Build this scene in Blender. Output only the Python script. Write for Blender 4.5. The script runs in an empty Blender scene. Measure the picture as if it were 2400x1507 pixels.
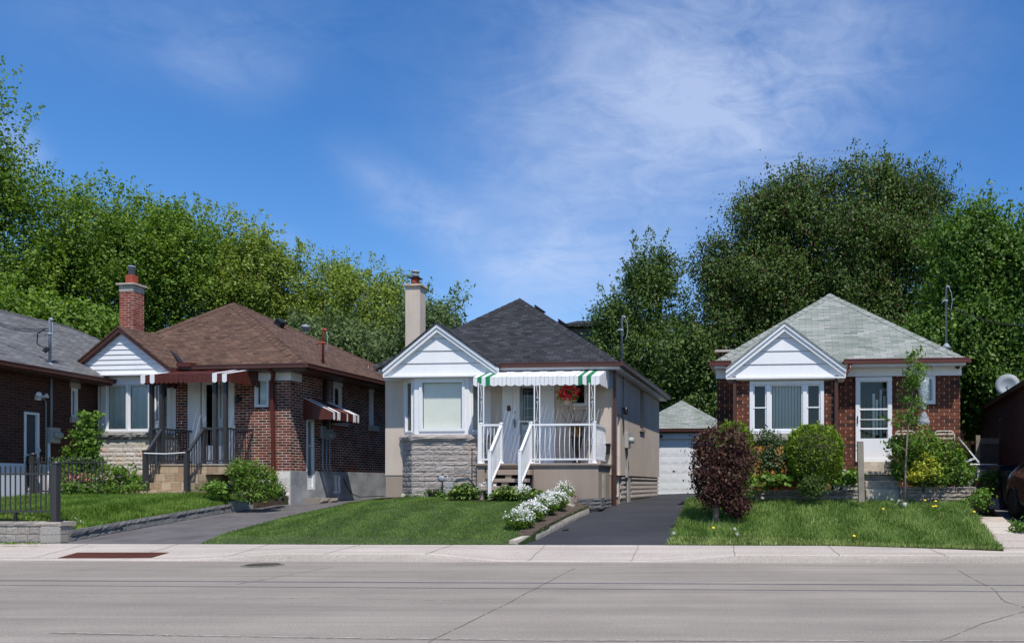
import bpy, bmesh, math, random
import numpy as np
from mathutils import Vector, Matrix
random.seed(7)
RNG = np.random.default_rng(11)
SC = bpy.context.scene
COL = SC.collection
PI = math.pi
# ------------------------------------------------------------------ survey of the place
F, PX, HY, CZ = 1907.0, 1680.0, 1135.0, 1.3      # focal length (px of the photo), principal point, eye height


def at(px, py, Y):
    return Vector(((px - PX) / F * Y, Y, CZ + (HY - py) / F * Y))


def sd(x, y):                       # distance behind the kerb line
    return y - 13.55 + 0.031 * x


def S(x, d, z=0.0):
    return Vector((x, 13.55 - 0.031 * x + d, z))


def G(px, py, zf):                  # where a surveyed sight line meets a height field
    rx, rz = (px - PX) / F, (HY - py) / F
    lo, hi = 5.0, 60.0
    for _ in range(50):
        t = (lo + hi) / 2
        if CZ + rz * t > zf(rx * t, t):
            lo = t
        else:
            hi = t
    return Vector((rx * lo, lo, zf(rx * lo, lo)))


def interp(x, tab):
    if x <= tab[0][0]: return tab[0][1]
    for (a, b), (c, d) in zip(tab, tab[1:]):
        if x <= c: return b + (d - b) * (x - a) / (c - a)
    return tab[-1][1]


def zdrive(x, y): return interp(sd(x, y), [(1.4, .165), (7.8, .74), (20, 1.0), (30, 1.0)])
def zl2(x, y):
    b = interp(sd(x, y), [(1.4, .185), (3.4, .56), (5.4, .88), (7, .95), (9, .95)])
    for poly, w, lip in ZL2_EDGES:
        t = min(1, near_poly(Vector((x, y)), poly) / w); t = t * t * (3 - 2 * t)
        e = min(b, zdrive(x, y) + lip); b = e + (b - e) * t
    return b


ZL2_EDGES = []


def near_poly(p, poly):
    best = 1e9
    for a, b in zip(poly, poly[1:]):
        ab = b - a; t = max(0, min(1, (p - a).dot(ab) / ab.length_squared)); best = min(best, (p - a - ab * t).length)
    return best


def zl3(x, y): return interp(sd(x, y), [(1.4, .185), (5.4, .9), (9, .93)])


# ------------------------------------------------------------------ objects
def tag(o, label=None, cat=None, group=None, kind=None):
    if label: o['label'] = label
    if cat: o['category'] = cat
    if group: o['group'] = group
    if kind: o['kind'] = kind
    return o


def empty(name, loc, rz=0, label=None, cat=None, group=None):
    o = bpy.data.objects.new(name, None)
    COL.objects.link(o)
    o.location = loc
    o.rotation_euler = (0, 0, rz)
    o.empty_display_size = .2
    return tag(o, label, cat, group)


def link(me, name, mat, parent):
    o = bpy.data.objects.new(name, me)
    if mat: me.materials.append(mat)
    COL.objects.link(o)
    if parent: o.parent = parent
    return o


class MB:
    def __init__(s):
        s.v, s.f = [], []

    def poly(s, pts):
        n = len(s.v)
        s.v += [tuple(p) for p in pts]
        s.f.append(tuple(range(n, n + len(pts))))
        return s

    def box(s, x0, x1, y0, y1, z0, z1):
        if x0 > x1: x0, x1 = x1, x0
        if y0 > y1: y0, y1 = y1, y0
        if z0 > z1: z0, z1 = z1, z0
        return s.ext([(x0, y0, z0), (x1, y0, z0), (x1, y1, z0), (x0, y1, z0)], (0, 0, z1 - z0))

    def ext(s, pts, d):             # closed prism: outline pts swept along d
        n, k = len(s.v), len(pts)
        d = Vector(d)
        s.v += [tuple(p) for p in pts] + [tuple(Vector(p) + d) for p in pts]
        s.f.append(tuple(range(n, n + k))[::-1])
        s.f.append(tuple(range(n + k, n + 2 * k)))
        for i in range(k):
            j = (i + 1) % k
            s.f.append((n + i, n + j, n + k + j, n + k + i))
        return s

    def beam(s, p, q, w, h, up=(0, 0, 1)):
        p, q, up = Vector(p), Vector(q), Vector(up)
        d = (q - p)
        a = d.cross(up)
        if a.length < 1e-6: a = d.cross(Vector((1, 0, 0)))
        a.normalize()
        b = a.cross(d).normalized()
        a *= w / 2; b *= h / 2
        return s.ext([p - a - b, p + a - b, p + a + b, p - a + b], d)

    def tube(s, pts, r, n=8):
        pts = [Vector(p) for p in pts]
        rs = r if isinstance(r, (list, tuple)) else [r] * len(pts)
        base = len(s.v)
        ref = Vector((.13, .21, .97))
        for i, p in enumerate(pts):
            d = (pts[min(i + 1, len(pts) - 1)] - pts[max(i - 1, 0)]).normalized()
            a = d.cross(ref if abs(d.dot(ref)) < .95 else Vector((1, 0, 0))).normalized()
            b = d.cross(a)
            for k in range(n):
                t = 2 * PI * k / n
                s.v.append(tuple(p + (a * math.cos(t) + b * math.sin(t)) * rs[i]))
        for i in range(len(pts) - 1):
            for k in range(n):
                k2 = (k + 1) % n
                s.f.append((base + i * n + k, base + i * n + k2, base + (i + 1) * n + k2, base + (i + 1) * n + k))
        s.f.append(tuple(base + k for k in range(n))[::-1])
        s.f.append(tuple(base + (len(pts) - 1) * n + k for k in range(n)))
        return s

    def lathe(s, c, prof, n=14, axis=(0, 0, 1)):
        ax = Vector(axis).normalized()
        a = ax.cross(Vector((0, 1, .01)) if abs(ax.y) < .9 else Vector((1, 0, 0))).normalized()
        b = ax.cross(a)
        c = Vector(c)
        base = len(s.v)
        for r, z in prof:
            for k in range(n):
                t = 2 * PI * k / n
                s.v.append(tuple(c + ax * z + (a * math.cos(t) + b * math.sin(t)) * max(r, 1e-4)))
        for i in range(len(prof) - 1):
            for k in range(n):
                k2 = (k + 1) % n
                s.f.append((base + i * n + k, base + i * n + k2, base + (i + 1) * n + k2, base + (i + 1) * n + k))
        s.f.append(tuple(base + k for k in range(n))[::-1])
        s.f.append(tuple(base + (len(prof) - 1) * n + k for k in range(n)))
        return s

    def build(s, name, mat, parent=None, smooth=False, bevel=0, loc=None):
        me = bpy.data.meshes.new(name)
        me.from_pydata(s.v, [], s.f)
        bm = bmesh.new(); bm.from_mesh(me)
        bmesh.ops.recalc_face_normals(bm, faces=bm.faces)
        uv = bm.loops.layers.uv.new('UVMap')
        for f in bm.faces:
            n = f.normal
            if abs(n.z) > .97:
                for l in f.loops: l[uv].uv = (l.vert.co.x, l.vert.co.y)
            else:
                a = Vector((0, 0, 1)).cross(n).normalized()
                b = n.cross(a)
                for l in f.loops: l[uv].uv = (l.vert.co.dot(a), l.vert.co.dot(b))
            f.smooth = smooth
        bm.to_mesh(me); bm.free()
        o = link(me, name, mat, parent)
        if loc is not None: o.location = loc
        if bevel:
            m = o.modifiers.new('b', 'BEVEL'); m.width = bevel; m.segments = 2; m.limit_method = 'ANGLE'
        return o


# ------------------------------------------------------------------ materials
def lin(r, g, b):
    f = lambda c: (c / 255 / 12.92) if c <= 10 else ((c / 255 + .055) / 1.055) ** 2.4
    return (f(r), f(g), f(b), 1)


class NT:
    def __init__(s, name):
        s.m = bpy.data.materials.new(name); s.m.use_nodes = True
        s.t = s.m.node_tree; s.N = s.t.nodes; s.L = s.t.links
        s.b = s.N['Principled BSDF']

    def n(s, typ, **kw):
        o = s.N.new(typ)
        for k, v in kw.items():
            if k.startswith('i_'):
                o.inputs[k[2:].replace('_', ' ')].default_value = v
            else: setattr(o, k, v)
        return o

    def l(s, a, b): s.L.new(a, b)

    def ramp(s, fac, stops, interp='LINEAR'):
        r = s.N.new('ShaderNodeValToRGB')
        e = r.color_ramp; e.interpolation = interp
        while len(e.elements) < len(stops): e.elements.new(.5)
        for el, (p, c) in zip(e.elements, stops):
            el.position = p; el.color = c if len(c) == 4 else (*c, 1)
        s.l(fac, r.inputs[0])
        return r.outputs[0]

    def mix(s, fac, a, b, mode='MIX'):
        m = s.N.new('ShaderNodeMix'); m.data_type = 'RGBA'; m.blend_type = mode
        for sock, v in ((m.inputs[0], fac), (m.inputs[6], a), (m.inputs[7], b)):
            if hasattr(v, 'links'): s.l(v, sock)
            else: sock.default_value = v
        return m.outputs[2]

    def noise(s, scale, detail=3, coord='Object', stretch=None, rough=.55, out='Fac'):
        tc = s.N.new('ShaderNodeTexCoord')
        src = tc.outputs[coord]
        if stretch:
            mp = s.N.new('ShaderNodeMapping'); mp.inputs['Scale'].default_value = stretch
            s.l(src, mp.inputs[0]); src = mp.outputs[0]
        no = s.n('ShaderNodeTexNoise'); no.inputs['Scale'].default_value = scale
        no.inputs['Detail'].default_value = detail; no.inputs['Roughness'].default_value = rough
        s.l(src, no.inputs[0])
        return no.outputs[out]

    def bump(s, h, strength=.3, dist=.01, prev=None):
        b = s.n('ShaderNodeBump'); b.inputs['Strength'].default_value = strength
        b.inputs['Distance'].default_value = dist
        s.l(h, b.inputs['Height'])
        if prev: s.l(prev, b.inputs['Normal'])
        s.l(b.outputs[0], s.b.inputs['Normal'])
        return b.outputs[0]

    def set(s, **kw):
        for k, v in kw.items():
            s.b.inputs[k.replace('_', ' ')].default_value = v
        return s


def plain(name, col, rough=.6, var=.12, scale=3, metal=0, bump=0, bscale=60, spec=.4):
    t = NT(name)
    n1 = t.noise(scale, 4)
    lo = tuple(c * (1 - var) for c in col[:3]); hi = tuple(min(1, c * (1 + var)) for c in col[:3])
    t.l(t.ramp(n1, [(.3, lo), (.7, hi)]), t.b.inputs['Base Color'])
    t.set(Roughness=rough, Metallic=metal)
    t.b.inputs['Specular IOR Level'].default_value = spec
    if bump: t.bump(t.noise(bscale, 4), bump, .006)
    return t.m


def brickmat(name, cols, mortar, w, h, ms=.006, rough=.85, msize_bump=.6, dirt=.2, squash=1, noise=35, mortar2=None, offset=.5, wear=None):
    t = NT(name)
    tc = t.n('ShaderNodeTexCoord')
    br = t.n('ShaderNodeTexBrick')
    br.inputs['Color1'].default_value = (0, 0, 0, 1); br.inputs['Color2'].default_value = (1, 1, 1, 1)
    br.inputs['Mortar'].default_value = (.5, .5, .5, 1)
    br.inputs['Scale'].default_value = 1; br.inputs['Mortar Size'].default_value = ms
    br.inputs['Mortar Smooth'].default_value = .15
    br.inputs['Brick Width'].default_value = w; br.inputs['Row Height'].default_value = h
    br.offset = offset
    t.l(tc.outputs['UV'], br.inputs['Vector'])
    k = len(cols)
    base = t.ramp(br.outputs['Color'], [(i / (k - 1), c) for i, c in enumerate(cols)])
    n1 = t.noise(noise, 4, 'UV')
    base = t.mix(.35, base, t.ramp(n1, [(.3, (.35, .35, .35)), (.7, (.75, .75, .75))]), 'OVERLAY')
    n2 = t.noise(.9, 4, 'UV')
    base = t.mix(dirt, base, t.ramp(n2, [(.3, (.3, .3, .3)), (.7, (.8, .8, .8))]), 'OVERLAY')
    mo = mortar
    if mortar2: mo = t.ramp(t.noise(2.3, 3, 'UV'), [(.4, mortar), (.6, mortar2)])
    col = t.mix(br.outputs['Fac'], base, mo)
    if wear:
        col = t.mix(t.ramp(t.noise(wear[0], 5, 'UV'), [(wear[1], (0, 0, 0)), (wear[1] + .1, (1, 1, 1))]), col, wear[2])
    t.l(col, t.b.inputs['Base Color'])
    t.set(Roughness=rough)
    t.b.inputs['Specular IOR Level'].default_value = .25
    inv = t.n('ShaderNodeMath', operation='SUBTRACT'); inv.inputs[0].default_value = 1
    t.l(br.outputs['Fac'], inv.inputs[1])
    b1 = t.bump(inv.outputs[0], msize_bump, .008)
    t.bump(t.noise(noise * 1.5, 3, 'UV'), .25, .004, b1)
    return t.m


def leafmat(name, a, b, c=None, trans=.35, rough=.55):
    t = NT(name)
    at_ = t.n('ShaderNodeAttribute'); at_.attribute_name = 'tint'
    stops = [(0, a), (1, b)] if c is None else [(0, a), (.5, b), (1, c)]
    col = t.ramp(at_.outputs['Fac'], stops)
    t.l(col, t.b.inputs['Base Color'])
    t.set(Roughness=rough); t.b.inputs['Specular IOR Level'].default_value = .25
    tr = t.n('ShaderNodeBsdfTranslucent')
    hs = t.n('ShaderNodeHueSaturation'); hs.inputs['Saturation'].default_value = 1.15; hs.inputs['Value'].default_value = 1.3
    t.l(col, hs.inputs['Color']); t.l(hs.outputs[0], tr.inputs[0])
    mx = t.n('ShaderNodeMixShader'); mx.inputs[0].default_value = trans
    out = t.N['Material Output']
    t.l(t.b.outputs[0], mx.inputs[1]); t.l(tr.outputs[0], mx.inputs[2]); t.l(mx.outputs[0], out.inputs[0])
    return t.m


def islandmat(name, cols, rough=.9, nscale=14, bump=.5, dirt=.5, dark=(.5, .5, .5), bdist=.012):
    t = NT(name)
    ge = t.n('ShaderNodeNewGeometry')
    k = len(cols)
    base = t.ramp(ge.outputs['Random Per Island'], [(i / (k - 1), c) for i, c in enumerate(cols)])
    n1 = t.noise(nscale, 6, rough=.65)
    base = t.mix(dirt, base, t.ramp(n1, [(.25, (.25, .25, .25)), (.75, (.8, .8, .8))]), 'OVERLAY')
    t.l(base, t.b.inputs['Base Color']); t.set(Roughness=rough)
    t.b.inputs['Specular IOR Level'].default_value = .2
    t.bump(t.noise(nscale * 1.6, 5, rough=.7), bump, bdist)
    return t.m


M = {}
M['white'] = None
M['white_cool'] = plain('white_aluminium', (.62, .64, .68), .4, .03, 2)
M['cream'] = plain('cream_plastic', (.52, .46, .36), .5, .06)
def stucco(name, c):
    t = NT(name)
    a = t.ramp(t.noise(1.2, 5), [(.3, tuple(x * .93 for x in c[:3])), (.7, tuple(x * 1.05 for x in c[:3]))])
    a = t.mix(.3, a, t.ramp(t.noise(3.2, 5, stretch=(1.6, 1.6, .14), rough=.65), [(.35, (.4, .4, .4)), (.65, (.58, .58, .58))]), 'OVERLAY')
    a = t.mix(.35, a, t.ramp(t.noise(70, 3), [(.3, (.42, .42, .42)), (.7, (.58, .58, .58))]), 'OVERLAY')
    t.l(a, t.b.inputs['Base Color']); t.set(Roughness=.95); t.b.inputs['Specular IOR Level'].default_value = .15
    t.bump(t.noise(90, 4), .5, .008); return t.m


def whitepaint():
    t = NT('white_paint'); c = (.70, .705, .715)
    a = t.ramp(t.noise(1.5, 4), [(.3, tuple(x * .96 for x in c)), (.7, c)])
    a = t.mix(.35, a, t.ramp(t.noise(5, 6, stretch=(1.5, 1.5, .12), rough=.7), [(.3, (.38, .37, .34)), (.55, (.52, .52, .52))]), 'OVERLAY')
    t.l(a, t.b.inputs['Base Color']); t.set(Roughness=.45); t.b.inputs['Specular IOR Level'].default_value = .4
    t.bump(t.noise(2.5, 2), .15, .01); return t.m


M['white'] = whitepaint()
M['stucco'] = stucco('beige_stucco', lin(186, 173, 160))
M['taupe'] = stucco('taupe_stucco', lin(148, 134, 122))
M['parge'] = plain('grey_parging', lin(140, 142, 144), .9, .3, 2.2, bump=.3, bscale=25, spec=.15)
M['concrete'] = plain('concrete', lin(165, 158, 148), .95, .18, 5, bump=.3, bscale=50, spec=.15)
M['oldcon'] = plain('weathered_concrete', lin(172, 162, 147), .95, .3, 6, bump=.5, bscale=30, spec=.15)
M['brown'] = plain('brown_metal', lin(74, 44, 36), .4, .08)
M['reddish'] = plain('redbrown_metal', lin(88, 44, 35), .4, .08)
M['maroon'] = plain('maroon_enamel', lin(80, 38, 30), .42, .1)
M['black'] = plain('black_metal', (.012, .012, .014), .45, .1)
M['charcoal'] = plain('charcoal_metal', lin(52, 52, 54), .4, .08)
M['steel'] = plain('galvanised_steel', lin(128, 136, 144), .5, .12)
M['greysoft'] = plain('grey_siding', lin(128, 136, 142), .6, .1)
M['greypaint'] = plain('grey_paint', lin(150, 152, 150), .5, .08)
M['green_en'] = plain('green_enamel', lin(28, 120, 72), .4, .06)
M['terracotta'] = plain('terracotta', lin(146, 66, 44), .8, .15)
M['wood'] = plain('weathered_wood', lin(128, 122, 108), .9, .2, 4, bump=.4)
M['fencewood'] = plain('fence_wood', lin(92, 80, 70), .9, .2, 4)
M['soil'] = plain('soil', (.06, .045, .032), 1, .5, 9, bump=.8, bscale=30)
M['bark'] = plain('bark', (.06, .05, .04), .95, .4, 8, bump=.9, bscale=25)
M['bark_pale'] = plain('pale_bark', (.22, .17, .13), .95, .3, 12, bump=.6, bscale=40)
M['unlit_dark'] = plain('unlit_black', (.02, .02, .022), .9, .1)  # near-black colour standing in for unlit space
M['curtain'] = plain('pale_curtain', (.78, .84, .82), .8, .06, 4)
M['blind'] = plain('vertical_blind', (.66, .66, .60), .6, .03)
M['asphalt_old'] = plain('worn_asphalt', (.10, .093, .094), .85, .22, 2.0, bump=.5, bscale=130, spec=.25)
M['rust'] = brickmat('rusty_plate', [lin(86, 42, 26), lin(110, 56, 34)], lin(60, 32, 24), .05, .05, .012, .8, 1.0, .4)
M['rubber'] = plain('rubber', (.012, .012, .012), .8)
M['yellow'] = plain('yellow_petal', (.75, .52, .02), .6)
M['petal'] = leafmat('white_petal', (.74, .74, .70), (.9, .9, .86), None, .25)
M['redpetal'] = leafmat('red_petal', (.75, .03, .06), (.95, .12, .16), None, .45)
M['pinkpetal'] = leafmat('pink_petal', (.55, .12, .2), (.7, .3, .34), None, .25)
M['navy'] = plain('navy_plastic', (.012, .016, .035), .4)
M['dkgreen'] = plain('dark_green_plastic', (.01, .035, .018), .45)
M['carpaint'] = plain('dark_car_paint', (.008, .009, .009), .22, .05, spec=.3)
M['redplastic'] = plain('red_plastic', (.5, .02, .015), .4)
M['bluecloth'] = plain('blue_cloth', (.05, .12, .3), .8)
M['chrome'] = plain('aluminium', (.7, .7, .72), .3, .05, metal=.7)
M['nickel'] = plain('nickel', (.3, .3, .3), .3, .05, metal=.9)
M['urn'] = plain('black_urn', (.01, .01, .012), .35)
M['rock'] = plain('field_rock', lin(150, 140, 130), .9, .3, 8, bump=.6, bscale=20)

B1 = [lin(54, 32, 28), lin(100, 48, 36), lin(118, 58, 42), lin(86, 42, 32), lin(46, 30, 28), lin(110, 54, 40)]
M['brick_red'] = brickmat('chimney_brick', [lin(96, 44, 34), lin(132, 62, 48), lin(114, 50, 38), lin(140, 68, 52)], lin(176, 160, 148), .235, .0735, .0085, mortar2=lin(130, 112, 102))
M['brick1'] = brickmat('red_brick_pale_mortar', B1, lin(198, 186, 174), .235, .0735, .0085, mortar2=lin(150, 138, 128))
B3 = [lin(48, 35, 31), lin(106, 60, 43), lin(80, 46, 35), lin(118, 69, 49), lin(46, 35, 31), lin(104, 58, 41)]
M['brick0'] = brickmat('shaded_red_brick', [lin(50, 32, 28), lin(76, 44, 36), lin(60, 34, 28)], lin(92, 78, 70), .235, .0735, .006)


def brick3():
    m = brickmat('long_red_brick', B3, lin(56, 38, 32), .255, .0865, .0075, dirt=.15)
    t = m.node_tree; N, L = t.nodes, t.links       # pale head joints, dark bed joints
    tc = N.new('ShaderNodeTexCoord'); sx = N.new('ShaderNodeSeparateXYZ'); L.new(tc.outputs['UV'], sx.inputs[0])
    br = next(n for n in N if n.bl_idname == 'ShaderNodeTexBrick')
    b2 = N.new('ShaderNodeTexBrick')
    for k in ('Scale', 'Brick Width', 'Row Height'): b2.inputs[k].default_value = br.inputs[k].default_value
    b2.inputs['Mortar Size'].default_value = .0075
    md = N.new('ShaderNodeMath'); md.operation = 'PINGPONG'; md.inputs[1].default_value = .0865 / 2
    L.new(sx.outputs['Y'], md.inputs[0])
    gt = N.new('ShaderNodeMath'); gt.operation = 'GREATER_THAN'; gt.inputs[1].default_value = .009
    L.new(md.outputs[0], gt.inputs[0])
    L.new(tc.outputs['UV'], b2.inputs['Vector'])
    mu = N.new('ShaderNodeMath'); mu.operation = 'MULTIPLY'
    L.new(b2.outputs['Fac'], mu.inputs[0]); L.new(gt.outputs[0], mu.inputs[1])
    bs = N['Principled BSDF']
    old = bs.inputs['Base Color'].links[0].from_socket
    mx = N.new('ShaderNodeMix'); mx.data_type = 'RGBA'
    L.new(mu.outputs[0], mx.inputs[0]); L.new(old, mx.inputs[6]); mx.inputs[7].default_value = lin(176, 152, 136)
    L.new(mx.outputs[2], bs.inputs['Base Color'])
    return m


M['brick3'] = brick3()
M['shin_brown'] = brickmat('brown_shingles', [lin(68, 51, 43), lin(90, 69, 58), lin(78, 59, 50), lin(99, 77, 64), lin(60, 46, 40)], lin(44, 32, 30), .20, .085, .0045, .95, .9, .3, noise=60)
M['shin_black'] = brickmat('black_shingles', [lin(33, 34, 38), lin(50, 52, 56), lin(40, 41, 45), lin(60, 62, 66), lin(30, 31, 35)], lin(28, 28, 32), .20, .085, .0045, .95, .9, .3, noise=60)
M['shin_grey'] = brickmat('grey_shingles', [lin(70, 71, 72), lin(98, 99, 100), lin(83, 84, 86), lin(112, 113, 114)], lin(52, 54, 58), .24, .085, .005, .95, .9, .25, noise=50)
M['shin_green'] = brickmat('pale_green_shingles', [lin(97, 106, 98), lin(131, 134, 130), lin(113, 120, 113), lin(141, 142, 139), lin(104, 113, 104)], lin(80, 86, 82), .33, .088, .0045, .95, .8, .3, noise=50)
M['tile'] = brickmat('beige_flagstone', [lin(150, 130, 104), lin(172, 156, 132), lin(140, 116, 92), lin(160, 146, 124)], lin(112, 98, 82), .28, .22, .006, .8, .5, .3, noise=10, offset=.5)
M['stone_grey'] = islandmat('grey_rockface', [lin(152, 143, 137), lin(162, 153, 147), lin(146, 137, 131)], nscale=10, bump=.7, dirt=.35, bdist=.02)
M['stone_mix'] = islandmat('limestone_mix', [lin(196, 190, 182), lin(188, 180, 172), lin(206, 200, 190), lin(192, 160, 148), lin(200, 194, 186), lin(200, 186, 164), lin(190, 184, 176)], bump=.5, dirt=.2)
M['ledge'] = islandmat('stone_ledge', [lin(120, 118, 114), lin(128, 126, 120)], bump=1, dirt=.6)
M['splitblock'] = islandmat('split_face_block', [lin(150, 146, 140), lin(140, 134, 128), lin(158, 150, 140)], nscale=40, bump=.9, dirt=.6)
M['darkblock'] = islandmat('dark_split_block', [lin(96, 96, 98), lin(108, 108, 108)], nscale=30, bump=1, dirt=.8, bdist=.02)
M['slate'] = islandmat('layered_grey_stone', [lin(122, 114, 106), lin(138, 128, 118), lin(112, 104, 98)], nscale=18, bump=.8, dirt=.6)
M['palestone'] = islandmat('white_limestone', [lin(196, 192, 184), lin(184, 178, 170), lin(200, 196, 188)], bump=.6, dirt=.3)
M['edgebrick'] = islandmat('edging_brick', [lin(150, 72, 52), lin(168, 84, 60), lin(138, 62, 46)], bump=.3, dirt=.4)
M['ochre'] = islandmat('ochre_stone', [lin(176, 138, 80), lin(160, 110, 60), lin(186, 150, 96)], bump=.5, dirt=.4)
M['slabs'] = islandmat('path_slabs', [lin(170, 160, 150), lin(160, 150, 142), lin(176, 168, 158)], nscale=20, bump=.3, dirt=.5)


def glassmat():
    t = NT('window_glass')
    gl = t.n('ShaderNodeBsdfGlossy'); gl.inputs['Roughness'].default_value = .02
    tr = t.n('ShaderNodeBsdfTransparent'); tr.inputs[0].default_value = (.95, .97, .96, 1)
    fr = t.n('ShaderNodeFresnel'); fr.inputs[0].default_value = 1.6
    mx = t.n('ShaderNodeMixShader')
    t.l(fr.outputs[0], mx.inputs[0]); t.l(tr.outputs[0], mx.inputs[1]); t.l(gl.outputs[0], mx.inputs[2])
    t.l(mx.outputs[0], t.N['Material Output'].inputs[0])
    bp = t.n('ShaderNodeBump'); bp.inputs['Strength'].default_value = .03; bp.inputs['Distance'].default_value = .02
    t.l(t.noise(3, 2), bp.inputs['Height']); t.l(bp.outputs[0], gl.inputs['Normal'])
    return t.m


M['glass'] = glassmat()

def filmmat():
    t = NT('clear_plastic_wrap'); t.set(Roughness=.25); t.b.inputs['Base Color'].default_value = (.42, .48, .5, 1)
    tr = t.n('ShaderNodeBsdfTransparent'); mx = t.n('ShaderNodeMixShader')
    t.l(t.ramp(t.noise(14, 4), [(.35, (.2, .2, .2)), (.65, (.8, .8, .8))]), mx.inputs[0])
    t.l(tr.outputs[0], mx.inputs[1]); t.l(t.b.outputs[0], mx.inputs[2]); t.l(mx.outputs[0], t.N['Material Output'].inputs[0])
    t.bump(t.noise(25, 3), .8, .02)
    return t.m


M['film'] = filmmat()
M['screen'] = plain('door_screen', (.05, .055, .065), .6, .1)
M['step_dark'] = M['unlit_dark']


def concmat(name, c1, c2, fine=70, stain=None):
    t = NT(name)
    a = t.ramp(t.noise(.45, 5, rough=.6), [(.3, c1), (.7, c2)])
    a = t.mix(.55, a, t.ramp(t.noise(fine, 3), [(.3, (.32, .32, .32)), (.7, (.68, .68, .68))]), 'OVERLAY')
    a = t.mix(.4, a, t.ramp(t.noise(3, 5, stretch=(.12, 1.2, 1)), [(.3, (.38, .38, .38)), (.7, (.62, .62, .62))]), 'OVERLAY')
    a = t.mix(.6, a, t.ramp(t.noise(38, 4), [(.3, (.36, .36, .36)), (.7, (.62, .62, .62))]), 'OVERLAY')
    a = t.mix(.35, a, t.ramp(t.noise(1.1, 6, stretch=(.05, .9, 1), rough=.7), [(.35, (.32, .32, .32)), (.65, (.64, .64, .64))]), 'OVERLAY')
    a = t.mix(t.ramp(t.noise(4.5, 6, rough=.75), [(.6, (0, 0, 0)), (.8, (.5, .5, .5))]), a, (.07, .062, .055, 1))
    t.l(a, t.b.inputs['Base Color']); t.set(Roughness=.9)
    t.b.inputs['Specular IOR Level'].default_value = .25
    t.bump(t.noise(fine, 4), .4, .004)
    return t.m


M['road'] = concmat('road_concrete', lin(125, 118, 110), lin(139, 132, 123))
M['asphalt'] = concmat('fresh_asphalt', (.026, .028, .034, 1), (.042, .043, .050, 1), 90)
M['walk'] = concmat('sidewalk_concrete', lin(158, 149, 140), lin(174, 165, 156), 120)
M['crack'] = plain('joint_filler', lin(108, 103, 95), .95, .4, 30)
M['crackpale'] = plain('pale_joint_chips', lin(152, 147, 140), .95, .35, 14)
M['turf'] = plain('turf_soil', (.03, .05, .012), 1, .4, 6, bump=.8, bscale=40)
GR = [((.05, .115, .014), (.12, .22, .03), (.26, .33, .07)), ((.07, .14, .024), (.13, .215, .038), (.22, .29, .075)), ((.07, .14, .024), (.145, .24, .045), (.32, .36, .12))]
M['grass1'] = leafmat('lush_grass', *GR[0], trans=.3)
M['grass2'] = leafmat('mown_grass', *GR[1], trans=.35)
M['grass3'] = leafmat('wild_grass', *GR[2], trans=.3)
M['leaf_a'] = leafmat('maple_leaves', (.05, .10, .013), (.12, .205, .026), (.21, .30, .045))
M['leaf_b'] = leafmat('yellow_green_leaves', (.08, .125, .018), (.18, .25, .04), (.31, .37, .085))
M['leaf_c'] = leafmat('grey_green_leaves', (.05, .085, .030), (.10, .15, .052), (.17, .22, .085))
M['leaf_d'] = leafmat('dark_olive_leaves', (.038, .068, .014), (.064, .115, .02), (.115, .18, .036), trans=.25)
M['leaf_br'] = leafmat('brown_seed_clusters', (.09, .055, .03), (.13, .085, .045), None, .2)
M['leaf_e'] = leafmat('bright_maple_leaves', (.05, .10, .014), (.10, .20, .026), (.22, .34, .07))
M['leaf_g'] = leafmat('deep_maple_leaves', (.035, .075, .012), (.075, .15, .02), (.17, .27, .05))
M['leaf_f'] = leafmat('mid_green_leaves', (.035, .07, .016), (.07, .12, .026), (.13, .19, .045), trans=.28)
M['leaf_red'] = leafmat('purple_leaves', (.03, .011, .012), (.065, .022, .02), (.10, .08, .032), trans=.2)
M['leaf_box'] = leafmat('boxwood_leaves', (.06, .11, .01), (.13, .21, .018), (.26, .34, .04), trans=.25)
M['leaf_shrub'] = leafmat('shrub_leaves', (.05, .10, .015), (.10, .19, .025), (.2, .29, .05))
M['leaf_hosta'] = leafmat('hosta_leaves', (.035, .08, .014), (.08, .14, .025), (.30, .36, .10), trans=.15)
M['leaf_dark'] = leafmat('rose_leaves', (.02, .045, .012), (.05, .09, .025), (.14, .17, .09), trans=.2)
M['leaf_gold'] = leafmat('golden_leaves', (.10, .17, .02), (.3, .33, .03), (.55, .5, .05), trans=.25)
M['leaf_dry'] = leafmat('dry_grass_stems', (.16, .09, .035), (.3, .18, .07), None, .15)
M['reed'] = leafmat('grey_reeds', (.05, .08, .03), (.1, .14, .06), None, .2)


# ------------------------------------------------------------------ foliage
def raw_mesh(name, V, loops, starts, totals, tint, mat, parent, smooth=False):
    me = bpy.data.meshes.new(name)
    me.vertices.add(len(V)); me.vertices.foreach_set('co', np.asarray(V, np.float32).ravel())
    me.loops.add(len(loops)); me.loops.foreach_set('vertex_index', np.asarray(loops, np.int32))
    me.polygons.add(len(starts)); me.polygons.foreach_set('loop_start', np.asarray(starts, np.int32))
    try: me.polygons.foreach_set('loop_total', np.asarray(totals, np.int32))
    except Exception: pass
    me.update(calc_edges=True)
    a = me.attributes.new('tint', 'FLOAT', 'POINT'); a.data.foreach_set('value', np.asarray(tint, np.float32))
    return link(me, name, mat, parent)


def unit(a): return a / np.maximum(np.linalg.norm(a, axis=1, keepdims=True), 1e-9)


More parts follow.
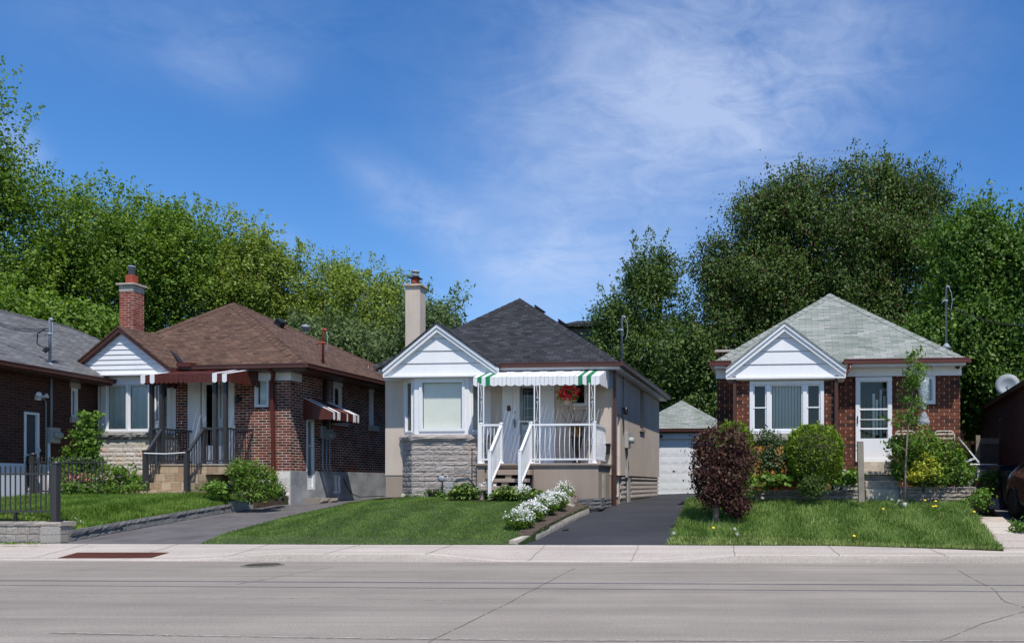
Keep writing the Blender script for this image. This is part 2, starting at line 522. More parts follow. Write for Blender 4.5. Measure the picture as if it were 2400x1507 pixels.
def leaves(name, C, size, mat, parent=None, tint=None, aspect=.6, up=.8, axis=None, droop=0.0, var=.35, rng=RNG, od=None):
    N = len(C)
    L = size * (1 + var * rng.standard_normal(N).clip(-1.5, 2))[:, None]
    a = unit(rng.standard_normal((N, 3)) - np.array([0, 0, droop])) if axis is None else axis
    n = rng.standard_normal((N, 3)) * (1 if od is None else .55) + np.array([.05, -up * .15, up])
    n = unit(n if od is None else n + 1.15 * od)
    w = unit(np.cross(a, n)); n = np.cross(w, a)
    h, k = a * L * .5, w * L * aspect * .5
    fo = n * L * .10
    V = np.stack([C - h, C + k + fo - h * .15, C + h, C - k + fo - h * .15], 1).reshape(-1, 3)
    if tint is None: tint = rng.random(N)
    T = np.repeat(tint, 4)
    return raw_mesh(name, V, np.arange(4 * N), np.arange(N) * 4, np.full(N, 4), T, mat, parent)


def blades(name, P, h, w, lean, mat, parent=None, tint=None, rng=RNG, curl=.5):
    """P (N,3) roots, h (N,), w (N,), lean (N,2); three-tier blade"""
    N = len(P)
    ang = rng.random(N) * PI
    wv = np.stack([np.cos(ang), np.sin(ang) * .6, np.zeros(N)], 1) * (w / 2)[:, None]
    ln = np.concatenate([lean, np.zeros((N, 1))], 1)
    hh = h[:, None]
    up = np.array([0, 0, 1.])
    sp = np.linalg.norm(lean, axis=1)[:, None]
    p1 = P + up * hh * .5 + ln * hh * .3
    p2 = P + up * hh * (1 - curl * sp) + ln * hh
    V = np.stack([P - wv * .8, P + wv * .8, p1 + wv, p1 - wv, p2], 1).reshape(-1, 3)
    b = np.arange(N)[:, None] * 5
    loops = (b + np.array([0, 1, 2, 3, 3, 2, 4])).ravel()
    st = (np.arange(N)[:, None] * 7 + np.array([0, 4])).ravel()
    if tint is None: tint = rng.random(N)
    return raw_mesh(name, V, loops, st, np.tile([4, 3], N), np.repeat(tint, 5), mat, parent)


def sphere_pts(n, rng=RNG): return unit(rng.standard_normal((n, 3)))


def crown_points(lobes, n, clump=.55, per=26, shoots=0, shoot_len=1.2, rng=RNG, lo=.5, flat=.7, bias=.6, fill=0.0, boughs=0):
    L = np.array(lobes, float)
    wgt = (L[:, 3] * L[:, 4] + L[:, 3] * L[:, 5] + L[:, 4] * L[:, 5]); wgt /= wgt.sum()
    nc = max(1, n // per)
    idx = rng.choice(len(L), nc, p=wgt)
    d = sphere_pts(nc, rng)
    tc = rng.random(nc)
    if boughs:                      # clumps gather on boughs, leaving gaps between them
        bd = sphere_pts(len(L) * boughs, rng).reshape(len(L), boughs, 3); bt = rng.random((len(L), boughs)); bi = rng.integers(0, boughs, nc)
        d = unit(bd[idx, bi] + .30 * rng.standard_normal((nc, 3))); tc = .55 * tc + .45 * bt[idx, bi]
    r = lo + (1.03 - lo) * rng.random(nc) ** bias
    C = L[idx, :3] + d * L[idx, 3:] * r[:, None]
    m = rng.integers(per // 2, per * 3 // 2 + 1, nc)
    rep = np.repeat(np.arange(nc), m)
    cs = clump * (0.6 + .8 * rng.random(nc))
    P = C[rep] + rng.standard_normal((len(rep), 3)) * cs[rep][:, None] * np.array([.55, .55, .55 * flat])
    T = (.6 * tc[rep] + .4 * rng.random(len(rep)))
    O = unit(.75 * unit(P - C[rep]) + .55 * d[rep])
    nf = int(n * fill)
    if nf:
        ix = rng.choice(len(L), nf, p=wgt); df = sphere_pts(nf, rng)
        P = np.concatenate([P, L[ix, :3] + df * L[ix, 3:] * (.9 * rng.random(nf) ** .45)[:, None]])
        T = np.concatenate([T, .45 * rng.random(nf)]); O = np.concatenate([O, df * .5])  # inner fill leaves tinted darker, shade of the crown's depth put into colour
    if shoots:
        idx = rng.choice(len(L), shoots, p=wgt)
        d = sphere_pts(shoots, rng); d[:, 2] = np.abs(d[:, 2]) * 1.0 + .05; d = unit(d)
        C0 = L[idx, :3] + d * L[idx, 3:] * .93
        dr = unit(d * np.array([.7, .7, .4]) + np.array([0, 0, .9]) + .25 * rng.standard_normal((shoots, 3)))
        ln = shoot_len * (.35 + .9 * rng.random(shoots))
        k = 46
        t = rng.random((shoots, k)) ** .8
        sp = (1.1 - t)[:, :, None] * .13 * min(shoot_len, 1.4) + .035
        Q = C0[:, None] + dr[:, None] * (ln[:, None] * t)[:, :, None] + rng.standard_normal((shoots, k, 3)) * sp
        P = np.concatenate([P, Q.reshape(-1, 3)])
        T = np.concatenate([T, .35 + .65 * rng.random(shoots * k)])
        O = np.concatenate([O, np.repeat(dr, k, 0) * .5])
    return P, T, O


def tree(name, label, base, lobes, n, size, mat, group, limbs=7, trunk_r=.3, clump=.6, shoots=60, shoot_len=1.2, seed=1,
         extra=None, aspect=.6, droop=.3, bark='bark', lo=.5, per=44, bias=.6, up=.8, fill=.3, cat='tree'):
    """base = world point; lobes in world coordinates (cx,cy,cz,rx,ry,rz)"""
    rng = np.random.default_rng(seed)
    root = empty(name, base, 0, label, cat, group)
    b = Vector(base)
    lb = [(l[0] - b.x, l[1] - b.y, l[2] - b.z, *l[3:]) for l in lobes]
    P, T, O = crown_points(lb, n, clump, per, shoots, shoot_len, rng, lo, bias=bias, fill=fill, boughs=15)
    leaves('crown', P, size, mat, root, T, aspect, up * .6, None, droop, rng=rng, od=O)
    if extra:
        m2, frac = extra
        k = int(len(P) * frac)
        sel = rng.choice(len(P), k, replace=False)
        ax = unit(np.array([0, 0, -1.]) + .35 * rng.standard_normal((k, 3)))
        leaves('seed_cluster', P[sel] + rng.standard_normal((k, 3)) * .15, size * 1.2, m2, root, None, .35, .3, ax, rng=rng)
    mb = MB()
    zt = max(l[2] for l in lb)
    fork = Vector((lb[0][0] * .5, lb[0][1] * .5, zt * .35))
    top = Vector(max(lb, key=lambda l: l[2])[:3])
    mb.tube([(0, 0, -.3), (0.02, 0, fork.z * .5), fork, fork.lerp(top, .5), top], [trunk_r * 1.2, trunk_r, trunk_r * .85, trunk_r * .5, trunk_r * .12], 9)
    for l in lb:
        c = Vector(l[:3])
        for k in range(max(2, limbs // len(lb))):
            dv = Vector(rng.standard_normal(3)); dv.z = abs(dv.z); dv.normalize()
            e = c + Vector((dv.x * l[3], dv.y * l[4], dv.z * l[5])) * .9
            st = fork.lerp(top, rng.random() * .5)
            mid = st.lerp(c, .6) + Vector(rng.standard_normal(3)) * .15
            mb.tube([st, mid, mid.lerp(e, .5) + Vector(rng.standard_normal(3)) * .12, e], [trunk_r * .4, trunk_r * .28, trunk_r * .15, trunk_r * .04], 6)
    mb.build('trunk', M[bark], root, True)
    return root


def ell_lobes(px0, px1, py0, py1, Y, depth, n, rng, zlow=0.5, fill=True, rs=(.26, .4)):
    """lobes that fill a region seen between px0..px1, py0..py1 at distance Y"""
    a, b = at(px0, py1, Y), at(px1, py0, Y)
    out = []
    W, Hh = b.x - a.x, b.z - a.z
    cx, cz = (a.x + b.x) / 2, (a.z + b.z) / 2
    for i in range(n):
        t = 2 * PI * (i + rng.random() * .6) / n
        k = .0 if i == 0 else .55
        r = rs[0] + (rs[1] - rs[0]) * rng.random()
        out.append((cx + math.cos(t) * W * .5 * k * (1), Y + (rng.random() - .5) * depth, cz + math.sin(t) * Hh * .5 * k, W * r, depth * .45, Hh * r))
    return out


class House:
    def __init__(s, name, px, Y, vp, base, label, cat='house', group=None):
        s.a = math.atan((vp - PX) / F)
        s.O = Vector(((px - PX) / F * Y, Y))
        s.U = Vector((math.cos(s.a), -math.sin(s.a))); s.D = Vector((math.sin(s.a), math.cos(s.a)))
        s.base = base
        s.root = empty(name, (s.O.x, s.O.y, base), -s.a, label, cat, group)

    def p(s, px, py, v=0.0):        # -> (u, z) on the plane parallel to the front at depth v
        r = Vector(((px - PX) / F, 1.0)); rz = (HY - py) / F
        t = (v + s.O.dot(s.D)) / r.dot(s.D)
        return (r * t - s.O).dot(s.U), CZ + rz * t - s.base

    def q(s, px, py, u=0.0):        # -> (v, z) on the side plane at u
        r = Vector(((px - PX) / F, 1.0)); rz = (HY - py) / F
        t = (u + s.O.dot(s.U)) / r.dot(s.U)
        return (r * t - s.O).dot(s.D), CZ + rz * t - s.base

    def w(s, u, v, z=0):
        xy = s.O + s.U * u + s.D * v
        return Vector((xy.x, xy.y, z + s.base))


def front(v0):                      # wall-plane mappings: (along, z, depth into the house) -> local point
    return lambda a, z, d=0: (a, v0 + d, z)


def side(u0):                       # right-hand side wall seen from outside, a = v
    return lambda a, z, d=0: (u0 - d, a, z)


def seg(p0, p1):                    # wall between two plan points, a measured along from p0
    p0, p1 = Vector(p0), Vector(p1)
    t = (p1 - p0).normalized(); n = Vector((-t.y, t.x))
    return lambda a, z, d=0: (p0.x + t.x * a + n.x * d, p0.y + t.y * a + n.y * d, z)


def wall(mb, m, a0, a1, z0, z1, holes=(), rev=.13):
    xs = sorted({a0, a1, *[h[0] for h in holes], *[h[1] for h in holes]})
    zs = sorted({z0, z1, *[h[2] for h in holes], *[h[3] for h in holes]})
    for i in range(len(xs) - 1):
        for j in range(len(zs) - 1):
            cx, cz = (xs[i] + xs[i + 1]) / 2, (zs[j] + zs[j + 1]) / 2
            if any(h[0] < cx < h[1] and h[2] < cz < h[3] for h in holes): continue
            mb.poly([m(xs[i], zs[j]), m(xs[i + 1], zs[j]), m(xs[i + 1], zs[j + 1]), m(xs[i], zs[j + 1])])
    for (x0, x1, y0, y1) in holes:
        for c in (((x0, y0), (x1, y0)), ((x1, y0), (x1, y1)), ((x1, y1), (x0, y1)), ((x0, y1), (x0, y0))):
            mb.poly([m(*c[0], 0), m(*c[1], 0), m(*c[1], rev), m(*c[0], rev)])


def mbox(mb, m, a0, a1, z0, z1, d0, d1):
    if a0 > a1: a0, a1 = a1, a0
    mb.ext([m(a0, z0, d0), m(a1, z0, d0), m(a1, z1, d0), m(a0, z1, d0)], Vector(m(a0, z0, d1)) - Vector(m(a0, z0, d0)))


def window(parent, m, a0, a1, z0, z1, fr=.06, splits=(), hsplits=(), d=-.03, mat='white', blind=None, name='window', inner=.035, glass='glass', label=None):
    """frame, pane(s) and what hangs behind; splits/hsplits are fractions"""
    mb = MB()
    mbox(mb, m, a0, a1, z0, z0 + fr, d, d + .09); mbox(mb, m, a0, a1, z1 - fr, z1, d, d + .09)
    mbox(mb, m, a0, a0 + fr, z0 + fr, z1 - fr, d + .001, d + .09); mbox(mb, m, a1 - fr, a1, z0 + fr, z1 - fr, d + .001, d + .09)
    xs = [a0 + fr] + [a0 + (a1 - a0) * s for s in splits] + [a1 - fr]
    for x in xs[1:-1]: mbox(mb, m, x - fr * .55, x + fr * .55, z0 + fr, z1 - fr, d + .004, d + .085)
    for z in hsplits:
        zz = z0 + (z1 - z0) * z
        mbox(mb, m, a0 + fr, a1 - fr, zz - .02, zz + .02, d + .008, d + .08)
    if inner:
        for i in range(len(xs) - 1):
            l = xs[i] + (fr * .55 if i else 0); r = xs[i + 1] - (fr * .55 if i < len(xs) - 2 else 0)
            k = inner
            mbox(mb, m, l, l + k, z0 + fr, z1 - fr, d + .03, d + .075); mbox(mb, m, r - k, r, z0 + fr, z1 - fr, d + .03, d + .075)
            mbox(mb, m, l + k, r - k, z0 + fr, z0 + fr + k, d + .03, d + .075); mbox(mb, m, l + k, r - k, z1 - fr - k, z1 - fr, d + .03, d + .075)
    o = mb.build(name, M[mat], parent, bevel=.004)
    if label: o['label'] = label
    g = MB(); g.poly([m(a0 + fr, z0 + fr, d + .062), m(a1 - fr, z0 + fr, d + .062), m(a1 - fr, z1 - fr, d + .062), m(a0 + fr, z1 - fr, d + .062)])
    g.build('pane', M[glass], o)
    if blind:
        kind, b0, b1 = blind if isinstance(blind, tuple) else (blind, a0 + fr, a1 - fr)
        bl = MB()
        if kind == 'vertical':
            nsl = int((b1 - b0) / .075); w = (b1 - b0) / nsl
            for i in range(nsl):
                x = b0 + i * w
                bl.ext([m(x, z0 + fr, d + .125), m(x + w * .86, z0 + fr, d + .15), m(x + w * .86, z1 - fr, d + .15), m(x, z1 - fr, d + .125)], Vector(m(0, 0, .004)) - Vector(m(0, 0, 0)))
            bl.build('blind', M['blind'], o)
        else:
            nf = 14; w = (b1 - b0) / nf
            for i in range(nf):
                x = b0 + i * w; e0 = .10 + .018 * (i % 2); e1 = .10 + .018 * ((i + 1) % 2)
                bl.poly([m(x, z0 + fr, d + e0), m(x + w, z0 + fr, d + e1), m(x + w, z1 - fr, d + e1), m(x, z1 - fr, d + e0)])
            bl.build('curtain', M['curtain'], o)
    return o


def hip_roof(parent, u0, u1, v0, v1, ze, ridge0, ridge1, mat, capmat=None, fascia='brown', th=.05, soffit='white'):
    """ridge0/1 = (u,v,z)"""
    c = [(u0, v0, ze), (u1, v0, ze), (u1, v1, ze), (u0, v1, ze)]
    mb = MB()
    mb.poly([c[0], c[1], ridge0]); mb.poly([c[1], c[2], ridge1, ridge0]); mb.poly([c[2], c[3], ridge1]); mb.poly([c[3], c[0], ridge0, ridge1])
    d = [(x, y, z - th) for x, y, z in c]
    for i in range(4): mb.poly([c[i], d[i], d[(i + 1) % 4], c[(i + 1) % 4]])
    mb.poly(d[::-1])
    r = mb.build('roof', M[mat], parent)
    cp = MB()
    R0, R1 = Vector(ridge0), Vector(ridge1)
    hz = R0.z - ze
    def zroof(P_):
        return ze + hz * min((P_.y - v0) / (R0.y - v0), (v1 - P_.y) / (v1 - R1.y), (u1 - P_.x) / (u1 - R0.x), (P_.x - u0) / (R0.x - u0))
    lines = [(Vector(c[0]), R0), (Vector(c[1]), R0), (Vector(c[2]), R1), (Vector(c[3]), R1), (R0, R1)]
    for k, (p, q) in enumerate(lines):
        L = (q - p).length; t = (q - p).normalized(); n = max(2, int(L / .2))
        sidev = t.cross(Vector((0, 0, 1))).normalized()
        drop = .085
        for i in range(n):
            a = p + t * (i * L / n); b = p + t * ((i + 1) * L / n + .02)
            up = Vector((0, 0, .018)); up2 = Vector((0, 0, .006))
            w = sidev * .15
            def onroof(P_, off):
                Q_ = P_ + off; Q_.z += zroof(Q_) - zroof(P_) - off.z; return Q_
            cp.poly([a + up, b + up2, onroof(b, w) + up2, onroof(a, w) + up])
            cp.poly([a + up, onroof(a, -w) + up, onroof(b, -w) + up2, b + up2])
    cp.build('ridge_cap', M[capmat or mat], r)
    return r


def gutter(mb, p, q, w=.11, h=.11):
    p, q = Vector(p), Vector(q)
    mb.beam(p, q, w, h)
    t = (q - p).normalized(); n = t.cross(Vector((0, 0, 1)))
    for s in (1, -1):
        mb.beam(p + n * s * w * .5 + Vector((0, 0, h * .45)), q + n * s * w * .5 + Vector((0, 0, h * .45)), .02, .02)


def gutters(parent, mat, *runs):
    for p, q in runs:
        mb = MB(); gutter(mb, p, q); mb.build('gutter', M[mat], parent)


def gable(parent, uL, uR, vf, vs, vb, zb, apex_u, apex_z, roofmat, rake='white', rake_w=.17, boards=4, roofname='gable_roof', th=.05, double=True, lip=.0, gap=.014):
    """front-facing gable: rake plane vf, siding plane vs, roof runs back to vb; zb = height of eave tips"""
    A = Vector((apex_u, vf, apex_z)); Lp = Vector((uL, vf, zb)); Rp = Vector((uR, vf, zb))
    back = Vector((0, vb - vf, 0))
    mb = MB()
    up = Vector((0, 0, th))
    fo = Vector((0, -.02, 0))
    mb.ext([Lp + fo, A + fo, A + up + fo, Lp + up + fo], back); mb.ext([A + fo, Rp + fo, Rp + up + fo, A + up + fo], back)
    r = mb.build(roofname, M[roofmat], parent)
    rk = MB()
    ov = vs - vf - .004
    for P in (Lp, Rp):
        d = (A - P); dn = Vector((0, 0, -1))
        s0 = .0
        for (o0, o1, y) in (((.0, rake_w * .45, .0), (rake_w * .45, rake_w, .03)) if double else ((0, rake_w, 0),)):
            rk.ext([P + dn * o0 + Vector((0, y, 0)), A + dn * o0 + Vector((0, y, 0)), A + dn * o1 + Vector((0, y, 0)), P + dn * o1 + Vector((0, y, 0))], (0, ov - y, 0))
    rk.build('bargeboard', M[rake], parent)
    # siding: boards clipped to the triangle
    sb = MB()
    h = apex_z - zb
    slopeL = (apex_u - uL) / h; slopeR = (uR - apex_u) / h
    z0, z1 = zb - rake_w * .9, apex_z - .03
    n = boards
    for i in range(n):
        a, b = z0 + (z1 - z0) * i / n, z0 + (z1 - z0) * (i + 1) / n - gap
        def ends(z):
            k = max(0, min(h, apex_z - z)); k2 = min(k, h)
            return apex_u - slopeL * k2, apex_u + slopeR * k2
        (l0, r0), (l1, r1) = ends(a), ends(b)
        sb.poly([(l0, vs - .018, a), (r0, vs - .018, a), (r1, vs, b), (l1, vs, b)])
        sb.poly([(l0, vs - .018, a), (r0, vs - .018, a), (r0, vs + .01, a), (l0, vs + .01, a)])
    sb.poly([(uL, vs + .012, z0), (uR, vs + .012, z0), (apex_u, vs + .012, apex_z)])
    sb.poly([(uL, vs + .012, z0), (uL, vs + .012, zb), (apex_u, vs + .012, apex_z), (uR, vs + .012, zb), (uR, vs + .012, z0)])
    sb.build('siding', M['white'], parent)
    so = MB(); so.box(uL + .01, uR - .01, vf + .012, vb, zb - rake_w - .03, zb - rake_w + .005)
    so.build('soffit', M['white'], parent)
    return r


def stones(mb, p0, p1, z0, courses, lmin, lmax, out, rng, jit=.03, th=.12, seed=0, gap=.008, sub=(3, 2), top_jit=0):
    """rock-faced blocks laid along plan line p0->p1; outward normal = right of travel"""
    p0, p1 = Vector(p0), Vector(p1)
    t = (p1 - p0); L = t.length; t.normalize()
    n = Vector((t.y, -t.x))
    z = z0
    for ch in courses:
        a = 0 if rng.random() < .5 else -rng.random() * lmin * .4
        while a < L - .02:
            b = a + lmin + (lmax - lmin) * rng.random()
            if L - b < lmin * .4: b = L
            aa, bb = max(a, 0) + gap / 2, min(b, L) - gap / 2
            za, zb = z + gap / 2, z + ch - gap / 2
            nx, nz = sub
            o = out * (.5 + .5 * rng.random())
            base = len(mb.v)
            for j in range(nz + 1):
                for i in range(nx + 1):
                    x = aa + (bb - aa) * i / nx; zz = za + (zb - za) * j / nz
                    e = i in (0, nx) or j in (0, nz)
                    k = .0 if e else o + jit * (rng.random() - .3)
                    if not e: x += (rng.random() - .5) * (bb - aa) * .1
                    P = p0 + t * x + n * k
                    mb.v.append((P.x, P.y, zz))
            for j in range(nz):
                for i in range(nx):
                    q = base + j * (nx + 1) + i
                    mb.f.append((q, q + 1, q + nx + 2, q + nx + 1))
            ring = [base + i for i in range(nx + 1)] + [base + (nx + 1) * j + nx for j in range(1, nz + 1)] + \
                   [base + (nx + 1) * nz + i for i in range(nx - 1, -1, -1)] + [base + (nx + 1) * j for j in range(nz - 1, 0, -1)]
            b2 = len(mb.v)
            for r in ring:
                x, y, zz = mb.v[r]
                mb.v.append((x - n.x * th, y - n.y * th, zz))
            m = len(ring)
            for i in range(m):
                j = (i + 1) % m
                mb.f.append((ring[i], ring[j], b2 + j, b2 + i))
            mb.f.append(tuple(range(b2, b2 + m)))
            a = b
        z += ch
    return z


def awning(parent, m_u0, m_u1, v_back, v_front, zb, zf, val, panel, colors, sidepanel, matA, matB, side_right=True, side_left=True, per_strip=False):
    """colors: string per half panel, A or B. slope from (v_back,zb) to (v_front,zf), scalloped valance of depth val"""
    n = len(colors); w = (m_u1 - m_u0) / n
    parts = {'A': MB(), 'B': MB()}
    for i, c in enumerate(colors):
        a, b = m_u0 + i * w, m_u0 + (i + 1) * w
        mb = parts[c]; r = .012 * (i // 2 % 2)
        mb.ext([(a + .004, v_back, zb + r), (b - .004, v_back, zb + r), (b - .004, v_front, zf + r), (a + .004, v_front, zf + r)], (0, 0, -.012))
        # valance: half scallop
        k0 = 0 if i % 2 == 0 else 1
        pts = [(a + .004, v_front - r * .5, zf + r), (b - .004, v_front - r * .5, zf + r)]
        low = []
        for s in range(6):
            f = s / 5
            g = f if per_strip else (f + k0) / 2
            low.append((a + .004 + (w - .008) * f, v_front - r * .5, zf - val - .035 * (1 - (2 * g - 1) ** 2) + .0))
        mb.ext(pts + low[::-1], (0, .008, 0))
    out = bpy.data.objects.new('awning', None); COL.objects.link(out); out.parent = parent
    for k, nm in (('A', matA), ('B', matB)):
        if parts[k].v: parts[k].build('panel_strips', M[nm], out)
    ns = 10
    for on, u in ((side_right, m_u1), (side_left, m_u0)):
        if not on: continue
        sd_ = MB()
        for i in range(ns):
            va, vb = v_front + (v_back - v_front) * i / ns, v_front + (v_back - v_front) * (i + 1) / ns
            za, zc = zf + (zb - zf) * i / ns, zf + (zb - zf) * (i + 1) / ns
            zl = zf - val + (-.03 if i % 2 else 0)
            k = .012 * (i % 2)
            sd_.ext([(u + k, va, za - .012), (u + k, vb - .004, zc - .012), (u + k, vb - .004, zl), (u + k, va, zl)], (.008, 0, 0))
        sd_.build('side_panel', M[sidepanel], out)
    return out


def railing(parent, p, q, zt, zb, zt2=None, zb2=None, n=10, top=(.06, .05), bot=(.05, .04), bal=.02, bow=0.0, mat='white', name='railing', square=True):
    """p,q plan points; heights at both ends"""
    zt2 = zt if zt2 is None else zt2; zb2 = zb if zb2 is None else zb2
    mb = MB()
    P, Q = Vector((*p, zt)), Vector((*q, zt2)); P2, Q2 = Vector((*p, zb)), Vector((*q, zb2))
    mb.beam(P, Q, *top); mb.beam(P2, Q2, *bot)
    d = (Vector(q) - Vector(p)).normalized(); nn = Vector((d.y, -d.x, 0))
    for i in range(1, n + 1):
        f = i / (n + 1)
        a, b = P2.lerp(Q2, f), P.lerp(Q, f)
        if bow:
            pts = []
            for s in range(9):
                g = s / 8
                k = bow * math.sin(PI * min(1, g / .8)) if g < .8 else 0
                pts.append(a.lerp(b, g) + nn * k)
            mb.tube(pts, bal / 2, 6)
        else:
            mb.beam(a, b, bal, bal, up=(d.x, d.y, 0.001))
    return mb.build(name, M[mat], parent)


def scroll_post(parent, u, v, z0, z1, w=.135):
    """twin bars with wrought scrolls"""
    mb = MB()
    for s in (-1, 1): mb.box(u + s * w / 2 - .013, u + s * w / 2 + .013, v - .013, v + .013, z0, z1)
    mb.box(u - w / 2 - .02, u + w / 2 + .02, v - .02, v + .02, z0, z0 + .02)
    H = z1 - z0
    for f0, f1, fl in ((.02, .27, 1), (.27, .5, -1), (.53, .78, 1), (.8, .99, -1)):
        a, b = z0 + H * f0, z0 + H * f1
        r = w * .27
        pts = []
        for i in range(15):
            t = i / 14
            ang = -PI * 1.4 + t * PI * 1.9
            rr = r * (.35 + .65 * t)
            pts.append((u + fl * (-w * .1 + math.cos(ang) * rr * .8), v, a + r + math.sin(ang) * rr))
        pts2 = [(2 * u - x, v, a + b - z) for x, y, z in pts][::-1]
        mb.tube(pts + pts2, .007, 5)
    return mb.build('porch_post', M['white'], parent)


def pole_mast(parent, u, v, z0, z1, mat='steel', r=.03, hook=1, wire=True):
    mb = MB()
    pts = [(u, v, z0), (u, v, z1)]
    for i in range(1, 7):
        t = PI * i / 6
        pts.append((u + hook * .045 * (1 - math.cos(t)), v, z1 + .05 * math.sin(t)))
    mb.tube(pts, [r] * 2 + [r * 1.05] * 6, 10)
    mb.tube([(u, v, z1 - .3), (u - hook * .1, v - .03, z1 - .33), (u - hook * .16, v - .05, z1 - .4)], .018, 6)
    mb.lathe((u, v, z1 - .36), [(r + .015, 0), (r + .02, .02), (r + .015, .05)], 10)
    o = mb.build('service_mast', M[mat], parent, True)
    if wire:
        w = MB()
        x = u + hook * .09
        w.tube([(x, v, z1), (x + hook * .06, v - .03, z1 - .12), (x + hook * .09, v - .05, z1 - .35), (x + hook * .05, v - .05, z1 - .55), (x + hook * .02, v - .05, z1 - .66)], .009, 6)
        w.build('cable_loop', M['steel'], o, True)
    lath = MB(); lath.lathe((u, v, z0 - .06), [(r + .12, 0), (r + .06, .08), (r + .01, .14)], 10)
    lath.build('flashing', M['steel'], o, True)
    return o


def roof_vent(parent, u, v, z, mat='black', s=.3, ang=0.6):
    mb = MB(); c, sn = math.cos(ang), math.sin(ang)
    o = MB(); o.ext([(-s / 2, -s / 2, 0), (s / 2, -s / 2, 0), (s / 2 * .9, s / 2, 0), (-s / 2 * .9, s / 2, 0)], (0, 0, .16))
    o.ext([(-s * .6, -s * .62, .16), (s * .6, -s * .62, .16), (s * .55, s * .6, .16), (-s * .55, s * .6, .16)], (0, 0, .05))
    ob = o.build('roof_vent', M[mat], parent, loc=(u, v, z)); ob.rotation_euler = (0, ang, 0)
    return ob

rs = random.Random(5)


# =================================================================== HOUSE 2 : beige stucco bungalow in the middle
H = House('stucco_house', 1438, 21.5, 1850, .72,
          'beige stucco bungalow with black shingled roof and green and white striped porch awning')
R = H.root
P = H.p
uL = P(903, 1000, 0)[0]
zT = P(1300, 866, 0)[1]
zF = P(1300, 1113, 0)[1]
vB = H.q(1545, 1100, 0)[0]
# openings of the front wall
dL, dR = P(1211, 1000)[0], P(1271, 1000)[0]
zfl = P(1300, 1084, 0)[1]
zdt = P(1240, 898, 0)[1]
w1 = (P(1343, 900)[0], P(1377, 900)[0], P(1350, 952)[1], P(1350, 893)[1])
mf = front(0)
mb = MB()
wall(mb, mf, uL, 0, zF, zT, [(dL, dR, zfl, zdt), w1])
sd_door = (H.q(1447.5, 1100)[0], H.q(1454, 1100)[0])
sw = (H.q(1500, 950)[0], H.q(1509, 950)[0], H.q(1505, 1005)[1], H.q(1505, 914)[1])
ms = side(0)
zdd = H.q(1450, 970)[1]
wall(mb, ms, 0, vB, zF, zT, [(sd_door[0], sd_door[1], zF, zdd), sw])
mb.poly([(0, vB, zF), (uL, vB, zF), (uL, vB, zT), (0, vB, zT)]); mb.poly([(uL, 0, zF), (uL, vB, zF), (uL, vB, zT), (uL, 0, zT)])
mb.poly([(uL, 0, zT), (0, 0, zT), (0, vB, zT), (uL, vB, zT)])
W = mb.build('wall', M['stucco'], R)
sl = MB(); sl.box(w1[0] - .04, w1[1] + .03, -.05, 0, w1[2] - .1, w1[2] - .015); sl.build('window_sill', M['stucco'], R)
sl = MB(); mbox(sl, ms, sw[0] - .06, sw[1] + .06, sw[2] - .1, sw[2], -.05, 0.0); sl.build('window_sill', M['taupe'], R)
mb = MB()
mb.box(uL + .01, -.9 + .0, .015, .25, -.7, zF); mb.box(-.9, -.012, .015, .25, -.7, zF)
mb.build('foundation', M['taupe'], R)
fb = MB(); fb.box(-.3, -.07, .26, vB - .02, -.8, zF)
fb.build('side_foundation', M['oldcon'], R)
rr = random.Random(3)      # decorative faceted blocks along the driveway side
z = H.q(1500, 1166)[1]
nrow = 5; hrow = (zF - z) / nrow
fy = [(H.q(1458, 1100)[0], H.q(1474, 1100)[0]), (H.q(1481, 1100)[0], vB)]
for ra, rb in fy:
    st = MB()
    nb = max(2, int((rb - ra) / .15)); wv = (rb - ra) / nb
    for j in range(nrow):
        for i in range(nb):
            o_ = wv * .5 * (j % 2); a, b = min(ra + i * wv + o_, rb - .04), min(ra + (i + 1) * wv + o_, rb); za, zb_ = z + j * hrow, z + (j + 1) * hrow - .012
            c = ((a + b) / 2, (za + zb_) / 2)
            e = .012; t = -.065
            ap = (t + .075, c[0], c[1] + hrow * .05)
            cs = [(t, a + e, za), (t, b - e, za), (t, b - e, zb_), (t, a + e, zb_)]
            for k in range(4): st.poly([cs[k], cs[(k + 1) % 4], ap])
    st.build('faceted_blocks', M['stone_grey'], R)
# side door, lamp, meter, pipes
window(R, ms, sd_door[0], sd_door[1], zF - .6 + .0, zdd, .04, d=.05, name='side_door', inner=0, hsplits=(.5,))
mb = MB(); mbox(mb, ms, sd_door[0] - .12, sd_door[1] + .12, -.12, .02, -.3, 0); mb.build('door_step', M['oldcon'], R)
lm = MB(); v_, z_ = H.q(1457, 962); lm.box(0, .12, v_ - .02, v_ + .02, z_ + .05, z_ + .08); lm.lathe((.12, v_, z_ - .12), [(.03, 0), (.055, .05), (.055, .16), (.02, .21)], 8)
lm.build('wall_lamp', M['black'], R)
v_, z_ = H.q(1467, 1032)
mt = MB(); mt.box(0, .1, v_ - .17, v_ + .17, z_ - .22, z_ + .22); o = mt.build('electricity_meter', M['greypaint'], R, bevel=.008)
mt = MB(); mt.lathe((.1, v_, z_ + .0), [(.09, 0), (.09, .03), (.08, .13), (.05, .14)], 14, axis=(1, 0, 0)); mt.build('meter_dial', M['greypaint'], o, True)
mt = MB()
v2, z2 = H.q(1459.5, 905); mt.tube([(.025, v2, zT - .02), (.025, v2, z_ + .2)], .022, 6)
mt.build('conduit', M['steel'], R, True)
mt = MB(); mt.tube([(.02, v_ + .1, z_ - .2), (.02, v_ + .12, z_ - 1.1), (.02, v_ + .1, zF - .55)], .02, 6)
mt.box(0, .06, v_ - .06, v_ + .08, z_ - 1.05, z_ - .82)
mt.build('conduit', M['greypaint'], R)
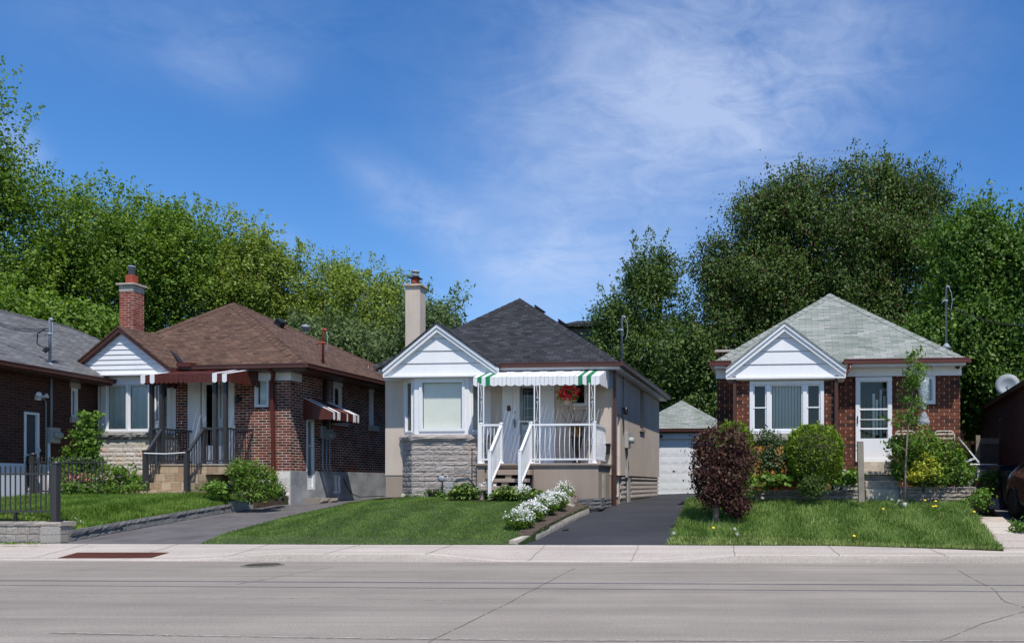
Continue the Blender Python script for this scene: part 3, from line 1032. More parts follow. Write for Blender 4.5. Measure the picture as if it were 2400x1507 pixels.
mt = MB(); v3 = H.q(1477, 1140)[0]; mt.box(-.06, -.02, v3 - .16, v3 + .16, -.3, zF); mt.build('access_panel', M['greypaint'], R)
# downpipe on the corner
mb = MB()
uu = .01
mb.box(uu, uu + .075, -.11, -.02, -.02, zT - .1)
mb.beam((uu + .04, -.065, zT - .12), (uu + .04, -.33, zT + .1), .09, .075)
mb.build('downpipe', M['brown'], R)
# bay ---------------------------------------------------------------
bv = -.46
bl0 = P(946, 1000, 0)[0]; bl1 = P(971, 1000, bv)[0]; br1 = P(1098, 1000, bv)[0]; br0 = P(1150, 1000, 0)[0]
zb0 = P(1000, 1020, bv)[1]; zbt = P(1000, 868, bv)[1]
pts = [(bl0, 0), (bl1, bv), (br1, bv), (br0, 0)]
bay = MB()
mL, mF, mR = seg(pts[0], pts[1]), seg(pts[1], pts[2]), seg(pts[2], pts[3])
lL, lF, lR = [(Vector(pts[i + 1]) - Vector(pts[i])).length for i in range(3)]
fw0, fw1 = P(983, 1000, bv)[0] - bl1, P(1090, 1000, bv)[0] - bl1
fz0, fz1 = P(1000, 1011, bv)[1], P(1000, 890, bv)[1]
wall(bay, mL, 0, lL, zb0, zbt, [(lL * .2, lL * .84, fz0 - .02, fz1)])
wall(bay, mF, 0, lF, zb0, zbt, [(fw0, fw1, fz0, fz1)])
wall(bay, mR, 0, lR, zb0, zbt, [(lR * .12, lR * .64, fz0 - .02, fz1)])
bay.build('bay_wall', M['white'], R)
window(R, mL, lL * .2, lL * .84, fz0 - .02, fz1, .04, inner=.02)
window(R, mF, fw0, fw1, fz0, fz1, .075, blind='vertical', inner=.0)
window(R, mR, lR * .12, lR * .64, fz0 - .02, fz1, .04, inner=.02)
lg = MB(); rg = random.Random(8)
g = .1
lp = [(bl0 - g, 0), (bl1 - g * .6, bv - g), (br1 + g * .6, bv - g), (br0 + g, 0)]
lg = MB()
zl = P(1000, 1033, bv)[1]
for i in range(3): stones(lg, lp[i], lp[i + 1], zl, [zb0 + .02 - zl], .9, 1.4, .04, rg, .04, th=.18, sub=(9, 3), gap=.002)
lg.poly([(*p, zb0 + .015) for p in lp])
lg.build('stone_ledge', M['stone_grey'], R)
g = .06
lp = [(bl0 - g, .05), (bl1 - g * .6, bv - g), (br1 + g * .6, bv - g), (br0 + g, 0)]
zg0 = P(1000, 1170, bv)[1] - .12
sb = MB(); cs = []
z = zg0
while z < zl - .1: cs.append(rg.choice([.12, .15, .17])); z += cs[-1]
cs[-1] -= z - zl
for i in range(3): stones(sb, lp[i], lp[i + 1], zg0, cs, .25, .7, .008, rg, .016, sub=(9, 4), gap=.006)
sb.build('stone_base', M['stone_grey'], R)
fr = MB(); a0, a1 = uL, bl0 + .03
zfz0, zfz1 = P(920, 893, 0)[1], P(920, 872, 0)[1]
fr.box(a0, a1, -.05, 0, zfz0, zfz1)
for i in range(7): fr.box(a0 + .02 + i * (a1 - a0 - .04) / 6 - .008, a0 + .02 + i * (a1 - a0 - .04) / 6 + .008, -.062, -.05, zfz0 + .01, zfz1)
fr.build('frieze', M['white'], R)
# gable + main roof
gv = -.62
gl, gr = P(896, 868, gv), P(1165, 862, gv)
ga = P(1023, 759, gv)
zbv = (gl[1] + gr[1]) / 2 + .03
gable(R, gl[0], gr[0], gv, gv + .13, 1.9, zbv, ga[0], ga[1], 'shin_black', 'white', .2, 4)
ev = -.38
ze = P(1300, 852, ev)[1]
eR = P(1443, 850, ev)[0] + .12; eL = uL - .12
rv = 1.85
ra = P(1218, 700, rv)
rid1 = (ra[0], vB - 1.9 + .4, ra[1])
rid1 = (ra[0], max(rv + 1.5, vB - 2.2), ra[1])
hip_roof(R, eL, eR, ev, vB + .35, ze, (ra[0], rv, ra[1]), rid1, 'shin_black')
gutters(R, 'brown', ((gr[0] + .02, ev - .05, ze - .04), (eR + .02, ev - .05, ze - .04)), ((eR + .05, ev - .1, ze - .04), (eR + .05, vB + .35, ze - .04)), ((eL - .05, ev + .2, ze - .04), (eL - .05, vB + .35, ze - .04)))
fs = MB(); fs.box(gr[0] - .2, eR - .02, ev - .0, ev + .36, ze - .16, ze - .06); fs.box(0.0, eR - .03, ev + .36, vB + .3, ze - .16, ze - .06); fs.box(eL + .02, uL, ev + .2, vB + .3, ze - .16, ze - .06)
fs.build('soffit', M['white_cool'], R)
roof_vent(R, P(1258, 722, 3.2)[0] + .0, 3.2, P(1262, 724, 3.2)[1] - .16, s=.26, ang=.6)
roof_vent(R, P(1312, 757, 4.6)[0] + .0, 4.6, P(1318, 757, 4.6)[1] - .14, s=.24, ang=.6)
# chimney
cu0, cz = P(950, 667, 1.2); cu1 = P(984.5, 667, 1.2)[0]
ch = MB(); ch.box(cu0, cu1, 1.2, 1.55, ze - .2, cz - .05); ch = ch.build('chimney', M['stucco'], R)
c = MB(); c.box(cu0 - .05, cu1 + .05, 1.15, 1.6, cz - .06, cz + .01); c.build('cap', M['oldcon'], ch, bevel=.01)
fx, fz = (cu0 + cu1) / 2, cz
c = MB(); c.lathe((fx, 1.37, cz), [(.12, 0), (.115, .21)], 14); c.build('flue', M['terracotta'], ch, True)
c = MB(); c.box(fx - .16, fx + .16, 1.22, 1.52, cz + .205, cz + .225); c.build('flue_collar', M['black'], ch)
c = MB(); c.lathe((fx, 1.37, cz + .22), [(.08, 0), (.08, .05), (.1, .06), (.1, .09), (.08, .1), (.075, .15), (.115, .16), (.115, .2), (.02, .22)], 14); c.build('vent_pipe', M['greypaint'], ch, True)
# porch ---------------------------------------------------------------
pv = -1.3
pu0 = P(1118, 1090, pv)[0]; pu1 = P(1402, 1090, pv)[0]
zp = P(1300, 1085.5, pv)[1]
zp1 = P(1300, 1090.5, pv)[1]; zp2 = P(1300, 1096, pv)[1]; zg = P(1300, 1176, pv)[1]
sx0, sx1 = P(1160, 1100, pv)[0] - .02, P(1250, 1100, pv)[0]
pm = MB()
pm.box(pu0 - .04, pu1 + .05, pv - .05, -.003, zp1, zp)
pm.box(pu0 - .01, pu1 + .02, pv - .02, -.004, zp2, zp1 - .001)
pm.box(pu0, pu1, pv + .04, -.005, zg - .3, zp2 - .001)
pm.box(pu0 + .001, sx0 - .25, pv, pv + .04, zg - .3, zp2 - .002)
pm.box(sx1, pu1 + .001, pv, pv + .04, zg - .3, zp2 - .002)
pm.build('porch', M['taupe'], R, bevel=.008)
mb = MB(); a, b = P(1374, 1110, pv)[0], 0
v_, z_ = pv + .6, 0
mb.box(pu1 + .001, pu1 + .02, pv + .45, pv + .75, zp2 - .75, zp2 - .15); mb.build('porch_vent', M['concrete'], R)
st = MB()
zs = [(P(1200, 1101, pv)[1], P(1200, 1113, pv)[1]), (P(1200, 1121.6, pv - .26)[1], P(1200, 1130, pv - .26)[1]), (P(1200, 1139, pv - .52)[1], P(1200, 1149, pv - .52)[1])]
sx0 -= .1
for i, (za, zb_) in enumerate(zs):
    f0 = pv - .26 * (i + 1) + .0
    st.box(sx0, sx1, f0, pv - .26 * i - (.001 if i else 0), zb_, za)
    zn = zs[i + 1][0] if i < 2 else zg - .3
    for (p_, q_) in ((sx0 + .02, sx0 + .1), ((sx0 + sx1) / 2 - .09, (sx0 + sx1) / 2 + .07)):
        st.box(p_, q_, f0 + .03, f0 + .12, zn, zb_ - .001)
st.build('porch_steps', M['taupe'], R, bevel=.006)
st = MB(); st.box(sx0 + .01, sx1 - .03, pv + .002, pv + .038, zg - .3, zs[0][1]); st.build('step_shade_panel', M['unlit_dark'], R)  # dark slab painting the shade seen through the open risers
# front entrance
mb = MB()
for (a, b) in ((1178, 1202), (1275, 1300)):
    mb.box(P(a, 1000)[0], P(b, 1000)[0], -.035, .0, zfl - .05, zT)
mb.box(P(1202, 1000)[0], dL, -.02, 0, zfl - .05, zT); mb.box(dR, P(1275, 1000)[0], -.02, 0, zfl - .05, zT)
mb.build('entrance_panel', M['white'], R)
dr = window(R, mf, dL, dR, zfl - .0, zdt, .075, d=-.02, hsplits=(.52,), name='storm_door', inner=.015)
k = MB(); hu, hz = P(1207.5, 991); k.box(hu - .02, hu + .02, -.05, -.02, hz - .13, hz + .1); k.tube([(hu, -.07, hz - .1), (hu, -.09, hz), (hu, -.06, hz + .1)], .012, 6)
k.build('handle', M['nickel'], dr)
k = MB(); k.lathe((hu, -.02, hz + .28), [(.025, 0), (.025, .03)], 10, axis=(0, -1, 0)); k.build('door_lock', M['nickel'], dr)
k = MB()      # the inner door with its leaded light
mbox(k, mf, dL + .08, dR - .02, zfl, zdt, .13, .16); k.build('inner_door', M['white'], dr)
k = MB(); la, lb_, lz0, lz1 = dL + .12, dR - .1, zfl + 1.02, zdt - .12
mbox(k, mf, la, lb_, lz0, lz1, .122, .129); k.build('leaded_light', M['unlit_dark'], dr)
k = MB()
for t in (.12, .3, .7, .88): mbox(k, mf, la + (lb_ - la) * t - .004, la + (lb_ - la) * t + .004, lz0 + .03, lz1 - .03, .117, .121)
for t in (.08, .2, .45, .8, .92): mbox(k, mf, la + .03, lb_ - .03, lz0 + (lz1 - lz0) * t - .004, lz0 + (lz1 - lz0) * t + .004, .116, .1165)
k.build('leading', M['nickel'], dr)
k = MB(); a, z_ = P(1194, 957); k.box(a - .05, a + .05, -.06, -.036, z_ - .07, z_ + .07); k.lathe((a, -.06, z_ - .02), [(.016, 0), (.012, .012)], 8, axis=(0, -1, 0)); k.build('doorbell', M['brown'], R)
window(R, mf, *w1[:2], w1[2], w1[3], .05, blind=('curtain', w1[0] + .3, w1[1] - .05), d=-.03)
# posts, rails, awning
va = pv + .07
for px in (1127.5, 1258.7, 1387.5):
    a, _ = P(px, 1000, va); scroll_post(R, a, va, zp, P(px, 897, va)[1])
zr, zr0 = P(1300, 995, va)[1], P(1300, 1076, va)[1]
def newel(px, v, z0, z1, w=.075, mat='white', base=True):
    a = P(px, 1000, v)[0]; n = MB(); n.box(a - w / 2, a + w / 2, v - w / 2, v + w / 2, z0, z1)
    n.lathe((a, v, z1), [(w * .75, 0), (w * .75, .015), (w * .2, .03)], 4)
    if base: n.lathe((a, v, z0), [(w * .95, 0), (w * .9, .02), (w * .6, .05)], 12)
    n.build('newel_post', M[mat], R); return a
vr = pv + .1
n1 = newel(1127, vr, zp, zr + .04); n2 = newel(1174.5, vr, zp, zr + .04); n3 = newel(1244, vr, zp, zr + .05); n4 = newel(1393.5, vr, zp, zr + .06)
railing(R, (n1, vr), (n2, vr), zr, zr0, n=5, bow=.05, bal=.018)
railing(R, (n3, vr), (n4, vr), zr, zr0, n=12, bow=.05, bal=.018)
railing(R, (n4, vr), (n4, -.04), zr, zr0, n=11, bow=.04, bal=.018)
vn = pv - .8
m1 = newel(1148.3, vn, P(1148, 1150, vn)[1] - .2, P(1148, 1056, vn)[1], .075, base=False)
m2 = newel(1219, vn, P(1219, 1153, vn)[1] - .2, P(1219, 1056, vn)[1], .075, base=False)
zn = P(1148, 1062, vn)[1]; znb = P(1148, 1137, vn)[1]
for a, b in ((m1, n2), (m2, n3)):
    railing(R, (a, vn), (b, vr), zn, znb, zr - .02, zr0 - .02, n=8, bal=.018, bow=.0)
vw = -1.08
a0, a1 = P(1109, 890, vw)[0], P(1405, 890, vw)[0]
aw = awning(R, a0, a1, 0, vw, P(1300, 864, 0)[1], P(1300, 882.5, vw)[1], .19, .22, 'ABABA' + 'A' * 20 + 'BABAA', 'white', 'white', 'green_en')
k = MB(); k.box(0 - .2, .0, -.06, -.01, zT - .5, zT - .08)
k.build('awning_bracket', M['steel'], R)
pole_mast(R, P(1457.5, 800, 1.15)[0], 1.15, P(1457.5, 851, 1.15)[1] - .05, P(1457.5, 746, 1.15)[1])
# gas meter against the stone base
gm = MB()
u_, z_ = P(1054, 1141, bv - .22); v_ = bv - .22
gm.box(u_ - .11, u_ + .11, v_ - .08, v_ + .08, z_ - .02, z_ + .14); gm.box(u_ - .09, u_ + .09, v_ - .07, v_ + .07, z_ - .2, z_ - .03)
gm.build('gas_meter', M['greypaint'], R, bevel=.015)
gm = MB()
u2, z2 = P(1037, 1122, v_)
gm.lathe((u2, v_ - .05, z2), [(.03, -.02), (.09, 0), (.09, .03), (.03, .05)], 12, axis=(0, -1, 0))
gm.tube([(u2, v_, z2 - .45), (u2, v_, z2 + .12), (u2 + .03, v_, z2 + .16)], .02, 6)
u3, z3 = P(1070, 1107, v_ + .12)
gm.tube([(u_ - .06, v_, z_ + .1), (u_ - .06, v_, z_ + .28)], .02, 6)
gm.tube([(u_ + .06, v_, z_ + .1), (u_ + .06, v_, z3 - .08), (u_ + .16, v_ + .05, z3), (pu0 + .0, v_ + .12, z3 + .01)], .018, 6)
gm.build('gas_pipe', M['steel'], R, True)
H2 = H


# =================================================================== HOUSE 1 : red brick, brown roof
H = House('brick_house', 680, 22.3, 1929, .72,
          'red brick bungalow with brown shingled roof and maroon and white striped awning over its porch')
R = H.root; P = H.p
uL = P(178, 950, 0)[0]
zT = P(650, 868, 0)[1]; zF = P(650, 1104, 0)[1]
vB = 7.6
zfl = P(500, 1086, 0)[1]
dL, dR = P(474, 1000)[0], P(533, 1000)[0]; zdt = P(500, 893)[1]
w1 = (P(597, 920)[0], P(630, 920)[0], P(610, 954)[1], P(610, 888)[1])
mf, ms = front(0), side(0)
mb = MB()
wall(mb, mf, uL, 0, zF, zT, [(dL, dR, zfl, zdt), w1])
q = H.q
sdr = (q(718, 1050)[0], q(737, 1050)[0], q(727, 1147)[1], q(727, 982)[1])
s1 = (q(781, 930)[0], q(801, 930)[0], q(790, 984)[1], q(790, 903)[1])
s2 = (q(865, 960)[0], q(875, 960)[0], q(870, 997)[1], q(870, 918)[1])
sb1 = (q(779, 1130)[0], q(797, 1130)[0], q(788, 1156)[1], q(788, 1114)[1])
zFs = q(760, 1105)[1]
wall(mb, ms, 0, vB, zFs, zT, [(sdr[0], sdr[1], zFs, sdr[3]), s1, s2])
mb.poly([(0, vB, 0), (uL, vB, 0), (uL, vB, zT), (0, vB, zT)]); mb.poly([(uL, 0, 0), (uL, vB, 0), (uL, vB, zT), (uL, 0, zT)])
mb.poly([(uL, 0, zT), (0, 0, zT), (0, vB, zT), (uL, vB, zT)])
mb.build('wall', M['brick1'], R)
fm = MB()
fo = side(.03)
wall(fm, fo, 0.0, vB, -.3, zFs, [(sdr[0], sdr[1], sdr[2], zFs), sb1])
fm.poly([(0, 0, zFs), (.03, 0, zFs), (.03, vB, zFs), (0, vB, zFs)]); fm.poly([(0, 0, -.3), (.03, 0, -.3), (.03, 0, zFs), (0, 0, zFs)])
fm.build('foundation', M['parge'], R)
ls = MB(); rg = random.Random(4)
stones(ls, (P(560, 1130)[0], -.02), (.01, -.02), -.2, [.2, .18, .2, .18, zF - .56], .3, .8, .025, rg, .03, th=.15, sub=(4, 2))
ls.build('limestone_base', M['palestone'], R)
window(R, ms, *s1[:2], *s1[2:], .07, d=-.01, inner=.03); window(R, ms, *s2[:2], *s2[2:], .07, d=-.01, inner=.03)
window(R, fo, *sb1[:2], *sb1[2:], .05, d=.02, splits=(.5,), inner=0, name='basement_window')
for s in (s1, s2):
    k = MB(); mbox(k, ms, s[0] - .06, s[1] + .22, s[2] - .17, s[2], -.09, 0); k.build('window_sill', M['concrete'], R)
    k = MB(); c = (s[0] + s[1]) / 2; w = (s[1] - s[0]) / 2 + .02
    k.ext([ms(c - w, s[3], -.004)] + [ms(c + w * math.cos(t * PI / 8), s[3] + .2 * math.sin(t * PI / 8), -.004) for t in range(0, 9)][::1][0:9], Vector(ms(0, 0, -.03)) - Vector(ms(0, 0, 0)))
    k.build('window_head', M['white'], R)
window(R, ms, *sdr[:2], *sdr[2:], .07, d=-.0, hsplits=(.62,), name='side_door', inner=0)
k = MB(); mbox(k, ms, sdr[0] + .07, sdr[1] - .07, sdr[2] + .05, sdr[3], .1, .12); k.build('inner_door', M['white_cool'], R)
k = MB(); mbox(k, ms, sdr[0] + .07, sdr[1] - .07, sdr[2] + .08, sdr[2] + .4, .03, .05); k.build('kick_panel', M['white'], R)
k = MB(); stones(k, (.45, sdr[0] - .1), (.45, sdr[1] + .45), -.15, [.18, .16], .25, .5, .02, rg, .03, th=.44, sub=(3, 2)); k.build('side_step', M['slate'], R)
# side awning
def side_aw(v0, v1, zt, zf, val, proj):
    out = bpy.data.objects.new('side_awning', None); COL.objects.link(out); out.parent = R
    n = 16; w = (v1 - v0) / n; A, B = MB(), MB()
    for i in range(n):
        mbx = A if i in (0, 2, 3, 8, 12, 13, 15) else B
        a, b = v0 + i * w, v0 + (i + 1) * w - .002; r = .012 * (i % 2)
        mbx.ext([(0, a, zt + r), (0, b, zt + r), (proj, b, zf + r), (proj, a, zf + r)], (0, 0, -.012))
        mbx.ext([(proj + r, a, zf + r), (proj + r, b, zf + r), (proj + r, b, zf - val), (proj + r, (a + b) / 2, zf - val - .03), (proj + r, a, zf - val)], (.008, 0, 0))
    A.build('panel_strips', M['white'], out); B.build('panel_strips', M['maroon'], out)
    for v in (v0 - .01, v1 + .01):
        C = MB()
        for i in range(4):
            a, b = proj * i / 4, proj * (i + 1) / 4 - .004
            C.ext([(a, v, zt + (zf - zt) * i / 4 - .012), (b, v, zt + (zf - zt) * (i + 1) / 4 - .012), (b, v, zf - val - .01), (a, v, zf - val - .01)], (0, -.006, 0))
        C.build('side_panel', M['maroon'], out)
va0, zt = q(712, 932)
side_aw(va0, va0 + 1.25, zt, P(781, 965, va0)[1], .2, P(781, 965, va0)[0])
# pipes and meters on the side wall
v_, z_ = q(768, 1020)
k = MB(); k.box(0, .1, v_ - .15, v_ + .15, z_ - .14, z_ + .16); k.lathe((.1, v_, z_), [(.085, 0), (.08, .12), (.05, .13)], 12, axis=(1, 0, 0)); k.box(0, .08, v_ - .35, v_ - .18, z_ - .1, z_ + .25)
k.build('electricity_meter', M['steel'], R)
k = MB()
for dv, zz in ((0.05, zT - .05), (-.28, z_ - .05), (-.1, z_ - .1)): k.tube([(.03, v_ + dv, zz), (.03, v_ + dv, zFs + .1), (.05, v_ + dv + .05, zFs + .0)], .025, 6)
k.build('conduit', M['steel'], R, True)
k = MB(); v2 = q(758, 900)[0]; k.box(0, .07, v2 - .04, v2 + .05, z_ + .2, zT); k.build('downpipe', M['black'], R)
# cable hanging along the foundation
k = MB(); v5, z5 = q(802, 1125); v6, z6 = q(824, 1166)
k.tube([(.05, v5, z5 + .05), (.06, v5 + .15, z5 - .2), (.1, v5 + .35, z6 + .12), (.14, v5 + .7, z6 + .02), (.12, v5 + 2.2, z6 + .03)], .013, 6); k.build('cable', M['black'], R, True)
# bay
bv = -.45
bl0 = P(222, 1000, 0)[0]; bl1 = P(236, 1000, bv)[0]; br1 = P(359, 1000, bv)[0]; br0 = P(412, 1000, 0)[0]
zb0 = P(300, 1016, bv)[1]; zbt = P(300, 874, bv)[1]
pts = [(bl0, 0), (bl1, bv), (br1, bv), (br0, 0)]
mL, mF, mR = seg(pts[0], pts[1]), seg(pts[1], pts[2]), seg(pts[2], pts[3])
lL, lF, lR = [(Vector(pts[i + 1]) - Vector(pts[i])).length for i in range(3)]
fw0, fw1 = P(246, 1000, bv)[0] - bl1, P(353, 1000, bv)[0] - bl1
fz0, fz1 = P(300, 1013, bv)[1], P(300, 897, bv)[1]
bay = MB()
wall(bay, mL, 0, lL, zb0, zbt, [(lL * .25, lL * .8, fz0, fz1)]); wall(bay, mF, 0, lF, zb0, zbt, [(fw0, fw1, fz0, fz1)]); wall(bay, mR, 0, lR, zb0, zbt, [(lR * .2, lR * .75, fz0, fz1)])
bay.build('bay_wall', M['white'], R)
window(R, mL, lL * .25, lL * .8, fz0, fz1, .05, inner=.02); window(R, mR, lR * .2, lR * .75, fz0, fz1, .05, inner=.02)
window(R, mF, fw0, fw1, fz0, fz1, .06, splits=(.5,), blind='curtain', inner=.03)
g = .1; lp = [(bl0 - g, 0), (bl1 - g * .6, bv - g), (br1 + g * .6, bv - g), (br0 + g, 0)]
lg = MB(); zl = P(300, 1029, bv)[1]
for i in range(3): stones(lg, lp[i], lp[i + 1], zl, [zb0 + .02 - zl], .8, 1.2, .04, rg, .04, th=.18, sub=(9, 3), gap=.002)
lg.poly([(*p, zb0 + .015) for p in lp])
lg.build('stone_ledge', M['ledge'], R)
g = .05; lp = [(bl0 - g, .05), (bl1 - g * .6, bv - g), (br1 + g * .6, bv - g), (br0 + g, 0)]
sb = MB(); cs = []; z = -.2
while z < zl - .1: cs.append(rg.choice([.12, .15, .17])); z += cs[-1]
cs[-1] -= z - zl
for i in range(3): stones(sb, lp[i], lp[i + 1], -.2, cs, .22, .6, .008, rg, .012, sub=(8, 3), gap=.007)
sb.build('stone_base', M['stone_mix'], R)
# gable, main roof
gv = -.70
gl, gr = P(157, 874, gv), P(400, 866, gv); ga = P(278, 768, gv)
zbv = (gl[1] + gr[1]) / 2 + .03
gable(R, gl[0], gr[0], gv, gv + .13, 2.2, zbv, ga[0], ga[1], 'shin_brown', 'brown', .11, 9, double=False, gap=.006)
ev = -.4
ze = P(600, 856, ev)[1]
eR = P(706, 856, ev)[0] + .15; eL = uL - .15
rv = 1.9; ra = P(548, 709, rv)
# ridge end seen at (720,765)
r2 = None
for k_ in range(200):
    v = rv + k_ * .05
    u_, z_ = P(720, 765, v)
    if u_ > ra[0]: r2 = v; break
r2 = r2 or rv + 3.5
rend = P(718, 764, r2)
hip_roof(R, eL, eR, ev, vB + .6, ze, (ra[0], rv, ra[1]), (ra[0], r2, ra[1]), 'shin_brown')
gutters(R, 'brown', ((gr[0] + .05, ev - .05, ze - .04), (eR + .02, ev - .05, ze - .04)), ((gr[0] + .02, gv + .1, zbv - .02), (gr[0] + .02, ev - .1, zbv - .02)), ((eR + .05, ev - .1, ze - .04), (eR + .05, vB + .6, ze - .04)), ((gl[0] - .02, gv + .1, zbv - .02), (eL - .05, vB, zbv - .02)))
gt = MB(); gt.box(P(424, 862, ev)[0] - .02, P(456, 862, ev)[0], ev - .14, ev + .1, ze - .02, ze + .1); gt.build('gutter_splash_guard', M['maroon'], R)
fl = MB(); a, z_ = P(376, 792, .2)
fp, fq = P(378, 790, .9), P(425, 852, ev + .05)
fl.beam((fp[0], .9, fp[1]), (fq[0], ev + .05, fq[1] + .03), .1, .03); fl.build('valley_flashing', M['black'], R)
fs = MB(); fs.box(gr[0] - .2, eR - .02, ev, ev + .42, ze - .15, ze - .06); fs.box(0, eR - .02, ev + .42, vB + .5, ze - .15, ze - .06); fs.build('soffit', M['brown'], R)
fr = MB(); zq0, zq1 = P(650, 892)[1], P(650, 866)[1]
fr.box(P(596, 880)[0], .055, -.05, -.003, zq0, zq1); fr.box(.004, .06, -.05 + .051, q(703, 880)[0], zq0, zq1); fr.build('frieze', M['white'], R)
k = MB(); a, z0 = P(634, 866, -.4); b, z1 = P(640, 895, -.06); c, z2 = P(645, 1130, -.06)
k.beam((a, -.42, z0), (a + .02, -.3, z0 - .12), .09, .08); k.beam((a + .02, -.3, z0 - .1), (b, -.1, z1), .09, .08); k.beam((b, -.1, z1 + .03), (c, -.12, z2 - .3), .095, .07, up=(0, 1, 0)); k.build('downpipe', M['maroon'], R)
k = MB(); a = P(188, 900, 0)[0]; k.beam((a, -.1, zT), (a, -.1, -.1), .08, .07, up=(0, 1, 0)); k.build('downpipe', M['brown'], R)
roof_vent(R, P(652, 750, 2.4)[0], 2.4, P(652, 760, 2.4)[1] - .06, s=.22, ang=.62)
k = MB(); a, z_ = P(716, 762, 4.2); k.lathe((a, 4.2, z_ - .2), [(.1, 0), (.1, .1), (.14, .12), (.11, .19), (.03, .22)], 12); k.build('roof_ventilator', M['steel'], R, True)
k = MB(); vv = 4.3
a, z_ = P(863, 872, vv)
k.tube([(a, vv, z_ - .3), (a, vv, z_ + .25)], .05, 8); k.build('vent_pipe', M['brown'], R, True)
pole_mast(R, P(757, 800, .9)[0], .9, P(757, 862, .9)[1], P(757, 776, .9)[1], mat='terracotta', r=.035)
# chimney
cv = 1.5
cu0, cz = P(280, 674, cv); cu1 = P(312, 674, cv)[0]
zc1 = P(280, 684, cv)[1]
ch = MB(); ch.box(cu0, cu1, cv, cv + .4, ze - .2, zc1); ch = ch.build('chimney', M['brick_red'], R)
c = MB(); c.box(cu0 - .01, cu1 + .01, cv - .01, cv + .41, zc1 + .001, cz + .06); c.box(cu0 - .07, cu1 + .07, cv - .07, cv + .47, cz + .061, cz + .12); c.build('cap', M['concrete'], ch, bevel=.01)
fx = (cu0 + cu1) / 2; zq = cz + .12
c = MB(); c.box(fx - .12, fx + .12, cv + .08, cv + .32, zq, zq + .28); c.build('flue', M['terracotta'], ch, bevel=.02)
c = MB(); c.lathe((fx, cv + .2, zq + .28), [(.09, 0), (.09, .2), (.1, .2), (.1, .23), (.06, .24), (.06, .25), (.12, .25), (.1, .29)], 14); c.build('vent_pipe', M['steel'], ch, True)
# porch
pv = -1.15
pu0 = P(352, 1090, pv)[0]; pu1 = P(536, 1090, pv)[0]
zp = P(450, 1090, pv)[1]; z2 = P(450, 1111, pv)[1]; z3 = P(450, 1131, pv - .28)[1]; z4 = P(450, 1150, pv - .56)[1]
pm = MB(); su0, su1 = P(352, 1100, pv)[0], P(481, 1100, pv)[0]
pm.box(pu0, pu1, pv, -.01, z2, zp); pm.box(pu0 + .01, su1, pv + .01, -.012, -.2, z2 - .001); pm.box(pu1 - .35, pu1 - .02, pv + .5, -.012, -.2, z2 - .001)
pm.build('porch', M['tile'], R)
pm = MB(); pm.box(pu0 - .02, pu1 + .02, pv - .02, -.008, zp + .001, zp + .03); pm.build('porch_coping', M['oldcon'], R)
st = MB(); st.box(su0, su1 + .02, pv - .28, pv - .001, -.2, z2 - .0); st.box(su0 - .01, su1 + .04, pv - .56, pv - .281, -.2, z3); st.box(su0 - .02, su1 + .06, pv - .84, pv - .561, -.2, z4)
st.build('porch_steps', M['tile'], R)
mb = MB()
for (a, b) in ((442, 471), (534, 550)): mb.box(P(a, 1000)[0], P(b, 1000)[0], -.035, 0, zfl, zT)
mb.build('entrance_panel', M['white'], R)
dr = window(R, mf, dL, dR, zfl, zdt, .07, d=-.02, hsplits=(.42,), name='storm_door', inner=.02)
k = MB(); mbox(k, mf, dL + .2, dR - .05, zfl, zdt, .13, .16); k.build('inner_door', M['white'], dr)
k = MB(); mbox(k, mf, dL + .08, dR - .08, zfl + .08, zfl + .5, -.0, .02); k.build('kick_panel', M['white'], dr)
k = MB(); k.tube([(dL + .05, -.04, zfl + 1.0), (dL + .05, -.08, zfl + 1.05), (dL + .05, -.04, zfl + 1.15)], .012, 6); k.build('handle', M['nickel'], dr)
window(R, mf, *w1[:2], w1[2], w1[3], .06, d=-.02, inner=.02, blind=('curtain', w1[0] + .1, w1[1] - .07))
k = MB(); a, z_ = P(563, 935); k.box(a - .04, a + .04, -.04, 0, z_ - .05, z_ + .05); k.lathe((a, -.1, z_ - .12), [(.03, 0), (.05, .05), (.05, .15), (.02, .2)], 8); k.build('wall_lamp', M['black'], R)
def post1(px, v, z0, z1, w=.085, cap=False, nm='porch_post'):
    a = P(px, 1000, v)[0]; n = MB(); n.box(a - w / 2, a + w / 2, v - w / 2, v + w / 2, z0, z1); n.box(a - w * .7, a + w * .7, v - w * .7, v + w * .7, z0, z0 + .03)
    if cap: n.box(a - w * .62, a + w * .62, v - w * .62, v + w * .62, z1, z1 + .025)
    n.build(nm, M['charcoal'], R); return a
va = pv + .1
zpt = P(400, 896, va)[1]
zq = zp + .03
ps = [post1(px, va, zq, zpt) for px in (356, 379.5, 505, 529)]
k = MB()
for px in (368, 517): k.box(P(px, 1, va)[0] - .01, P(px, 1, va)[0] + .01, va - .01, va + .01, zq + 1.2, zpt)
k.box(ps[0], ps[1], va - .015, va + .015, zq + 1.17, zq + 1.2)
k.build('post_infill', M['charcoal'], R)
zr, zr0 = P(500, 1004, va)[1], P(500, 1080, va)[1]
n0 = post1(477.5, va, zq, zr + .03)
def rl(p_, q_, n, **kw): railing(R, p_, q_, zr, zr0, n=n, mat='charcoal', bal=.018, **kw)
rl((n0, va), (ps[3], va), 5); rl((ps[0], va), (ps[1], va), 2)
rl((ps[3], va), (ps[3], -.04), 10); rl((ps[1], va), (ps[1] - .0, -.04), 10)
vn = pv - .7
g1 = post1(341.5, vn, -.1, P(341, 1057, vn)[1], .1, True, 'newel_post'); g2 = post1(438, vn, -.1, P(438, 1057, vn)[1], .1, True, 'newel_post')
za, zb_ = P(341, 1064, vn)[1], P(341, 1128, vn)[1]
for a, b in ((g1, ps[1]), (g2, n0)): railing(R, (a, vn), (b, va), za, zb_, zr, zr0 - .02, n=6, mat='charcoal', bal=.018)
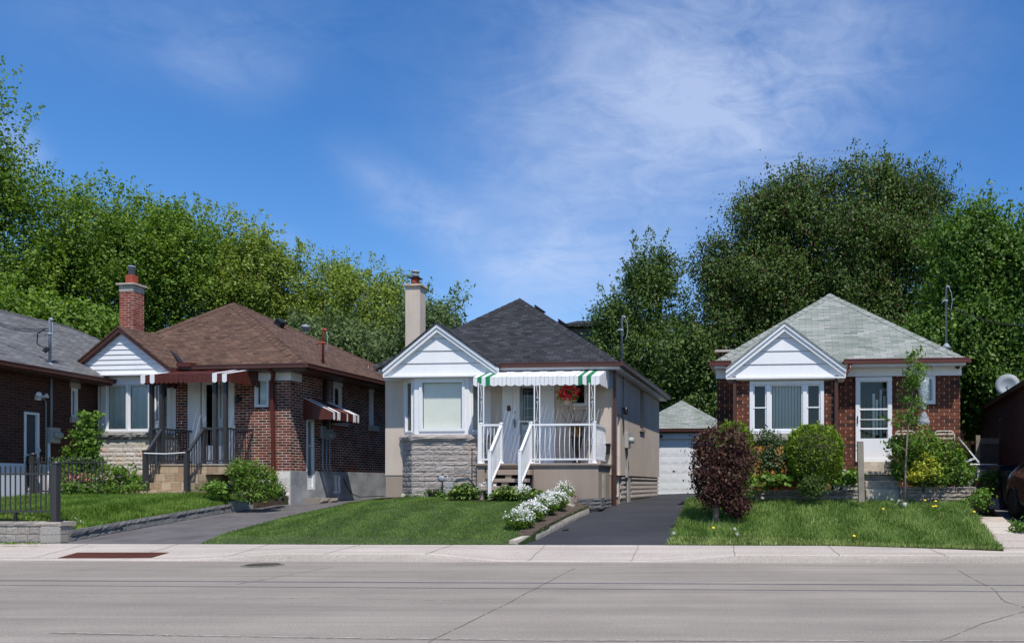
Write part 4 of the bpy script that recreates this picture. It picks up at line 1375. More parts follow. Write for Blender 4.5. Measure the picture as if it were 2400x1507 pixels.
k = MB(); k.tube([(g1, vn - .05, za + .02), ((g1 + g2) / 2, vn - .05, za + .0), (g2, vn - .05, za + .03)], .015, 6); k.build('cord', M['white'], R)
vw = -1.22
a0, a1 = P(329, 880, vw)[0], P(531.5, 880, vw)[0]
awning(R, a0, a1, 0, vw, P(560, 864, 0)[1], P(430, 877, vw)[1], .2, .2, 'AABAA' [0:1] + 'BABBBBBBBBBBBBABA'[0:17], 'maroon', 'white', 'maroon', side_left=True, per_strip=True)
H1 = H


# =================================================================== HOUSE 3 : long-brick bungalow on the right
H = House('brick_house', 2250, 20.2, 1850, .93,
          'dark red brick bungalow with pale green shingled roof, white gable and white storm door')
R = H.root; P = H.p
uL = P(1681, 900, 0)[0]; zT = P(2100, 858, 0)[1]; zF = P(2100, 1100, 0)[1]; vB = 7.5
zfl = P(2050, 1082)[1]
dL, dR = P(2005, 1000)[0], P(2090, 1000)[0]; zdt = P(2050, 884)[1]
w1 = (P(2156, 900)[0], P(2192, 900)[0], P(2170, 947)[1], P(2170, 880)[1])
mf = front(0)
mb = MB(); wall(mb, mf, uL, 0, -.3, zT, [(dL, dR, zfl, zdt), w1])
mb.poly([(0, 0, -.3), (0, vB, -.3), (0, vB, zT), (0, 0, zT)]); mb.poly([(uL, 0, -.3), (uL, vB, -.3), (uL, vB, zT), (uL, 0, zT)])
mb.poly([(0, vB, -.3), (uL, vB, -.3), (uL, vB, zT), (0, vB, zT)]); mb.poly([(uL, 0, zT), (0, 0, zT), (0, vB, zT), (uL, vB, zT)])
mb.build('wall', M['brick3'], R)
bv = -.75
b0, b1 = P(1723, 900, bv)[0], P(1965, 900, bv)[0]
k = MB(); k.box(b0 + .3, b1 - .3, bv + .45, bv + .5, 0, zT); k.build('room_dark_panel', M['unlit_dark'], R)  # added dark sheet imitating an unlit room, hides the brick behind the window
zt2 = P(1840, 892, bv)[1]
zbb = P(1840, 1060, bv)[1]
wn = (P(1757, 1000, bv)[0], P(1931, 1000, bv)[0], P(1840, 1016, bv)[1], P(1840, 893, bv)[1])
mF = front(bv)
mb = MB(); wall(mb, mF, b0, b1, -.3, zt2 + .3, [wn])
mb.poly([(b0, bv, -.3), (b0, 0, -.3), (b0, 0, zt2 + .3), (b0, bv, zt2 + .3)]); mb.poly([(b1, bv, -.3), (b1, 0, -.3), (b1, 0, zt2 + .3), (b1, bv, zt2 + .3)])
mb.build('projecting_wall', M['brick3'], R)
mb = MB(); mb.box(wn[0] - .03, wn[1] + .03, bv - .08, bv, wn[2] - .17, wn[2] - .005); mb.build('window_sill', M['concrete'], R)
mb = MB(); rg = random.Random(12)
stones(mb, (wn[0] + .05, bv - .01), (wn[1] - .05, bv - .01), .1, [.2, .2, .2, .2, wn[2] - 1.08], .3, .6, .02, rg, .02, th=.1, sub=(3, 2)); mb.build('stone_panel', M['ochre'], R)
window(R, mF, wn[0], wn[1], wn[2], wn[3], .085, d=-.03, splits=(.255, .745), inner=.035, blind=('vertical', wn[0] + (wn[1] - wn[0]) * .27, wn[0] + (wn[1] - wn[0]) * .735))
k = MB()
for f0, f1 in ((.05, .24), (.76, .95)):
    mbox(k, mF, wn[0] + (wn[1] - wn[0]) * f0, wn[0] + (wn[1] - wn[0]) * f1, wn[2] + .62, wn[2] + .65, -.01, .05)
k.build('sash_rail', M['white'], R)
k = MB(); k.box(b0 - .01, b1 + .02, bv - .05, bv + .0, zt2 + .005, P(1840, 868, bv)[1]); k.build('frieze', M['white'], R)
k = MB(); z0, z1 = P(2100, 880)[1], P(2100, 856)[1]
k.box(b1, .03, -.05, -.002, z0, z1)
n = 16
for i in range(n): x = b1 + (0 - b1) * (i + .5) / n; k.box(x - .008, x + .008, -.06, -.05, z0 + .01, z1)
k.box(b1, .035, -.07, -.05, z0 - .02, z0); k.build('frieze', M['white'], R)
k = MB(); k.box(uL - .03, b0, -.05, -.002, P(1700, 888)[1], P(1700, 866)[1]); k.build('frieze', M['white'], R)
gv = -.93
gl, gr = P(1701, 873, gv), P(1983, 866, gv); ga = P(1839, 756, gv)
zbv = (gl[1] + gr[1]) / 2 + .05
gable(R, gl[0], gr[0], gv, gv + .12, 2.4, zbv, ga[0], ga[1], 'shin_green', 'white', .2, 4, th=.035)
ev = -.4; ze = P(2100, 843, ev)[1]; eR = P(2266, 842, ev)[0]; eL = P(1672, 860, ev)[0]
rv = 2.3; ra = P(1945, 689, rv)
hip_roof(R, eL, eR, ev, vB + .4, ze, (ra[0], rv, ra[1]), (ra[0], vB - 2.2, ra[1]), 'shin_green')
gutters(R, 'reddish', ((gr[0] - .02, ev - .05, ze - .04), (eR + .03, ev - .05, ze - .04)), ((eL - .03, ev - .05, ze - .04), (gl[0] + .1, ev - .05, ze - .04)), ((eR + .05, ev, ze - .04), (eR + .05, vB + .4, ze - .04)), ((eL - .05, ev, ze - .04), (eL - .05, vB + .4, ze - .04)))
fs = MB(); fs.box(gr[0], eR - .02, ev, ev + .42, ze - .15, ze - .07); fs.box(eL + .02, gl[0], ev, ev + .42, ze - .15, ze - .07); fs.build('soffit', M['white_cool'], R)
for (pa, pb, mat, s) in ((1706, 1722, 'reddish', 1), (1992, 1960, 'reddish', -1)):
    k = MB(); a = P(pa, 860, ev - .05)[0]; b = P(pb, 890, bv - .08)[0]
    zz = ze - .1
    pts = [(a, ev - .05, zz), (a, ev - .05, zz - .12), (a + (b - a) * .3, ev - .1, zz - .27), (b, bv - .08, zz - .36), (b, bv - .08, zz - .5)]
    k.tube(pts, .045, 8); k.build('gutter_elbow', M['reddish'], R, True)
    k = MB(); k.box(b - .04, b + .04, bv - .12, bv - .04, .0, zz - .45); k.build('downpipe', M['brown'], R)
# door
dr = window(R, mf, dL, dR, zfl, zdt, .1, d=-.05, name='storm_door', inner=.02, hsplits=(.39,))
k = MB(); mbox(k, mf, dL + .07, dR - .07, zfl + .06, zfl + (zdt - zfl) * .275, -.045, .03); k.build('kick_panel', M['white'], dr)
k = MB(); zz = zfl + (zdt - zfl) * .62; mbox(k, mf, dL + .1, dR - .1, zz - .02, zz + .02, -.04, .03); zz = zfl + (zdt - zfl) * .5; mbox(k, mf, dL + .1, dR - .1, zz - .008, zz + .008, -.04, .03); k.build('glazing_bar', M['white'], dr)
k = MB(); k.box(dL + .04, dL + .06, -.08, -.05, zfl + .95, zfl + 1.15); k.build('handle', M['black'], dr)
k = MB()
for i, (f, z0_, z1_) in enumerate(((.55, .5, 1.75), (.64, .7, 1.6), (.75, .62, 1.85), (.85, .75, 1.7))):
    x = dL + (dR - dL) * f; mbox(k, mf, x - .03, x + .03, zfl + z0_, zfl + z1_, .4, .43)
k.build('door_curtain', M['curtain'], dr)
window(R, mf, *w1[:2], w1[2], w1[3], .075, d=-.03, inner=.02, blind=('curtain', w1[0] + .1, w1[1] - .1))
# small chimney at the left
k = MB(); a, z_ = P(1686, 826, 1.0); b = P(1722, 826, 1.0)[0]; k.box(a - .0, b + .12, 1.0, 1.4, ze - .2, z_); ch = k.build('chimney', M['brick3'], R)
k = MB(); k.box(a - .1, b + .2, .92, 1.48, z_ + .001, z_ + .06); k.build('cap', M['concrete'], ch)
k = MB(); k.lathe((P(2238, 859)[0], -.1, P(2238, 860)[1]), [(.03, 0), (.045, .05), (.045, .12)], 10, axis=(.4, -1, -.4)); k.build('security_camera', M['black'], R)
pole_mast(R, P(2218, 800, 1.2)[0], 1.2, P(2218, 812, 1.2)[1], P(2214, 676, 1.2)[1], r=.028, hook=.8)
# concrete entrance steps
k = MB()
z1, z2_, z3_, z4_ = P(2050, 1090, -.6)[1], P(2050, 1103, -.6)[1], P(2050, 1128, -.9)[1], P(2050, 1147, -1.2)[1]
k.box(P(2014, 1, 0)[0], P(2090, 1, 0)[0], -.42, -.051, zfl - .25, zfl - .005)
k.box(P(1972, 1, -.9)[0], P(2112, 1, -.9)[0], -1.0, -.003, zfl - .34, zfl - .26)
k.box(P(1975, 1, -.9)[0], P(2108, 1, -.9)[0], -.93, -.004, -.4, zfl - .341)
s0, s1_ = P(2026, 1, -1.2)[0], P(2108, 1, -1.2)[0]
k.box(s0, s1_, -1.28, -1.001, -.4, zfl - .49); k.box(s0 + .001, s1_ + .02, -1.56, -1.281, -.4, zfl - .68)
k.build('entrance_steps', M['oldcon'], R, bevel=.012)
# wrought-iron rail left of the steps
k = MB(); v_ = -.95
x0, x1 = P(1975, 1, v_)[0], P(2013, 1, v_)[0]; z0_, z1_ = P(1990, 1092, v_)[1], P(1990, 1044, v_)[1]
k.beam((x0, v_, z1_), (x1 + .1, v_, z1_), .02, .02); k.beam((x0, v_, z0_), (x1, v_, z0_), .02, .02); k.beam((x0, v_, z1_ - .12), (x1, v_, z1_ - .12), .015, .015)
k.beam((x0, v_, z0_ - .1), (x0, v_, z1_), .02, .02, up=(0, 1, 0)); k.beam((x1 + .06, v_, z0_ - .1), (x1 + .06, v_, z1_), .02, .02, up=(0, 1, 0))
for i in range(4): k.beam((x0 + .02 + i * .11, v_, z1_ - .12), (x0 + .1 + i * .11, v_, z0_), .012, .012, up=(0, 1, 0))
k.build('iron_railing', M['black'], R)
H3 = H


# =================================================================== HOUSE 0 : far left, seen along its side wall
H = House('grey_roofed_house', 0, 19.6, 1690, .8, 'dark brick house with grey shingled roof and white side door at the left edge')
R = H.root; q = H.q; ms = side(0)
vA, vB = -1.2, 9.0
zT = q(60, 862)[1]; zF = q(45, 1086)[1]
dd = (q(56, 1050)[0], q(91, 1050)[0], q(73, 1148)[1], q(73, 966)[1])
w2 = (q(167, 950)[0], q(183, 950)[0], q(175, 978)[1], q(175, 910)[1])
mb = MB(); wall(mb, ms, vA, vB, zF, zT, [(dd[0], dd[1], zF, dd[3]), w2])
mb.poly([(0, vA, zF), (-7, vA, zF), (-7, vA, zT), (0, vA, zT)]); mb.poly([(0, vB, zF), (-7, vB, zF), (-7, vB, zT), (0, vB, zT)]); mb.poly([(-7, vA, zF), (-7, vB, zF), (-7, vB, zT), (-7, vA, zT)])
mb.poly([(0, vA, zT), (-7, vA, zT), (-7, vB, zT), (0, vB, zT)])
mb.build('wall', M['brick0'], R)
mb = MB(); wall(mb, side(.03), vA, vB, -.4, zF, [(dd[0], dd[1], dd[2], zF)]); mb.box(-7, 0, vA - .03, vA, -.4, zF)
mb.build('foundation', M['white_cool'], R)
dr = window(R, ms, *dd[:2], dd[2], dd[3], .06, d=-.02, hsplits=(.45,), name='side_door', inner=.0, glass='screen')
k = MB(); mbox(k, ms, dd[0] + .06, dd[1] - .06, dd[2], dd[3], .1, .13); k.build('inner_door', M['greypaint'], dr)
k = MB(); k.tube([(.03, dd[1] - .05, dd[2] + .9), (.08, dd[1] - .05, dd[2] + 1.0), (.03, dd[1] - .05, dd[2] + 1.1)], .015, 6); k.build('handle', M['white'], dr)
window(R, ms, *w2[:2], w2[2], w2[3], .05, d=0, inner=.02)
k = MB(); mbox(k, ms, w2[0] - .05, w2[1] + .05, w2[2] - .15, w2[2], -.06, 0); k.build('window_sill', M['concrete'], R); k = MB(); mbox(k, ms, w2[0] - .05, w2[1] + .05, w2[3], w2[3] + .15, -.03, 0); k.build('lintel', M['concrete'], R)
v_, z_ = q(119, 1020); k = MB(); k.box(0, .13, v_ - .14, v_ + .16, z_ - .2, z_ + .2); o = k.build('electricity_meter', M['greypaint'], R, bevel=.01)
k = MB(); k.lathe((.13, v_ + .02, z_), [(.09, 0), (.09, .04), (.08, .13), (.05, .14)], 14, axis=(1, 0, 0)); k.build('meter_dial', M['greypaint'], o, True)
k = MB(); k.tube([(.03, v_ - .02, z_ + .2), (.03, v_ - .02, zT)], .03, 8); k.build('conduit', M['steel'], R, True)
k = MB(); k.tube([(.03, v_ - .1, z_ - .2), (.03, v_ - .1, -.1)], .035, 8); k.build('conduit', M['white'], R, True)
v3, z3 = q(86, 932); k = MB(); k.tube([(.05, v3, z3 - .01), (.05, v3 + .18, z3 - .02), (.04, v3 + .24, z3 - .1), (.03, v3 + .24, -.1)], .012, 6); k.build('conduit', M['greypaint'], R, True)
k = MB(); k.box(0, .06, v3 - .06, v3 + .06, z3 - .06, z3 + .06)
for s in (-1, 1): k.lathe((.06, v3 + s * .05, z3 + .02), [(.025, 0), (.03, .06), (.06, .12), (.06, .16)], 10, axis=(.8, s * .6, .35))
k.build('floodlight', M['white'], R)
OV0 = .55
ze = q(60, 857, OV0)[1]
ru = -3.2
va_, zr_ = q(60, 741, ru)
vend = q(160, 775, ru)[0]
hip_roof(R, -7.4, OV0 + .03, vA - .4, vB + .4, ze, (ru, vA + 1.0, zr_), (ru, max(vend, va_ + 1.5), zr_), 'shin_grey')
gutters(R, 'brown', ((OV0 + .06, vA - .4, ze - .04), (OV0 + .06, vB + .4, ze - .04)))
fs = MB(); fs.box(0, OV0, vA - .3, vB + .3, ze - .14, ze - .06); fs.box(-7.3, -.01, vA - .35, vA, ze - .14, ze - .06); fs.build('soffit', M['brown'], R)
vm, zm = q(117, 858, .15)
pole_mast(R, .15, vm, zm, q(117, 752, .15)[1], r=.035, hook=.6)
k = MB(); zz = q(117, 770, .15)[1]
for i, dz in enumerate((0, -.05)):
    k.tube([(.15 - t * 1.6, vm - t * 2.2, zz + dz - .25 * math.sin(PI * min(t * 2.2, 1)) * .5 + t * .14) for t in [j / 12 for j in range(13)]], .012, 5)
k.tube([(.1, vm - .05, zz), (-.08, vm - .1, zz - .15), (-.1, vm - .1, zz - .4), (.08, vm - .03, zz - .55)], .014, 6)
k.tube([(.15, vm - .06, zz - .5), (.08, vm - .1, zz - .62)], .05, 6)
k.build('service_cable', M['black'], R)
H0 = H

# =================================================================== HOUSE 4 : right edge
H = House('grey_roofed_house', 2330, 24.5, 2010, .9, 'dark brick house with grey shingled roof and satellite dish at the right edge')
R = H.root; P = H.p
zT = P(2340, 948)[1]
# walls run toward the street from its far corner
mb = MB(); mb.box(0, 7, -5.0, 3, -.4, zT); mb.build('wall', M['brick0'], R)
ze = P(2325, 942, 0)[1]
k_u = P(2325, 942, 0)[0]
hip_roof(R, k_u, 7.4, -5.3, 3.3, ze, (3.7, -1.6, ze + 2.3), (3.7, .2, ze + 2.3), 'shin_grey')
k = MB(); gutter(k, (k_u - .03, -5.3, ze - .05), (k_u - .03, 3.3, ze - .05)); k.build('gutter', M['brown'], R)
mm = lambda a, z, d=0: (d, a, z)
window(R, mm, -1.3, -.9, 1.2, 2.3, .05, d=-.01, inner=0, mat='brown')
v_ = -.6; a, z_ = P(2361, 903, v_)
k = MB(); k.lathe((a, v_, z_), [(.02, -.1), (.2, -.06), (.34, .02), (.345, .03), (.2, -.045), (.02, -.08)], 20, axis=(-.25, -1, .25)); o = k.build('satellite_dish', M['greysoft'], R, True)
k = MB(); k.tube([(a, v_ + .05, z_), (a + .1, v_ + .2, z_ - .3), (a + .2, v_ + .2, z_ - .6)], .025, 6); k.tube([(a, v_ - .05, z_ - .3), (a - .08, v_ - .4, z_ - .1)], .015, 6); k.build('dish_arm', M['steel'], o)
H4 = H

# =================================================================== GARAGE
H = House('garage', 1595, 33, 1850, 1.0, 'garage with pale green hip roof and white panelled door behind the black driveway', 'garage')
R = H.root; P = H.p
g0, g1 = P(1478, 1100)[0], P(1712, 1100)[0]
d0, d1 = P(1520, 1100)[0], P(1668, 1100)[0]; zd = P(1595, 1028)[1]; zT = P(1595, 1010)[1]
mb = MB(); wall(mb, front(0), g0, g1, -.2, zT, [(d0, d1, -.2, zd)], rev=.1); mb.poly([(g0, 0, -.2), (g0, 5, -.2), (g0, 5, zT), (g0, 0, zT)]); mb.poly([(g1, 0, -.2), (g1, 5, -.2), (g1, 5, zT), (g1, 0, zT)]); mb.poly([(g0, 5, -.2), (g1, 5, -.2), (g1, 5, zT), (g0, 5, zT)])
mb.build('wall', M['white'], R)
mb = MB(); mb.box(g0, g1, -.05, -.002, zd + .0, zT - .02)
for i in range(22): x = g0 + (g1 - g0) * (i + .5) / 22; mb.box(x - .008, x + .008, -.058, -.05, zd + .02, zT - .02)
mb.build('frieze', M['white'], R)
dm = MB(); dm.box(d0, d1, .06, .1, -.2, zd)
rows, cols = 6, 6
z00 = P(1595, 1150)[1]
for j in range(rows):
    for i in range(cols):
        a, b = d0 + (d1 - d0) * (i + .1) / cols, d0 + (d1 - d0) * (i + .9) / cols
        za, zb_ = z00 + (zd - z00) * (j + .2) / rows, z00 + (zd - z00) * (j + .8) / rows
        dm.ext([(a, .058, za), (b, .058, za), (b, .058, zb_), (a, .058, zb_)], (0, -.007, 0)); 
        dm.ext([(a + .05, .052, za + .04), (b - .05, .052, za + .04), (b - .05, .052, zb_ - .04), (a + .05, .052, zb_ - .04)], (0, -.004, 0))
    z = z00 + (zd - z00) * j / rows
    dm.box(d0, d1, .055, .06, z + .012, z + (zd - z00) / rows - .012)
dr = dm.build('garage_door', M['white'], R)
k = MB(); a, z_ = P(1579, 1103.5); k.beam((a - .05, .045, z_ + .03), (a + .05, .045, z_ - .03), .012, .012); k.beam((a - .05, .045, z_ - .03), (a + .05, .045, z_ + .03), .012, .012); k.build('handle', M['black'], dr)
GO = -.16
ze = P(1595, 1005, GO)[1]; e0, e1 = P(1471, 1004, GO)[0], P(1719, 1004, GO)[0]; ra = P(1598, 939, 1.7)
hip_roof(R, e0, e1, GO, 5.4, ze, (ra[0], 1.7, ra[1]), (ra[0], 3.4, ra[1]), 'shin_green')
k = MB(); gutter(k, (e0, GO - .04, ze - .05), (e1, GO - .04, ze - .05), .08, .12); k.build('gutter', M['brown'], R)
k = MB(); k.box(e0 + .05, e1 - .05, GO + .01, -.0, ze - .16, ze - .07); k.build('soffit', M['brown'], R)
k = MB(); a, z_ = P(1551, 1020); k.lathe((a, -.06, z_), [(.03, 0), (.05, .04), (.06, .12)], 8, axis=(0, -1, -.5)); k.build('wall_lamp', M['black'], R)

# =================================================================== dark-roofed house behind
H = House('rear_house', 1370, 48, 1800, .8, 'dark two storey house behind the black shingled roof, only its roof edge showing')
R = H.root; P = H.p
a0, zz = P(1318, 756); a1 = P(1420, 756)[0]
mb = MB(); mb.box(a0 + .25, a1, 0, 6, -.5, zz - .25); mb.build('wall', M['charcoal'], R)
mb = MB(); mb.ext([(a0, -.4, zz - .2), (a1 + .3, -.4, zz - .2), (a1 - .4, .8, zz + .25), (a0 + .7, .8, zz + .25)], (0, 5, .1)); mb.box(a0 - .02, a1 + .32, -.45, -.4, zz - .32, zz - .18)
mb.build('roof', M['shin_black'], R)

# =================================================================== SETTING
def grid_obj(name, rows, mat, kind='structure', skirt=0.0, parent=None):
    """rows: list of rows of Vector"""
    mb = MB(); n, m = len(rows), len(rows[0])
    mb.v = [tuple(p) for r in rows for p in r]
    for i in range(n - 1):
        for j in range(m - 1): mb.f.append((i * m + j, i * m + j + 1, (i + 1) * m + j + 1, (i + 1) * m + j))
    if skirt:
        ring = [j for j in range(m)] + [i * m + m - 1 for i in range(1, n)] + [(n - 1) * m + j for j in range(m - 2, -1, -1)] + [i * m for i in range(n - 2, 0, -1)]
        b = len(mb.v); mb.v += [(mb.v[r][0], mb.v[r][1], mb.v[r][2] - skirt) for r in ring]
        k = len(ring)
        for i in range(k): mb.f.append((ring[i], ring[(i + 1) % k], b + (i + 1) % k, b + i))
    o = mb.build(name, mat, parent, smooth=False)
    if kind: o['kind'] = kind
    return o


def resample(pts, n):
    pts = [Vector(p) for p in pts]; d = [0]
    for a, b in zip(pts, pts[1:]): d.append(d[-1] + (b - a).length)
    out = []
    for i in range(n):
        t = d[-1] * i / (n - 1); k = 0
        while k < len(d) - 2 and d[k + 1] < t: k += 1
        f = (t - d[k]) / max(d[k + 1] - d[k], 1e-6); out.append(pts[k].lerp(pts[k + 1], f))
    return out


def patch(name, left, right, zf, mat, n=24, m=24, skirt=.6, kind='structure', front=None):
    L, R_ = resample([p[:2] for p in left], n), resample([p[:2] for p in right], n)
    def at_(s, t):
        i = min(int(s * (n - 1)), n - 2); f = s * (n - 1) - i
        a, b = L[i].lerp(L[i + 1], f), R_[i].lerp(R_[i + 1], f)
        p = a.lerp(b, t)
        if front:               # let the near edge follow a curved line
            p0 = L[0].lerp(R_[0], t); want = front(t) - sd(p0.x, p0.y)
            p = p + Vector((0, want * (1 - s) ** 2))
        return p
    rows = []
    for i in range(n):
        row = []
        for j in range(m):
            p = at_(i / (n - 1), j / (m - 1)); row.append(Vector((p.x, p.y, zf(p.x, p.y))))
        rows.append(row)
    grid_obj(name, rows, mat, kind, skirt)
    return at_, L, R_


xs = [-400, -60] + [-30 + i * 2 for i in range(31)] + [60, 400]
prof = [(-600, -.06), (-13, -.06), (.05, -.06), (1.35, .05), (7.8, .55), (12, .78), (30, .8), (900, .8)]
grid_obj('ground', [[S(x, d, z) for x in xs] for d, z in prof], M['turf'])
grid_obj('road', [[S(x, d, 0) for x in xs] for d in (-12, -8, -4, 0.02)], M['road'])
grid_obj('far_sidewalk', [[S(x, d, z) for x in xs] for d, z in ((-14, .14), (-12.001, .12), (-12, 0))], M['walk'])


def kz(x):
    px = PX + F * x / (13.55 - .031 * x)
    return interp(px, [(430, .025), (640, .13), (1010, .135), (1170, .025), (1540, .025), (1720, .13), (2600, .135)])


def zwalk(x, y):
    d = sd(x, y); k = kz(x)
    if d < .18: return k
    return k + (.178 - k) * (d - .18) / 1.22


wx = [-60, -30] + [-15 + i * .25 for i in range(97)] + [15, 30, 60]
rows = [[S(x, -.02, -.03) for x in wx], [S(x, 0.0, kz(x) * .55) for x in wx], [S(x, .012, kz(x) * .9) for x in wx], [S(x, .035, kz(x)) for x in wx], [S(x, .18, kz(x) + .001) for x in wx]]
grid_obj('kerb', rows, M['walk'])
rows = [[S(x, d, zwalk(x, S(x, d).y)) for x in wx] for d in (.19, .5, .8, 1.1, 1.42)]
grid_obj('sidewalk', rows, M['walk'], skirt=.1)
jm = MB()
rj = random.Random(2)
jx = [.3 + 1.735 * i for i in range(-10, 5)]
for x in jx:
    pts = []
    for i in range(12):
        d = .0 + 1.42 * i / 11; xx = x + rj.uniform(-.004, .004) + .006 * math.sin(i)
        y = S(xx, d).y; pts.append((xx, y, zwalk(xx, y) + .004))
    for p, q_ in zip(pts, pts[1:]): w = .006; jm.poly([(p[0] - w, p[1], p[2]), (p[0] + w, p[1], p[2]), (q_[0] + w, q_[1], q_[2]), (q_[0] - w, q_[1], q_[2])])
xx = [(-13.8 + i * .3) for i in range(70)]
for a, b in zip(xx, xx[1:]):
    p, q_ = S(a, .185, zwalk(a, S(a, .19).y) + .004), S(b, .185, zwalk(b, S(b, .19).y) + .004)
    jm.poly([p, q_, q_ + Vector((0, .006, 0)), p + Vector((0, .006, 0))])
o = jm.build('sidewalk_joints', M['crack']); o['kind'] = 'structure'


def crackline(mb, pts, w, jit, rng, step=.07, gaps=0.0):
    P_ = resample([Vector((p.x, p.y, 0)) for p in pts], max(3, int(sum((Vector(a) - Vector(b)).length for a, b in zip(pts, pts[1:])) / step)))
    off = 0; prev = None
    for p, q_ in zip(P_, P_[1:]):
        d = (q_ - p).normalized(); n = Vector((-d.y, d.x, 0))
        off = off * .93 + rng.uniform(-jit, jit)
        ww = w * rng.uniform(.45, 1.5)
        a, b = q_ + n * (off + ww), q_ + n * (off - ww)
        if prev and rng.random() > gaps: mb.poly([prev[0], prev[1], b + Vector((0, 0, .004)), a + Vector((0, 0, .004))])
        prev = (a + Vector((0, 0, .004)), b + Vector((0, 0, .004)))


zr_ = lambda x, y: 0.0
dk, pl = MB(), MB()
crackline(dk, [G(1350, 1330, zr_), G(1180, 1417, zr_), G(1021, 1497, zr_), G(980, 1520, zr_)], .006, .005, rj, gaps=.08)
crackline(dk, [G(787, 1327, zr_), G(650, 1352, zr_), G(559, 1369, zr_)], .006, .005, rj, gaps=.1)
crackline(dk, [G(-30, 1352, zr_), G(180, 1337, zr_), G(340, 1322, zr_)], .005, .004, rj, gaps=.2)
crackline(dk, [G(2245, 1335, zr_), G(2330, 1382, zr_), G(2352, 1410, zr_), G(2420, 1428, zr_)], .006, .006, rj, gaps=.1)
crackline(dk, [G(2190, 1507, zr_), G(2300, 1462, zr_), G(2420, 1430, zr_)], .005, .006, rj, gaps=.2)
crackline(pl, [G(-30, 1395, zr_), G(400, 1398, zr_), G(800, 1402, zr_), G(1165, 1408, zr_)], .008, .003, rj, gaps=.25)
crackline(pl, [G(100, 1482, zr_), G(390, 1488, zr_), G(760, 1494, zr_), G(1300, 1500, zr_), G(2430, 1502, zr_)], .014, .005, rj, gaps=.2)
crackline(dk, [G(100, 1484, zr_), G(390, 1490, zr_), G(760, 1496, zr_), G(1300, 1502, zr_), G(2430, 1504, zr_)], .004, .004, rj)
crackline(pl, [G(270, 1347, zr_), G(800, 1350, zr_), G(1500, 1357, zr_), G(2430, 1360, zr_)], .007, .002, rj, gaps=.15)
crackline(dk, [G(-30, 1319, zr_), G(800, 1320.5, zr_), G(1500, 1324, zr_), G(2430, 1328, zr_)], .005, .002, rj, gaps=.2)
o = dk.build('road_cracks', M['crack']); o['kind'] = 'structure'
o = pl.build('road_joints', M['crackpale']); o['kind'] = 'structure'
# rusty plate in the sidewalk, drain in the gutter
rp = [G(135, 1308, zwalk), G(355, 1307, zwalk), G(396, 1295, zwalk), G(182, 1295, zwalk)]
mb = MB(); mb.ext([p + Vector((0, 0, .002)) for p in rp], (0, 0, .006))
mb.build('tactile_plate', M['rust']); tag(bpy.context.scene.objects['tactile_plate'], 'rusty brown metal plate set in the pale sidewalk at the mouth of the grey driveway', 'ground plate')
mb = MB(); c = G(616, 1324.5, zr_)
mb.lathe((0, 0, .003), [(.31, 0), (.31, .006), (.27, .007)], 28)
root = empty('drain_cover', (c.x, c.y, 0), 0, 'small round iron drain cover in the road gutter', 'drain cover')
mb.build('rim', M['crack'], root)
mb = MB()
for i in range(-4, 5):
    l = math.sqrt(max(.0, .25 ** 2 - (i * .055) ** 2)); mb.box(-l, l, i * .055 - .014, i * .055 + .014, .008, .018)
mb.build('grate', M['bark'], root)

# ---------------- driveways, lawns
def K(px, d=1.43):      # point on the sidewalk's back edge seen at px
    x = (px - PX) / F * 14.9
    for _ in range(8): x = (px - PX) / F * (13.55 - .031 * x + d)
    return S(x, d, .17)


D2L = [K(1222)] + [G(*p, zdrive) for p in ((1258, 1266), (1300, 1244), (1345, 1220), (1395, 1196), (1440, 1183), (1490, 1170), (1548, 1158))]
D2R = [K(1560)] + [G(*p, zdrive) for p in ((1582, 1250), (1608, 1212), (1628, 1188), (1648, 1168), (1675, 1154))]
patch('driveway', D2L, D2R, lambda x, y: zdrive(x, y) + .0, M['asphalt'], 40, 10, .1)
D1L = [K(155)] + [G(*p, zdrive) for p in ((166, 1268), (360, 1232), (540, 1200), (600, 1190), (690, 1180), (800, 1172), (905, 1163))]
D1R = [K(470)] + [G(*p, zdrive) for p in ((560, 1247), (690, 1212), (800, 1188), (910, 1170), (940, 1163))]
patch('driveway', D1L, D1R, lambda x, y: zdrive(x, y) - .002, M['asphalt_old'], 40, 14, .1)
ZL2_EDGES += [([Vector(p[:2]) for p in D1R], 2.2, .06), ([Vector(p[:2]) for p in D2L[:6]], 1.0, .13)]
at2, L2a, L2b = patch('lawn', [p + Vector((-.0, -.0, 0)) for p in D1R], [p + Vector((-.1, 0, 0)) for p in [D2L[0], D2L[1], D2L[2], D2L[3], D2L[4]]] + [H2.w(-.9, -1.0)], zl2, M['turf'], 40, 30)


kerb_plan = [Vector(p[:2]) for p in D1L[1:6]]
def zl1(x, y):
    base = interp(sd(x, y), [(1.5, .60), (4, .84), (8, 1.10), (9.5, 1.12)])
    r = zdrive(x, y) + .2
    t = min(1, near_poly(Vector((x, y)), kerb_plan) / 1.3); t = t * t * (3 - 2 * t)
    return r + (base - r) * t


at1, _, _ = patch('lawn', [S(-17, 1.75), S(-17, 10)], [Vector(D1L[1]) + Vector((-.05, .08, 0)), *[p + Vector((-.04, .04, 0)) for p in D1L[2:5]], H1.w(.0, .2)], zl1, M['turf'], 40, 40)
zl3_ = zl3
def zl3(x, y): return max(zl3_(x, y), zwalk(x, y) + .014) if sd(x, y) < 1.7 else zl3_(x, y)


L3R = [K(2352, .62), K(2338, 1.2), G(2312, 1242, zl3), G(2262, 1182, zl3)]
L3L = [p + Vector((.03, 0, 0)) for p in D2R[:5]]
at3, _, _ = patch('lawn', L3L, L3R, zl3, M['turf'], 40, 40, front=lambda t: (1.43 if t < .45 else 1.43 - .81 * ((t - .45) / .55) ** 1.5))
